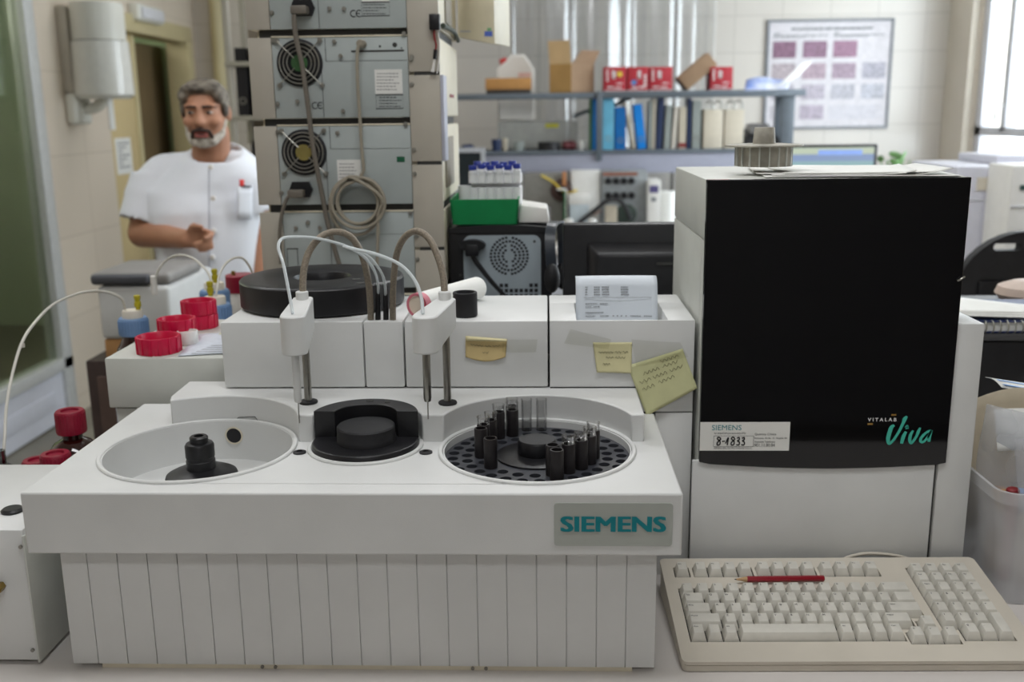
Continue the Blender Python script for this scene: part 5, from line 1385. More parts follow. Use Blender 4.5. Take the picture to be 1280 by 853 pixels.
def binder(label, x, y, z, w, h, d_, m, lean=0., group='folders', hole=True, label_m=None, band=None, kind='binder'):
    t = thing(kind, label, 'binder', (x, y, z), group)
    Rm = Matrix.Translation((x, y, z)) @ Matrix.Rotation(lean, 4, 'Y')
    b = MB(); b.xf = Rm; b.box(0, .003, 0, d_, 0, h, .001, 1); b.box(w-.003, w, 0, d_, 0, h, .001, 1); b.box(0, w, -.002, .003, 0, h, .001, 1); part('cover', b, m, t)
    b = MB(); b.xf = Rm; b.box(.005, w-.005, .006, d_-.008, .004, h-.010); part('pages', b, 'paper', t)
    if hole and w > .045:
        b = MB(); b.xf = Rm; b.lathe([(.012, 0), (.016, 0), (.016, .002), (.012, .002), (.012, 0)], (w/2, -.0035, h*.22), 18, axis=(0, 1, 0)); b.bm.transform(Matrix.Identity(4)); part('finger_ring', b, 'zinc', t)
    if label_m:
        b = MB(); b.xf = Rm; b.box(w*.15, w*.85, -.0035, -.001, h*.45, h*.88); part('spine_label', b, label_m, t)
    if band:
        b = MB(); b.xf = Rm; b.box(.0, w, -.0035, -.001, h*.04, h*.14); part('band', b, band, t)
    return t
fx = sa.x+.03
for i, (w, h, m, ln, lbl) in enumerate(((.05, .30, 'blackbinder', .0, 'black folder at the left end of the grey shelf behind the person'), (.045, .30, 'blackbinder', -.06, 'black folder leaning on the grey shelf behind the person'), (.06, .29, 'whitebinder', .0, 'cream folder right of the black ones on the grey shelf'), (.05, .28, 'maroonbinder', .0, 'maroon folder on the upper grey shelf at the stack\'s edge'))):
    binder(lbl, fx+(.02 if i == 1 else 0), sy+.03, sb.z, w, h, .22, m, ln, 'folders behind the person'); fx += w+.022
fx = sa.x+.03
for i, (w, h, m, lbl) in enumerate(((.045, .27, 'whitebinder', 'cream folder at the left end of the lower grey shelf'), (.05, .29, 'blackbinder', 'black folder on the lower grey shelf beside the person'), (.06, .29, 'whitebinder', 'cream folder right of the black one on the lower grey shelf'))):
    binder(lbl, fx, sy+.03, sb.z-.40, w, h, .22, m, 0., 'folders behind the person'); fx += w+.012

# ---------------- bins at left: trolley, carton, white lidded bin
ty = 2.32
a = W(121, 358, y=ty); e = W(197, 424, y=ty)
tz_ = W(126, 448, y=ty).z
tr = thing('trolley', 'dark brown trolley cabinet at the left under carton and white bin', 'trolley', (a.x+.15, ty+.2, FZ))
b = MB(); b.box(W(114, 480, y=ty).x, W(205, 470, y=ty).x, ty-.02, ty+.34, FZ+.07, tz_-.001, .006); part('body', b, mat('dark_brown_laminate', (58, 46, 44), .5, var=.1), tr)
b = MB(); b.box(W(118, 480, y=ty).x+.02, W(205, 470, y=ty).x-.03, ty-.03, ty-.018, FZ+.1, tz_-.04, .004); dd = part('door', b, mat('brown_laminate', (78, 62, 56), .5), tr)
for x in (W(114, 480, y=ty).x+.04, W(205, 470, y=ty).x-.04):
    for y in (ty+.03, ty+.31): b = MB(); b.cyl((x-.012, y, FZ+.036), .035, .024, 16, axis=(1, 0, 0)); part('caster', b, 'black', tr)
b = MB(); b.box(a.x+.004, e.x, ty, ty+.30, tz_, e.z-.001, .003)
single('cardboard_box', 'brown cardboard box on the trolley under the white bin', 'box', b, 'brown_card', (a.x+.15, ty+.15, tz_))
bnw = thing('waste_bin', 'white square bin with dark grey lid beside the person', 'bin', (a.x+.15, ty+.15, e.z))
b = MB(); b.box(a.x, e.x+.04, ty-.005, ty+.32, e.z, a.z, .012, 3); part('body', b, mat('white_bin_plastic', (196, 198, 198), .45, var=.02), bnw)
b = MB(); lz = W(150, 338, y=ty).z; b.box(a.x-.02, e.x+.04, ty+.005, ty+.24, a.z+.0, lz-.008, .012, 3); part('lid', b, mat('dark_grey_lid_plastic', (134, 132, 130), .5, var=.05), bnw)
b = MB(); b.box(a.x-.01, a.x+.13, ty-.012, ty+.02, a.z+.004, a.z+.028, .008, 3); part('lid_handle', b, mat('slate_handle', (70, 72, 78), .5), bnw)

# ================================================================== main bench
b = MB(); b.prism([(-.98, .62), (1.45, .62), (1.45, 2.25), (-.665, 2.25), (-.665, 1.36), (-.98, 1.36)], -.035, 0)
be = single('lab_bench', 'pale lab bench carrying the analyzer and the instrument stack', 'bench', b, 'bench', (.2, 1.4, 0), bevel=.003)
be.name = 'lab_bench'
b = MB(); b.box(-.62, 1.40, .75, 2.2, FZ+.08, -.035); part('cabinet', b, 'white_door', be)
b = MB(); b.box(-.60, 1.38, .80, 2.15, FZ, FZ+.08); part('plinth', b, 'black_matte', be)
# ================================================================== far bench and shelf
M['shelf_grey'] = mat('blue_grey_shelf_steel', (104, 112, 120), .45, .2, var=.04)
M['apron'] = mat('lavender_grey_apron', (160, 162, 178), .45, var=.02)
YS = 6.0; TOPZ = .7185; LOWZ = .385; FBZ = -.135
fb = thing('far_bench', 'long pale bench at the far side under the two-tier shelf', 'bench', (.5, 6.3, FZ))
b = MB(); b.box(-.95, 1.75, 5.55, 6.75, FBZ-.04, FBZ, .004); part('worktop', b, 'bench', fb)
b = MB(); b.box(-.93, 1.73, 5.62, 6.7, FZ, FBZ-.04); part('cabinet', b, 'white_door', fb)
sf = thing('bench_shelf', 'blue-grey steel two-tier shelf over the far bench carrying boxes and binders', 'shelf', (.5, 6.2, FBZ))
x0, x1 = -.86, 1.513
xm = W(749.5, 120, y=YS).x
b = MB(); b.box(x0, xm-.01, YS, YS+.22, TOPZ-.032, TOPZ, .003); part('shelf_board', b, 'shelf_grey', sf)
b = MB(); b.box(xm-.01, x1, YS, YS+.22, TOPZ-.034, TOPZ+.004, .003); part('shelf_board', b, 'shelf_grey', sf)
b = MB(); b.box(x0, x1, YS, YS+.44, LOWZ-.022, LOWZ, .003); part('shelf_board', b, 'shelf_grey', sf)
b = MB(); b.box(x0, x1-.05, YS+.015, YS+.03, .250, LOWZ-.022, .002); part('apron', b, 'apron', sf)
for x in (x0+.02, xm, x1-.115):
    for y in (YS-.012 if x == xm else YS+.02, YS+.19): b = MB(); b.box(x-.018, x+.018 + (.04 if x > 1 else 0), y, y+.03, FBZ if y > YS+.1 else (LOWZ-.06), TOPZ+.006, .003); part('post', b, 'shelf_grey', sf)
for x in (x0+.06, x1-.16):
    b = MB(); b.box(x-.02, x+.02, YS+.2, YS+.24, FBZ, LOWZ, .003); part('post', b, 'shelf_grey', sf)
b = MB(); b.tube([W(716, 146, y=YS+.21), W(742, 136, y=YS+.21)], .012, 6, smooth=False); b.tube([W(767, 132, y=YS+.21), W(790, 121, y=YS+.21)], .012, 6, smooth=False); part('brace', b, 'shelf_grey', sf)

def fx_(px, y=YS+.02): return W(px, 118, y=y).x
# canister standing on a grey crate behind the upper board
M['hdpe'] = sheet_translucent('white_jerrycan_plastic', (236, 232, 226), .04, .4)
jy = YS+.33
jx0, jx1 = W(622, 100, y=jy).x, W(668, 100, y=jy).x; jz0, jz1 = W(645, 151, y=jy).z, W(645, 69, y=jy).z
jc = thing('jerrycan', 'white plastic canister with red cap standing behind the upper shelf board', 'canister', ((jx0+jx1)/2, jy, jz0))
cx = (jx0+jx1)/2; w = jx1-jx0
b = MB(); b.prism([(jx0, jz0), (jx1, jz0), (jx1, jz1-.085), (jx1-.055, jz1-.004), (jx1-.075, jz1), (jx0+.085, jz1), (jx0+.065, jz1-.03), (jx0+.012, jz1-.07), (jx0, jz1-.085)], 0, .17, m=FRONT(jy-.08)); part('body', b, 'hdpe', jc, bevel=.012)
b = MB(); b.cyl((jx0+.045, jy, jz1-.055), .024, .038, 18, axis=(-.35, 0, 1), bev=.003); part('cap', b, mat('red_cap', (206, 44, 44), .4), jc)
b = MB(); b.box(jx0+.13, jx1-.02, jy-.0815, jy-.0795, jz0+.26, jz0+.285); part('pink_label', b, mat('pale_pink_label', (232, 190, 180), .6), jc)
b = MB(); gx0, gx1 = W(622, 160, y=jy-.14).x, W(722, 160, y=jy-.14).x
gz = jz0
b.box(gx0, gx1, jy-.13, jy+.11, LOWZ, gz-.002, .012, 3)
crate = single('storage_crate', 'translucent grey storage crate on the lower shelf under the canister', 'crate', b, sheet_translucent('grey_crate_plastic', (206, 206, 200), .45, .3), ((gx0+gx1)/2, jy, LOWZ))
q = W(690, 157, y=YS+.19); b = MB(); b.box(q.x-.04, q.x+.04, jy-.1325, jy-.1305, q.z-.012, q.z+.012)
part('yellow_label', b, mat('yellow_label', (214, 208, 60), .5), crate)
# clutter on the left of the lower shelf
for px0, px1, h, m, lbl, nm in ((575, 592, .045, 'navybinder', 'dark blue crumpled cloth at the left end of the lower shelf', 'cloth'), (613, 626, .07, 'navybinder', 'small dark blue pot on the lower shelf', 'pot'), (627, 634, .075, 'beigebinder', 'small beige jar beside the dark blue pot', 'jar'), (640, 655, .055, 'greybinder', 'small grey-green tub in front of the storage crate', 'tub'), (672, 700, .05, 'blackbinder', 'dark roll of tape before the storage crate with yellow label', 'tape roll'), (702, 722, .06, 'maroonbinder', 'dark reddish pouch near the middle post on the lower shelf', 'pouch'), (723, 733, .055, 'paper', 'small white tub left of the green-edged binder', 'tub')):
    xa, xb = fx_(px0, YS+.06), fx_(px1, YS+.06); r = (xb-xa)/2; b = MB()
    if nm in ('pot', 'jar', 'tub'): b.lathe([(0, LOWZ), (r*.8, LOWZ), (r, LOWZ+h*.8), (r*.95, LOWZ+h), (r*.7, LOWZ+h), (0, LOWZ+h*.96)], ((xa+xb)/2, YS+.08, 0), 20)
    elif nm == 'tape roll': b.lathe([(r*.5, 0), (r, 0), (r, h), (r*.5, h), (r*.5, 0)], ((xa+xb)/2, YS+.08, LOWZ), 24)
    else:
        for k in range(4): b.ell(((xa+xb)/2+r*.45*math.sin(k*2.3), YS+.08+.015*math.cos(k*1.9), LOWZ+h*.48), (r*.62, .035, h*.47))
    single(nm.replace(' ', '_'), lbl, nm, b, m, ((xa+xb)/2, YS+.08, LOWZ), remesh=.006 if nm in ('cloth', 'pouch') else 0)
# flat carton, open carton, red boxes, tilted carton, papers on the upper board
xa, xb = fx_(607), fx_(664)
t = thing('flat_carton', 'shallow brown carton in front of the white canister on the upper shelf', 'box', ((xa+xb)/2, YS+.1, TOPZ))
b = MB(); b.box(xa+.004, xb-.004, YS+.012, YS+.16, TOPZ+.0005, TOPZ+.024, .002); part('base', b, mat('dark_brown_base', (66, 56, 48), .7), t)
b = MB(); b.box(xa, xb, YS+.010, YS+.165, TOPZ+.024, W(640, 97.5, y=YS+.01).z, .003); part('top', b, mat('orange_brown_card', (186, 136, 80), .8, var=.05), t)
xa, xm_, xb = fx_(687), fx_(714), fx_(743)
M['card_a'] = mat('tan_cardboard', (176, 138, 84), .85, var=.06, vscale=9); M['card_b'] = mat('taupe_cardboard', (160, 132, 106), .85, var=.05, vscale=9)
zc1 = W(715, 80, y=YS+.05).z
M['card_c'] = mat('pale_inner_cardboard', (208, 176, 132), .85, var=.05, vscale=9)
t = thing('open_carton', 'open cardboard carton with raised flaps on the upper shelf', 'box', ((xa+xb)/2, YS+.1, TOPZ))
A = Vector((xa, YS+.055, 0)); B_ = Vector((xm_, YS+.012, 0)); C_ = Vector((xb, YS+.085, 0)); D_ = A+C_-B_
def wall(P, Q, z0, z1, th=.004):
    d = (Q-P).normalized(); n = Vector((-d.y, d.x, 0))*th
    b = MB(); b.hexa([(P.x, P.y, z0), (Q.x, Q.y, z0), (Q.x+n.x, Q.y+n.y, z0), (P.x+n.x, P.y+n.y, z0)], [(P.x, P.y, z1), (Q.x, Q.y, z1), (Q.x+n.x, Q.y+n.y, z1), (P.x+n.x, P.y+n.y, z1)]); return b
z0 = TOPZ+.001
part('side_panel', wall(A, B_, z0, zc1), 'card_a', t); part('side_panel', wall(B_, C_, z0, zc1), 'card_b', t); part('side_panel', wall(C_, D_, z0, zc1), 'card_b', t); part('side_panel', wall(D_, A, z0, zc1), 'card_a', t)
b = MB(); b.hexa([(p.x, p.y, z0) for p in (A, B_, C_, D_)], [(p.x, p.y, z0+.004) for p in (A, B_, C_, D_)]); part('bottom', b, 'card_b', t)
fz = W(697, 51, y=YS+.05).z
def flap(P, Q, off, th=.004):
    b = MB(); o = Vector(off); q = Vector((0, th, 0)); P = Vector((P.x, P.y, zc1)); Q = Vector((Q.x, Q.y, zc1))
    b.hexa([tuple(P), tuple(Q), tuple(Q+q), tuple(P+q)], [tuple(P+o), tuple(Q+o), tuple(Q+o+q), tuple(P+o+q)]); part('flap', b, 'card_c', t)
flap(A, B_, (-.010, -.01, fz-zc1)); P1 = B_; 
b = MB(); ztop = W(750, 64, y=YS+.1).z
Pz = [Vector((xm_+.005, YS+.014, zc1)), Vector((xb, YS+.085, zc1)), Vector((W(750, 64, y=YS+.08).x, YS+.08, ztop)), Vector((W(727, 64, y=YS+.0).x, YS-.005, ztop))]
b.hexa([tuple(p) for p in Pz], [tuple(p+Vector((-.002, .004, .002))) for p in Pz]); part('flap', b, 'card_b', t)
b = MB(); b.stroke([((A.x+.07), zc1-.03), ((A.x+.06), zc1-.12)], .022, FRONT(YS+.02)); b.bm.clear() if False else b.bm.free()
M['redbox'] = mat('red_carton', (180, 46, 58), .5, var=.06, vscale=20)
M['yellow_p'] = mat('yellow_print', (224, 196, 70), .5); M['blue_p'] = mat('blue_print', (90, 130, 190), .5)
for i, (p0, p1, lbl) in enumerate(((755, 782.5, 'red glove carton with yellow dot, leftmost of the red row on the shelf'), (784, 810, 'red glove carton with blue dot, second in the red row on the shelf'), (811.5, 840, 'red glove carton at the right of the row of three, beside the tilted carton'), (887.5, 915, 'lone red glove carton right of the tilted brown carton'))):
    xa, xb = fx_(p0), fx_(p1); zt = W((p0+p1)/2, 83.5, y=YS+.02).z; zb = TOPZ+.0045+(.0 if i < 3 else 0)
    t = thing('glove_carton', lbl, 'box', ((xa+xb)/2, YS+.08, zb), 'red cartons on the upper shelf')
    b = MB(); b.box(xa, xb, YS+.018, YS+.20, zb, zt, .003); part('carton', b, 'redbox', t)
    w, h = xb-xa, zt-zb
    b = MB()
    if i in (0, 2, 3):
        for v in range(5): b.box(xa+w*.10, xa+w*.20, YS+.0165, YS+.0185, zb+h*(.42+.10*v), zb+h*(.48+.10*v))
    for (u0, u1, v0, v1) in ((.36, .44, .55, .85), (.46, .52, .5, .82), (.36, .52, .52, .58), (.15, .45, .15, .20), (.5, .8, .12, .17), (.55, .85, .3, .34)):
        if i == 1: u0, u1 = 1-u1, 1-u0
        b.box(xa+w*u0, xa+w*u1, YS+.0165, YS+.0185, zb+h*v0, zb+h*v1)
    if i == 1:
        for v in range(4): b.box(xa+w*.78, xa+w*.92, YS+.0165, YS+.0185, zb+h*(.2+.13*v), zb+h*(.28+.13*v))
    b.box(xa, xb, YS+.0165, YS+.0185, zb+h*.02, zb+h*.05); part('white_print', b, 'white_print', t)
    if i < 2:
        b = MB(); b.cyl((xa+w*(.70 if i == 0 else .32), YS+.0185, zb+h*(.70 if i == 0 else .36)), w*.13, .003, 16, axis=(0, -1, 0)); part('dot', b, 'yellow_p' if i == 0 else 'blue_p', t)
# tilted carton
pA, pB, pC, pD = W(846, 106, y=YS+.05), W(868, 104, y=YS+.05), W(888, 74, y=YS+.05), W(884, 57, y=YS+.05)
dirv = Vector((W(884, 60, y=YS).x-W(847, 92, y=YS).x, 0, W(884, 60, y=YS).z-W(847, 92, y=YS).z)); ang = math.atan2(dirv.z, dirv.x)
t = thing('tilted_carton', 'brown carton leaning at a slant between the red boxes', 'box', (pA.x+.05, YS+.1, TOPZ))
Lc = dirv.length*1.02; hh = .092
b = MB(); org = Vector((pA.x+.063, YS+.03, TOPZ+.0055))
b.xf = Matrix.Translation(org) @ Matrix.Rotation(-ang, 4, 'Y'); b.box(0, Lc, 0, .17, 0, hh, .004); part('carton', b, 'card_b', t)
b = MB(); b.xf = Matrix.Translation(org) @ Matrix.Rotation(-ang, 4, 'Y'); b.box(-.0015, .001, .01, .16, .008, hh-.008, .0005); part('end_label', b, mat('dark_end_print', (86, 84, 84), .6, var=.4, vscale=25), t)
# papers
b = MB(); pa = W(930, 110, y=YS+.05); pb = W(985, 110, y=YS+.05)
b.grid(lambda u, v: W(930+55*u+3*v, 113.5-2*u-(12+5*math.sin(u*3.1+.6)**2)*v, y=YS-.012+.10*v-.004*math.sin(u*6)), 14, 8)
M['bluewhite'] = mat('blue_white_print', (228, 230, 238), .6, rgb2=(120, 150, 220), vscale=7)
single('leaflet', 'blue and white crumpled leaflet lying on the upper shelf before the poster', 'leaflet', b, 'bluewhite', ((pa.x+pb.x)/2, YS+.08, TOPZ+.004), 'papers on the upper shelf', solid=.001)
q0 = W(985, 108, y=YS+.1); q1 = W(1012, 76, y=YS+.1)
b = MB(); b.grid(lambda u, v: W(966+22*u+(36-9*u)*v, 110-9*u*(1-v)-31*v**1.25-2*u*v, y=YS-.012+.07*v+.03*u), 6, 10)
single('leaflet', 'white sheet curling up steeply from the upper shelf in front of the poster', 'leaflet', b, 'paper', ((q0.x+q1.x)/2, YS+.1, TOPZ+.004), 'papers on the upper shelf', solid=.001)

# binders on the lower board
G = 'binders on the lower shelf'
def bpx(lbl, p0, p1, ptop, m, lean=0., **k):
    xa, xb = W(p0, 180, y=YS+.05).x, W(p1, 180, y=YS+.05).x; h = W(p0, ptop, y=YS+.05).z-LOWZ
    binder(lbl, xa, YS+.05, LOWZ+.001+(abs(math.sin(lean))*(xb-xa) if lean > 0 else 0)*0+.0005, xb-xa, min(h, .297), .14, m, lean, G, **k)
bpx('thin green binder at the left end of the binder row', 737, 740, 123, 'greenbinder', hole=False)
bpx('narrow blue binder just left of the middle post', 740.5, 745, 123, 'bluebinder', hole=False)
bpx('sky-blue patterned binder just right of the middle post', 753.5, 767, 123, 'skybinder')
bpx('strong blue short binder beside the sky-blue one', 768.5, 782, 134, 'bluebinder')
bpx('thin taupe folder leaning left on the lower shelf', 791, 794, 128, 'beigebinder', -.20, hole=False)
bpx('bright blue binder leaning left beside the taupe folder', 797.5, 808, 131, 'bluebinder2', -.12)
bpx('grey-green folder right of the bright blue binder', 810.5, 814.5, 126, 'greybinder', hole=False)
bpx('beige thin folder next to the navy binder', 815.5, 818.5, 122, 'beigebinder', hole=False)
bpx('navy binder leaning slightly right in the row', 819.5, 826.5, 122, 'navybinder', .05)
bpx('grey-green thick binder right of the navy one', 830, 837, 132, 'greybinder', .04)
bpx('white folder leaning right in the binder row', 839, 844, 133, 'whitebinder', .06, hole=False)
bpx('beige binder with red band at its foot', 848.5, 857, 134, 'beigebinder', .0, band='redwire')
bpx('narrow black binder right of the red-banded one', 859, 863, 123, 'navybinder', hole=False)
bpx('pale grey-green binder right of the narrow dark one', 865, 875, 126, 'greybinder')
M['cream_box'] = mat('cream_box_file', (216, 206, 188), .6, var=.03)
for i, (p0, p1) in enumerate(((879, 903), (905, 929))):
    xa, xb = W(p0, 180, y=YS+.05).x, W(p1, 180, y=YS+.05).x; zt = W(p0, 137, y=YS+.05).z
    t = thing('box_file', 'cream upright magazine file with two wire arches, '+('left' if i == 0 else 'right')+' one of the pair', 'box file', (xa, YS+.05, LOWZ), 'box files on the lower shelf')
    b = MB(); b.box(xa, xb, YS+.05, YS+.30, LOWZ+.001, zt, .003); part('box', b, 'cream_box', t)
    for f in (.28, .72):
        c = xa+(xb-xa)*f; b = MB(); b.tube([(c-.022, YS+.06, zt), (c-.022, YS+.06, zt+.03), (c, YS+.06, zt+.05), (c+.022, YS+.06, zt+.03), (c+.022, YS+.06, zt)], .006, 8); part('wire_arch', b, 'zinc', t)
xa, xb = W(938, 180, y=YS+.08).x, W(966, 180, y=YS+.08).x
t = thing('desk_phone', 'dark device with grey lid at the right end of the lower shelf', 'device', ((xa+xb)/2, YS+.1, LOWZ))
b = MB(); b.hexa([(xa-.05, YS+.03, LOWZ), (xb+.05, YS+.03, LOWZ), (xb+.05, YS+.2, LOWZ), (xa-.05, YS+.2, LOWZ)], [(xa-.03, YS+.05, LOWZ+.07), (xb+.02, YS+.05, LOWZ+.07), (xb+.02, YS+.2, LOWZ+.12), (xa-.03, YS+.2, LOWZ+.12)], .006); part('body', b, 'black', t)
b = MB(); b.hexa([(xa-.01, YS+.06, LOWZ+.085), (xb, YS+.06, LOWZ+.085), (xb, YS+.2, LOWZ+.13), (xa-.01, YS+.2, LOWZ+.13)], [(xa, YS+.07, LOWZ+.10), (xb-.01, YS+.07, LOWZ+.10), (xb-.01, YS+.2, LOWZ+.145), (xa, YS+.2, LOWZ+.145)], .004); part('lid', b, mat('mid_grey_lid', (120, 118, 118), .5), t)

# equipment under the shelf on the far bench
def blk(nm, lbl, cat, p0, q0, p1, q1, y, d_, m, bev=.004, group=None, zb=None):
    a = W(p0, q0, y=y); c = W(p1, q1, y=y); z0 = FBZ if zb is None else zb
    t = thing(nm, lbl, cat, ((a.x+c.x)/2, y+d_/2, z0), group)
    b = MB(); b.box(a.x, c.x, y, y+d_, z0+.0005, a.z, bev); part('body', b, m, t); return t, a, c
YE = 5.80
t, a, c = blk('electronics_unit', 'grey bench unit with a dark copper coil on its front', 'instrument', 655, 217, 713, 285, YE+.08, .25, mat('mid_grey_unit', (132, 130, 124), .5, .1))
q = W(702, 238, y=YE+.08)
b = MB(); b.lathe([(0, 0), (.062, 0), (.066, .01), (.062, .03), (.03, .034), (.026, .02), (0, .02)], (q.x, YE+.08, q.z), 28, axis=(0, -1, 0)); part('coil', b, mat('dark_copper_coil', (72, 50, 44), .5, var=.3, vscale=20), t)
b = MB(); b.box(q.x+.005, q.x+.025, YE+.04, YE+.07, q.z+.03, q.z+.11, .003); part('copper_tab', b, mat('copper_tab', (190, 128, 80), .5), t)
b = MB(); b.tube([(q.x-.12, YE+.06, q.z+.09), (q.x-.05, YE+.05, q.z+.05), (q.x+.02, YE+.05, q.z-.01), (q.x+.09, YE+.06, q.z)], .006, 6); part('wire', b, 'yellow_p', t)
q = W(676, 268, y=YE+.02)
b = MB(); b.lathe([(.03, 0), (.055, 0), (.055, .03), (.03, .03), (.03, 0)], (q.x, YE+.075, q.z), 24, axis=(0, -1, 0)); part('hose_coil', b, mat('pinkish_hose', (168, 144, 134), .5), t)
b = MB(); a = W(705, 238, y=YE-.02); c = W(708, 283, y=YE-.02); b.box(a.x, c.x-.004, YE-.02, YE+.06, FBZ+.0005, a.z, .001)
t = single('circuit_board', 'upright green circuit board with pale edge on the far bench', 'circuit board', b, mat('green_circuit_board', (54, 122, 78), .5, var=.1), (a.x, YE, FBZ))
b = MB(); b.box(c.x-.004, c.x+.002, YE-.022, YE+.06, FBZ+.0005, a.z+.005, .001); b.box(a.x-.04, c.x, YE-.022, YE+.06, a.z+.0005, a.z+.006, .001); part('edge_frame', b, 'paper', t)
t, a, c = blk('power_supply', 'white upright unit with a sagging thin wire on the far bench', 'instrument', 714, 214, 750, 285, YE+.06, .2, 'white_pl')
b = MB(); b.tube([(a.x, YE+.05, .0), (a.x+.06, YE+.04, .03), (a.x+.12, YE+.04, .02), (c.x+.01, YE+.05, .045)], .004, 6); part('wire', b, mat('dull_pink_wire', (176, 130, 112), .5), t)
t, a, c = blk('lidded_tub', 'pale tub with white lid in front of the white upright unit', 'tub', 712, 245, 736, 285, YE-.06, .1, mat('pale_blue_tub', (190, 200, 206), .4))
b = MB(); b.box(a.x-.004, c.x+.004, YE-.064, YE+.044, a.z-.05, a.z+.004, .004); part('lid', b, 'white_pl', t)
t, a, c = blk('control_unit', 'grey control unit with two rows of black knobs on the far bench', 'instrument', 752, 214, 808, 288, YE+.04, .25, mat('blue_grey_control_panel', (146, 150, 152), .5, .1))
for rpy in (226, 244):
    for k in range(4):
        if rpy == 226 and k == 3: pass
        q = W(760+k*9.8, rpy, y=YE+.04); b = MB(); b.cyl((q.x, YE+.042, q.z), .019, .022, 16, axis=(0, -1, 0), bev=.003); part('knob', b, 'black', t)
b = MB(); q = W(760, 218, y=YE+.04); b.box(q.x-.03, q.x+.17, YE+.037, YE+.041, q.z-.008, q.z+.01); part('stripe', b, mat('rust_stripe', (150, 96, 76), .6), t)
b = MB(); b.tube([W(*p, y=YE-.08) for p in ((722, 280), (740, 266), (756, 253), (766, 249.5), (776, 252), (783, 262), (788, 275))], .013, 8)
single('black_hose', 'thick black hose arching in front of the control unit with knobs', 'hose', b, 'black', (W(756, 280, y=YE-.08).x, YE-.08, FBZ))
q = W(783, 270, y=YE-.02); b = MB(); b.lathe([(0, 0), (.05, 0), (.06, .02), (.06, .05), (0, .06)], (q.x, YE+.03, q.z), 24, axis=(0, -1, 0.2))
b.box(q.x-.03, q.x+.03, YE-.03, YE+.03, FBZ, q.z-.03)
t = single('dark_reel', 'dark green-black reel standing before the control unit', 'reel', b, mat('black_green_reel', (34, 48, 40), .5, var=.3, vscale=30), (q.x, YE, FBZ))
q0 = W(764, 262, y=YE-.03); b = MB(); b.box(q0.x-.035, q0.x+.035, YE-.035, YE+.02, FBZ+.0005, q0.z+.02, .003); single('beige_packet', 'beige packet beside the dark reel on the far bench', 'packet', b, 'beigebinder', (q0.x, YE, FBZ))
b = MB()
for k in range(5): b.tube([(q0.x-.03+.02*k, YE-.06, FBZ+.003), (q0.x+.01+.02*k, YE-.07, FBZ+.04+.01*k), (q0.x+.09+.02*k, YE-.06, FBZ+.025), (q0.x+.16+.01*k, YE-.05, FBZ+.006)], .005, 6)
single('green_wires', 'bundle of green wires in front of the dark reel', 'wires', b, mat('green_wire', (92, 136, 84), .5), (q0.x+.06, YE-.06, FBZ))
t, a, c = blk('folder_box', 'white upright box with purple label beside the control unit', 'box', 810, 225.5, 825, 285, YE-.02, .2, 'white_pl')
b = MB(); q1 = W(812, 232, y=YE-.02); q2 = W(823, 241, y=YE-.02); b.box(q1.x, q2.x, YE-.0225, YE-.0195, q2.z, q1.z); part('label', b, mat('purple_label', (92, 84, 130), .5), t)
b = MB(); q1 = W(814, 247, y=YE-.02); q2 = W(820, 252, y=YE-.02); b.box(q1.x, q2.x, YE-.0225, YE-.0195, q2.z, q1.z); part('small_mark', b, 'ink_faint', t)
q = W(836, 240, y=YE); b = MB(); b.lathe([(0, FBZ+.0005), (.045, FBZ+.0005), (.045, q.z-.004), (.042, q.z), (0, q.z)], (q.x, YE+.05, 0), 24)
single('paper_roll', 'white upright roll next to the white box with purple label', 'roll', b, 'paper', (q.x, YE+.05, FBZ))
for px, lbl in ((711, 'small white pot at the foot of the lidded tub'), (740, 'small white pot in front of the white upright unit')):
    q = W(px, 274, y=5.66); b = MB(); b.lathe([(0, FBZ+.0005), (.022, FBZ+.0005), (.026, q.z-.005), (.022, q.z), (0, q.z)], (q.x, 5.66, 0), 18); single('white_pot', lbl, 'pot', b, 'white_pl', (q.x, 5.66, FBZ), 'white pots on the far bench')
# old dark screen with pale frame at the left
y = 5.62
a = W(570, 185, y=y); c = W(607, 240, y=y)
t = thing('old_monitor', 'dark-screened monitor with pale grey frame right of the instrument stack', 'monitor', ((a.x+c.x)/2, y+.1, FBZ))
b = MB(); xl_ = a.x-.22; b.prism([(xl_, c.z), (c.x, c.z), (c.x, a.z), (xl_, a.z)], 0, .03, holes=[[(xl_+.03, c.z+.03), (c.x-.024, c.z+.03), (c.x-.024, a.z-.026), (xl_+.03, a.z-.026)]], m=FRONT(y)); part('bezel', b, mat('pale_grey_bezel', (196, 198, 204), .45), t)
b = MB(); b.box(xl_+.01, c.x-.01, y+.012, y+.12, c.z+.01, a.z-.01, .006); part('back_shell', b, 'abs_grey', t)
b = MB(); b.box(xl_+.028, c.x-.022, y+.009, y+.0125, c.z+.028, a.z-.024); part('screen', b, mat('dark_screen', (38, 46, 50), .2), t)
b = MB(); b.box((xl_+c.x)/2-.04, (xl_+c.x)/2+.04, y+.04, y+.08, FBZ+.02, c.z+.02); b.box((xl_+c.x)/2-.12, (xl_+c.x)/2+.12, y-.01, y+.16, FBZ+.0005, FBZ+.022, .004); part('stand', b, 'abs_grey', t)

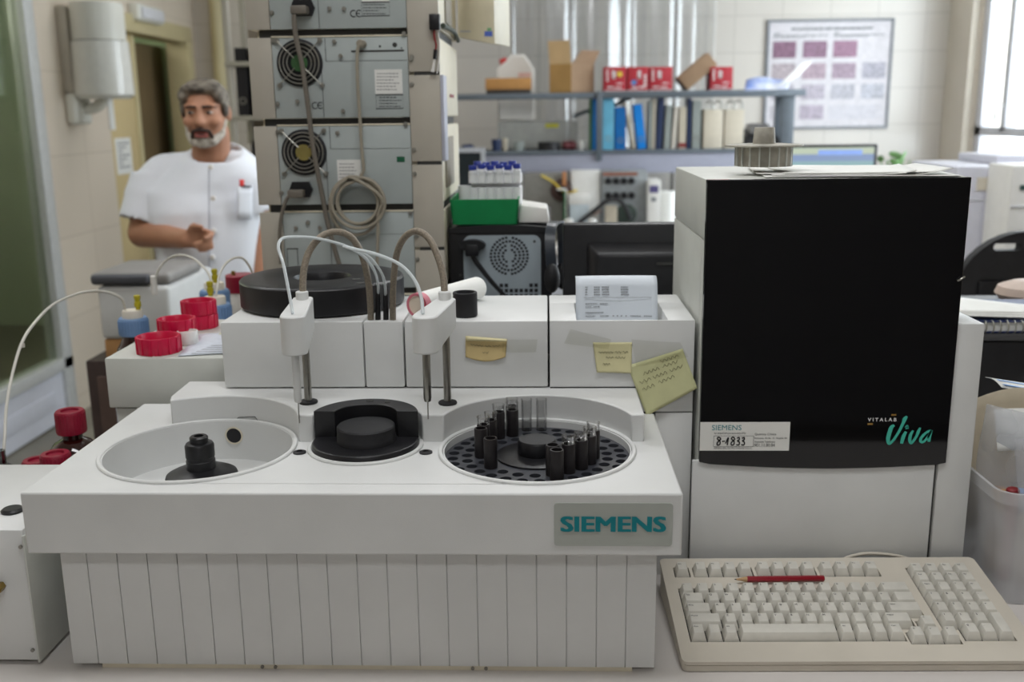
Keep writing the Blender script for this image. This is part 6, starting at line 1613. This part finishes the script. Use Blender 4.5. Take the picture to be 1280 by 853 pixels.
# poster on the back wall
YP = YBK-.003
pc = [W(*p, y=YP) for p in ((957.5, 25.5), (1116, 22.5), (1110, 161), (955, 161))]
ps = thing('wall_poster', 'framed white poster with rows of purple microscope pictures on the back wall', 'poster', (sum(p.x for p in pc)/4, YP, pc[2].z))
x0, x1, z0, z1 = (pc[0].x+pc[3].x)/2, (pc[1].x+pc[2].x)/2, (pc[2].z+pc[3].z)/2, (pc[0].z+pc[1].z)/2
b = MB(); b.prism([(x0, z0), (x1, z0), (x1, z1), (x0, z1)], -.018, 0, holes=[[(x0+.016, z0+.016), (x1-.016, z0+.016), (x1-.016, z1-.016), (x0+.016, z1-.016)]], m=FRONT(YP)); part('frame', b, mat('grey_poster_frame', (128, 132, 138), .5), ps)
b = MB(); b.box(x0+.01, x1-.01, YP-.009, YP, z0+.01, z1-.01); sheet_ = part('sheet', b, mat('white_poster_paper', (212, 208, 212), .5), ps)
def pu(u, v): return (x0+(x1-x0)*u, z1-(z1-z0)*v)
def prect(b, u0, v0, u1, v1): p, q = pu(u0, v1), pu(u1, v0); b.box(p[0], q[0], YP-.0105, YP-.0085, p[1], q[1])
cols = [(.05, .235), (.29, .48), (.53, .72), (.77, .955)]; rows = [(.195, .345), (.395, .54), (.59, .725), (.78, .91)]
tints = {(0, 0): (150, 96, 128), (0, 1): (156, 106, 138), (0, 2): (170, 112, 146), (1, 0): (184, 164, 172), (1, 1): (186, 154, 172), (1, 2): (174, 144, 166), (1, 3): (178, 172, 190), (2, 0): (190, 180, 196), (2, 1): (188, 176, 194), (2, 2): (186, 182, 196), (2, 3): (188, 188, 202), (3, 0): (198, 190, 200), (3, 1): (186, 168, 190)}
for (r, k), c in tints.items():
    b = MB(); prect(b, cols[k][0], rows[r][0], cols[k][1], rows[r][1]); part('micrograph', b, mat('purple_tissue_print_%d%d' % (r, k), tuple(int(.62*v+.38*sum(c)/3-6) for v in c), .5, var=.22, vscale=60), sheet_)
b = MB()
for (u0, v0, u1, v1) in ((.19, .075, .84, .095), (.05, .12, .10, .13), (.05, .14, .48, .15), (.53, .12, .58, .13), (.53, .14, .93, .15), (.05, .155, .30, .162), (.53, .155, .80, .162)):
    random.seed(int(u0*1000+v0*100)); x = u0
    while x < u1: w = random.uniform(.02, .06); prect(b, x, v0, min(x+w, u1), v1); x += w+.006
part('lettering', b, 'ink_faint', sheet_)
b = MB()
for k in range(6): prect(b, .52, .79+.022*k, .95-.05*(k % 2), .794+.022*k)
part('small_print', b, 'lavender', sheet_)

# hanging clear sheet in front of the back wall
M['curtain'] = clear('clear_plastic_curtain', (247, 248, 249), .22, .12, .8)
cx0, cx1 = W(640, 60, y=6.9).x, W(892, 60, y=6.9).x
b = MB(); b.grid(lambda u, v: Vector((cx0+(cx1-cx0)*u, 6.9+.035*math.sin(u*23)+.012*math.sin(u*61+1)+.01*math.sin(v*3+u*9), -.3+v*(CZ-.02+.3))), 110, 10)
cu = thing('plastic_curtain', 'clear plastic curtain hanging behind the upper shelf, wavy and glossy', 'curtain', ((cx0+cx1)/2, 6.9, -.3))
part('film', b, 'curtain', cu, solid=.001)
b = MB(); b.tube([(cx0-.1, 6.9, CZ-.03), (cx1+.1, 6.9, CZ-.03)], .015, 10, smooth=False); part('rail', b, 'alu', cu)

# far right: screen, plant, white machines
y = 4.5
a = W(988, 181.5, y=y); c = W(1097.5, 181.5, y=y)
t = thing('desk_monitor', 'lit desktop monitor showing a green and blue window behind the analyzer tower', 'monitor', ((a.x+c.x)/2, y, -.16))
z1 = a.z; z0 = z1-.30
b = MB(); b.box(a.x-.02, c.x, y, y+.04, z0, z1, .004); part('bezel', b, 'black', t)
def screen_mat():
    m = bpy.data.materials.new('lit_screen'); m.use_nodes = True; nt = m.node_tree; bs = nt.nodes['Principled BSDF']
    tc = nt.nodes.new('ShaderNodeTexCoord'); sp = nt.nodes.new('ShaderNodeSeparateXYZ'); nt.links.new(tc.outputs['Object'], sp.inputs[0])
    mr = nt.nodes.new('ShaderNodeMapRange'); mr.inputs['From Min'].default_value = z0+.16; mr.inputs['From Max'].default_value = z1+.16; nt.links.new(sp.outputs['Z'], mr.inputs['Value'])
    rp = nt.nodes.new('ShaderNodeValToRGB'); rp.color_ramp.interpolation = 'CONSTANT'
    e = rp.color_ramp.elements; e[0].position = 0; e[0].color = (*lin((190, 206, 214)), 1); e[1].position = .62; e[1].color = (*lin((150, 184, 188)), 1)
    for pz, c_ in ((.76, (140, 160, 196)), (.86, (196, 208, 186)), (.95, (206, 222, 210))): k = e.new(pz); k.color = (*lin(c_), 1)
    nt.links.new(mr.outputs[0], rp.inputs['Fac']); nt.links.new(rp.outputs['Color'], bs.inputs['Emission Color']); bs.inputs['Emission Strength'].default_value = .9; bs.inputs['Base Color'].default_value = (.02, .02, .02, 1); bs.inputs['Roughness'].default_value = .3
    return m
b = MB(); b.box(a.x-.01, c.x-.015, y-.0015, y+.001, z0+.015, z1-.012); sc_ = part('screen', b, screen_mat(), t)
b = MB(); q0 = W(1023, 188, y=y-.003); q1 = W(1078, 190, y=y-.003); m_ = mat('window_bar', (120, 144, 196), .4, emit=.7); b.box(q0.x, q1.x, y-.0025, y-.0010, W(1040, 194, y=y).z, W(1040, 187.5, y=y).z); part('window_bar', b, m_, sc_)
b = MB(); b.box((a.x+c.x)/2-.03, (a.x+c.x)/2+.03, y+.02, y+.05, -.13, z0+.05); b.box((a.x+c.x)/2-.11, (a.x+c.x)/2+.11, y-.03, y+.13, -.16, -.135, .004); part('stand', b, 'black', t)
rb = thing('right_bench', 'pale side bench at the far right under the machines and monitor', 'bench', (1.9, 4.2, FZ))
b = MB(); b.box(1.0, 2.8, 3.4, 5.1, -.20, -.16, .004); part('worktop', b, 'bench', rb)
b = MB(); b.box(1.05, 2.78, 3.46, 5.05, FZ, -.20); part('cabinet', b, 'white_door', rb)
y = 4.9; q = W(1119, 203, y=y)
t = thing('potted_plant', 'small green leafy plant behind the lit monitor', 'plant', (q.x, y, -.16))
b = MB(); b.lathe([(0, -.16), (.06, -.16), (.08, .10), (.07, .10), (.065, .08), (0, .08)], (q.x, y, 0), 24); part('pot', b, 'brown_card', t)
b = MB(); random.seed(11)
for k in range(30):
    a_ = random.uniform(0, 2*PI); r = random.uniform(.02, .11); h = random.uniform(.05, .395); c_ = Vector((q.x+r*math.cos(a_), y+r*math.sin(a_)*.6, h))
    b.ell(c_, (.035, .006, .016), Euler((random.uniform(-.6, .6), random.uniform(-.8, .8), random.uniform(0, 3))).to_matrix(), 8)
for k in range(6):
    a_ = k; b.tube([(q.x, y, .07), (q.x+.03*math.cos(a_), y+.02*math.sin(a_), .25), (q.x+.07*math.cos(a_), y+.04*math.sin(a_), .36)], .003, 5)
part('foliage', b, mat('fresh_green_leaf', (104, 146, 86), .5, var=.2), t)
M['lav_white'] = mat('lavender_white_casing', (206, 206, 216), .4, var=.02)
t, a, c = blk('white_machine', 'large lavender-white machine by the window right of the analyzer tower', 'machine', 1196, 208, 1270, 345, 3.62, .45, 'lav_white', .01, zb=-.16)
b = MB(); q0 = W(1222, 222, y=3.617); q1 = W(1253, 238, y=3.617); b.box(q0.x, q1.x, 3.6165, 3.621, q1.z, q0.z); part('label_strip', b, mat('pale_yellow_label', (216, 208, 192), .5), t)
b = MB(); q = W(1200, 250, y=3.617); b.box(a.x+.004, c.x-.004, 3.617, 3.6205, q.z-.002, q.z+.002); part('seam', b, 'alu_d', t)
q0 = W(1243, 199, y=3.72); b = MB(); b.box(q0.x, q0.x+.4, 3.70, 4.05, a.z+.001, q0.z+.012, .006)
single('white_lid_box', 'flat lavender-white box lying on the large machine', 'box', b, 'lav_white', (q0.x+.2, 3.9, a.z))
t, a2, c2 = blk('white_device', 'white device with small dark display at the right photo edge', 'device', 1266, 207, 1330, 345, 3.42, .19, 'white_pl', .008, zb=-.16)
b = MB(); q0 = W(1275.5, 231.5, y=3.418); q1 = W(1290, 237.5, y=3.418); b.box(q0.x, q1.x, 3.4165, 3.421, q1.z, q0.z); part('display', b, mat('dark_green_display', (46, 74, 70), .3), t)
b = MB(); b.box(a2.x+.003, c2.x, 3.4165, 3.421, W(1270, 258, y=3.42).z-.002, W(1270, 258, y=3.42).z+.002); part('seam', b, 'alu_d', t)
q0 = W(1182, 207, y=4.25); q1 = W(1204, 216, y=4.25); b = MB(); b.box(q0.x, q1.x-.012, 4.25, 4.40, -.1595, q0.z, .004)
single('brown_carton', 'small brown carton top beside the lavender-white machine', 'box', b, mat('reddish_brown_card', (178, 126, 92), .8), ((q0.x+q1.x)/2, 4.0, -.16))
# ================================================================== the person
M['skin'] = mat('tanned_skin', (170, 122, 96), .55, var=.05, vscale=20)
M['coat'] = mat('white_cotton_coat', (226, 230, 238), .85, var=.02, vscale=9, bump=.25, bscale=26)
M['hair'] = mat('grey_flecked_hair', (140, 132, 120), .7, rgb2=(70, 63, 56), vscale=38, bump=.6, bscale=240)
M['beard'] = mat('white_grey_beard', (196, 190, 180), .8, rgb2=(150, 142, 132), vscale=60, bump=.5, bscale=300)
M['mustache'] = mat('dark_moustache', (58, 42, 36), .8, var=.2, vscale=60)
PY0 = 2.95
Hc = W(257, 142, y=2.93); HS = .89
HM = Matrix.Translation(Hc) @ Matrix.Rotation(math.radians(6), 4, 'Z') @ Matrix.Rotation(math.radians(6), 4, 'X') @ Matrix.Diagonal((HS*.94, HS*.93, HS*.86, 1))
tx = W(259, 300, y=PY0).x
S1 = Vector((W(193, 222, y=2.97).x, 2.98, W(193, 222, y=2.97).z)); E1 = W(178, 292, y=2.94); Wr1 = W(234, 299, y=2.76)
S2 = Vector((W(310, 224, y=2.97).x-.01, 2.98, W(310, 224, y=2.97).z)); E2 = W(321, 268, y=2.99); Wr2 = W(325, 350, y=2.93)
b = MB()
# trunk and neck
b.cap((tx, 2.97, -.10), (tx, 2.97, .30), .105, .115); b.cap(S1+Vector((.05, 0, 0)), S2-Vector((.04, 0, 0)), .045, .045)
nb_ = W(258, 190, y=2.97)
b.cap((nb_.x, 2.985, .40), (Hc.x+.004, 2.955, Hc.z-.06), .060, .054)
# arms
b.cap(S1, E1, .050, .043); b.cap(E1, Wr1, .043, .027); b.cap(S2, E2, .050, .040); b.cap(E2, Wr2, .040, .026)
# legs
for sx_ in (-1, 1):
    b.cap((tx+.085*sx_, 2.97, -.14), (tx+.09*sx_, 2.95, -.50), .085, .056); b.cap((tx+.09*sx_, 2.95, -.50), (tx+.09*sx_, 2.98, -.86), .055, .038)
    b.cap((tx+.09*sx_, 2.99, -.885), (tx+.10*sx_, 2.82, -.895), .036, .030)
# head
b.xf = HM
for c, r in (((0, .015, .035), (.076, .094, .084)), ((0, -.018, -.02), (.066, .074, .094)), ((0, -.034, -.074), (.050, .050, .040)), ((0, -.072, -.098), (.022, .018, .018)),
             ((.04, -.066, -.022), (.026, .022, .024)), ((-.04, -.066, -.022), (.026, .022, .024)), ((.03, -.080, .036), (.029, .014, .009)), ((-.03, -.080, .036), (.029, .014, .009)),
             ((.012, -.098, -.026), (.009, .009, .007)), ((-.012, -.098, -.026), (.009, .009, .007)), ((.078, .012, -.002), (.009, .022, .032)), ((-.078, .012, -.002), (.009, .022, .032)), ((0, -.088, -.058), (.024, .012, .016))):
    b.ell(c, r)
b.cap((0, -.086, .022), (0, -.108, -.022), .009, .0135)
b.xf = None
# hands : palm, four bent fingers, thumb
def hand_(wr, ptd, upv, s, curl, b):
    d = Vector(ptd).normalized(); u = Vector(upv); u = (u-d*u.dot(d)).normalized(); n = d.cross(u)   # d along hand, u across knuckles (towards index), n palm normal
    b.xf = None
    for k in (-1.1, -.35, .35, 1.1): b.cap(wr+d*.012+u*.010*k, wr+d*.078*s+u*.0185*k*s, .016, .0125)
    for k, (off, L) in enumerate(((1.15, .042), (.4, .046), (-.35, .043), (-1.1, .034))):
        K = wr+d*.082*s+u*.0185*off*s; a1, a2, a3 = curl if k else (curl[0]*.55, curl[1]*.75, curl[2]*.5)
        def dirr(a): return d*math.cos(a)+n*math.sin(a)
        p1 = K+dirr(a1)*L*s; p2 = p1+dirr(a1+a2)*L*.62*s; p3 = p2+dirr(a1+a2+a3)*L*.45*s
        b.cap(K, p1, .0095, .0088); b.cap(p1, p2, .0086, .0078); b.cap(p2, p3, .0078, .0068)
    T0 = wr+d*.025*s+u*.024*s; T1 = T0+(d*.7+u*.55+n*.35).normalized()*.036*s; T2 = T1+(d*.95+u*.05+n*.3).normalized()*.030*s; T3 = T2+(d*.95-u*.1+n*.3).normalized()*.022*s
    b.cap(T0, T1, .014, .011); b.cap(T1, T2, .0105, .0092); b.cap(T2, T3, .009, .0072)
hand_(Wr1, (1, -.42, .06), (.05, -.25, 1), .92, (.75, 1.15, .6), b)
hand_(Wr2, (.05, -.1, -1), (0, -1, -.1), .95, (.25, .35, .25), b)
person = single('person', 'grey-haired bearded person in a white short-sleeved coat standing left of the instrument stack', 'person', b, 'skin', (tx, 2.95, FZ), remesh=.0065)
# face details
def hpart(name, fn, m, label=None, remesh=0.):
    b = MB(); b.xf = HM; fn(b); return part(name, b, m, person, label, remesh=remesh)
def f(b):
    for s in (-1, 1): b.ell((.031*s, -.0805, .0125), (.0125, .008, .0052), n=14)
hpart('eyes', f, mat('eye_white', (190, 180, 172), .3))
def f(b):
    for s in (-1, 1): b.ell((.031*s-.002, -.0878, .0125), (.0058, .003, .0046), n=12)
hpart('irises', f, mat('dark_iris', (30, 20, 16), .2))
def f(b):
    for s in (-1, 1): b.cap((.013*s, -.0935, .034), (.034*s, -.0915, .036), .0042, .0042); b.cap((.034*s, -.0915, .036), (.054*s, -.076, .031), .0042, .0028)
hpart('eyebrows', f, 'mustache')
def f(b):
    b.cap((-.018, -.098, -.060), (.018, -.098, -.060), .0052, .0052); b.cap((-.016, -.098, -.072), (.016, -.098, -.072), .0062, .0062)
hpart('lips', f, mat('lip_red', (150, 82, 76), .5))
def f(b): b.ell((0, -.0995, -.066), (.014, .004, .0045), n=12)
hpart('open_mouth', f, mat('dark_mouth', (40, 16, 16), .6))
def f(b):
    for s in (-1, 1):
        b.cap((.002*s, -.104, -.047), (.026*s, -.096, -.053), .0085, .0075); b.cap((.026*s, -.096, -.053), (.034*s, -.084, -.078), .0075, .007)
hpart('moustache', f, 'mustache', remesh=.003)
def f(b):
    b.ell((0, -.074, -.100), (.034, .022, .021)); b.ell((0, -.085, -.084), (.020, .012, .008))
    for s in (-1, 1):
        b.cap((.030*s, -.070, -.094), (.054*s, -.030, -.070), .020, .016); b.cap((.054*s, -.030, -.070), (.067*s, -.006, -.022), .013, .008)
hpart('beard', f, 'beard', remesh=.004)
def f(b):
    b.ell((0, .026, .052), (.080, .093, .074)); b.ell((-.012, -.044, .098), (.056, .038, .022)); b.ell((.03, -.038, .096), (.042, .038, .022)); b.ell((0, .0, .104), (.062, .066, .026))
    for s in (-1, 1): b.ell((.070*s, -.008, .026), (.013, .032, .042)); b.ell((.060*s, -.040, .070), (.020, .030, .028))
    b.ell((0, .06, -.01), (.066, .055, .05))
hpart('hair', f, 'hair', remesh=.0045)
# coat
b = MB()
TURN = math.radians(13)
def ring(cx, cy, rx, ry, zf, zb, n=44, fold=0., ph=0.):
    out = []
    for k in range(n):
        a = 2*PI*k/n; s = math.sin(a); c = math.cos(a)    # s = -1 front, +1 back
        q = 1+fold*math.sin(a*7+ph)+fold*.6*math.sin(a*12+ph*2)
        x = rx*q*math.copysign(abs(c)**.8, c); y = ry*q*math.copysign(abs(s)**.8, s)
        out.append((cx+x*math.cos(TURN)-y*math.sin(TURN), cy+x*math.sin(TURN)+y*math.cos(TURN), zf+(zb-zf)*(s+1)/2))
    return out
nx = W(260, 190, y=2.9).x
zf = W(262, 203, y=2.88).z
b.loft([ring(tx+.01, 2.975, .180, .140, -.30, -.30, fold=.03, ph=1), ring(tx+.005, 2.972, .166, .130, -.10, -.10, fold=.025, ph=1), ring(tx+.005, 2.97, .156, .122, .08, .08, fold=.016, ph=.6), ring(tx, 2.97, .160, .124, .22, .22, fold=.010, ph=.3),
        ring(tx-.002, 2.975, .172, .124, .33, .33, fold=.004), ring(tx+.004, 2.982, .182, .108, .385, .395), ring(nx, 2.985, .150, .096, .432, .456), ring(nx, 2.982, .108, .086, .462, .500), ring(nx, 2.975, .078, .078, zf, .532), ring(nx, 2.975, .070, .070, zf-.002, .530), ring(nx, 2.985, .06, .06, .42, .46)])
b.cap(S1+Vector((.03, 0, .0)), S1+(E1-S1)*.35, .070, .078); b.cap((nx-.045, 2.985, .462), S1+Vector((.035, 0, .012)), .045, .060); b.cap((nx+.045, 2.985, .462), S2+Vector((-.035, 0, .010)), .045, .058)
sd = (E1-S1)
b.lathe([(.05, 0), (.072, 0), (.074, sd.length*.4), (.076, sd.length*.82), (.070, sd.length*.82), (.06, sd.length*.6), (.05, 0)], S1, 28, axis=sd)
sd2 = (E2-S2)
b.cap(S2-Vector((.03, 0, 0)), S2+sd2*.3, .068, .066)
b.lathe([(.05, 0), (.068, 0), (.068, sd2.length*.5), (.070, sd2.length*.95), (.062, sd2.length*.95), (.05, sd2.length*.6), (.05, 0)], S2, 28, axis=sd2)
coat = part('coat', b, 'coat', person, 'white short-sleeved work coat', remesh=.0075)
def chest(px, py, out=.004):
    """point on the coat front seen at a pixel"""
    y = 2.75
    while y < 3.0:
        q = W(px, py, y=y); dx, dy = q.x-tx, q.y-2.971
        u = (dx*math.cos(TURN)+dy*math.sin(TURN))/.1665; v = (-dx*math.sin(TURN)+dy*math.cos(TURN))/.1285
        if abs(u)**2.5+abs(v)**2.5 < 1: break
        y += .002
    return W(px, py, y=y-out)
for px, py in ((263, 209), (266, 248), (267, 289), (265, 322)):
    q = chest(px, py, .004); b = MB(); b.cyl(q+Vector((0, .006, 0)), .0075, .007, 14, axis=(0, -1, 0), bev=.0015); part('button', b, 'white_pl', coat)
b = MB(); P0 = [chest(264, y_, .003) for y_ in (212, 235, 260, 290, 320, 350)]
b.tube([p+Vector((-.006, 0, 0)) for p in P0], .0022, 6); part('placket_shadow', b, mat('placket_shadow_grey', (170, 174, 184), .9), coat)  # grey line painting in the shadow along the placket
def patch(b, px0, py0, px1, py1, out, nu=6, nv=4):
    b.grid(lambda u, v: chest(px0+(px1-px0)*u, py0+(py1-py0)*v, out+.003), nu, nv)
b = MB(); patch(b, 296.5, 232, 315, 274, .004); part('pocket', b, 'coat', coat, solid=.004)
b = MB(); patch(b, 299.5, 224.5, 305, 233, .007, 3, 3); part('emblem', b, mat('red_emblem', (222, 60, 56), .6), coat, 'red emblem above the pocket', solid=.002)
b = MB(); patch(b, 304, 232.3, 314, 234.3, .008, 4, 2); part('pocket_pen', b, 'ink', coat, solid=.004)
b = MB()
for sx_ in (-1, 1):
    b.cap((tx+.085*sx_, 2.97, -.16), (tx+.09*sx_, 2.95, -.50), .105, .082); b.cap((tx+.09*sx_, 2.95, -.50), (tx+.09*sx_, 2.98, -.85), .082, .072)
part('trousers', b, 'coat', person, remesh=.012)
for sx_ in (-1, 1):
    b = MB(); b.cap((tx+.09*sx_, 2.99, -.885), (tx+.10*sx_, 2.82, -.893), .044, .036); part('shoe', b, 'white_pl', person, remesh=.008)

# ================================================================== light, camera
w = bpy.data.worlds.new('sky'); scene.world = w; w.use_nodes = True
bg = w.node_tree.nodes['Background']; bg.inputs['Color'].default_value = (.86, .92, 1, 1); bg.inputs['Strength'].default_value = SKY
def lamp(name, x, y, sx, sy, power, col=(.985, .99, 1)):
    t = thing('ceiling_light', 'white ceiling light fitting above the '+name, 'ceiling light', (x, y, CZ-.07), 'ceiling light fittings')
    b = MB(); b.box(x-sx/2-.03, x+sx/2+.03, y-sy/2-.03, y+sy/2+.03, CZ-.055, CZ-.001, .006); part('housing', b, 'white_enamel', t)
    l = bpy.data.lights.new('lamp', 'AREA'); l.shape = 'RECTANGLE'; l.size = sx; l.size_y = sy; l.energy = power; l.color = col
    o = bpy.data.objects.new('lamp', l); COL.objects.link(o); o.location = (x, y, CZ-.058)
for n_, x, y, p in LAMPS: lamp(n_, x, y, 1.2, .3, p)
l = bpy.data.lights.new('corridor_fill', 'POINT'); l.energy = 42; l.shadow_soft_size = .2; l.color = (1, .96, .86)  # added point light without a fitting, brightens the corridor behind the glass
o = bpy.data.objects.new('corridor_fill', l); COL.objects.link(o); o.location = (-3.6, 4.4, 1.5)
# daylight enters through the three windows
for i in range(3):
    y0, y1 = WY[i], WY[i+1]
    l = bpy.data.lights.new('window_portal', 'AREA'); l.shape = 'RECTANGLE'; l.size = WZ1-WZ0; l.size_y = y1-y0; l.cycles.is_portal = True
    o = bpy.data.objects.new('window_portal', l); COL.objects.link(o); o.location = (XR+.19, (y0+y1)/2, (WZ0+WZ1)/2); o.rotation_euler = (0, PI/2, 0)

cam = bpy.data.cameras.new('camera'); co = bpy.data.objects.new('camera', cam); COL.objects.link(co)
cam.sensor_width = 36; cam.sensor_fit = 'HORIZONTAL'; cam.lens = 36*FPX/1280
R3 = Matrix((CR, CU, -CF)).transposed()
co.matrix_world = Matrix.Translation(CAM) @ R3.to_4x4()
cam.dof.use_dof = True; cam.dof.focus_distance = 1.10; cam.dof.aperture_fstop = 5.6; cam.clip_start = .02
scene.camera = co
scene.view_settings.view_transform = 'Standard'; scene.view_settings.look = 'None'; scene.view_settings.gamma = 1; scene.view_settings.exposure = EXPO
scene.view_settings.use_curve_mapping = False
scene.cycles.use_denoising = True
scene.cycles.max_bounces = 10; scene.cycles.transparent_max_bounces = 16; scene.cycles.diffuse_bounces = 5
scene.cycles.caustics_reflective = False; scene.cycles.caustics_refractive = False; scene.cycles.sample_clamp_indirect = 6
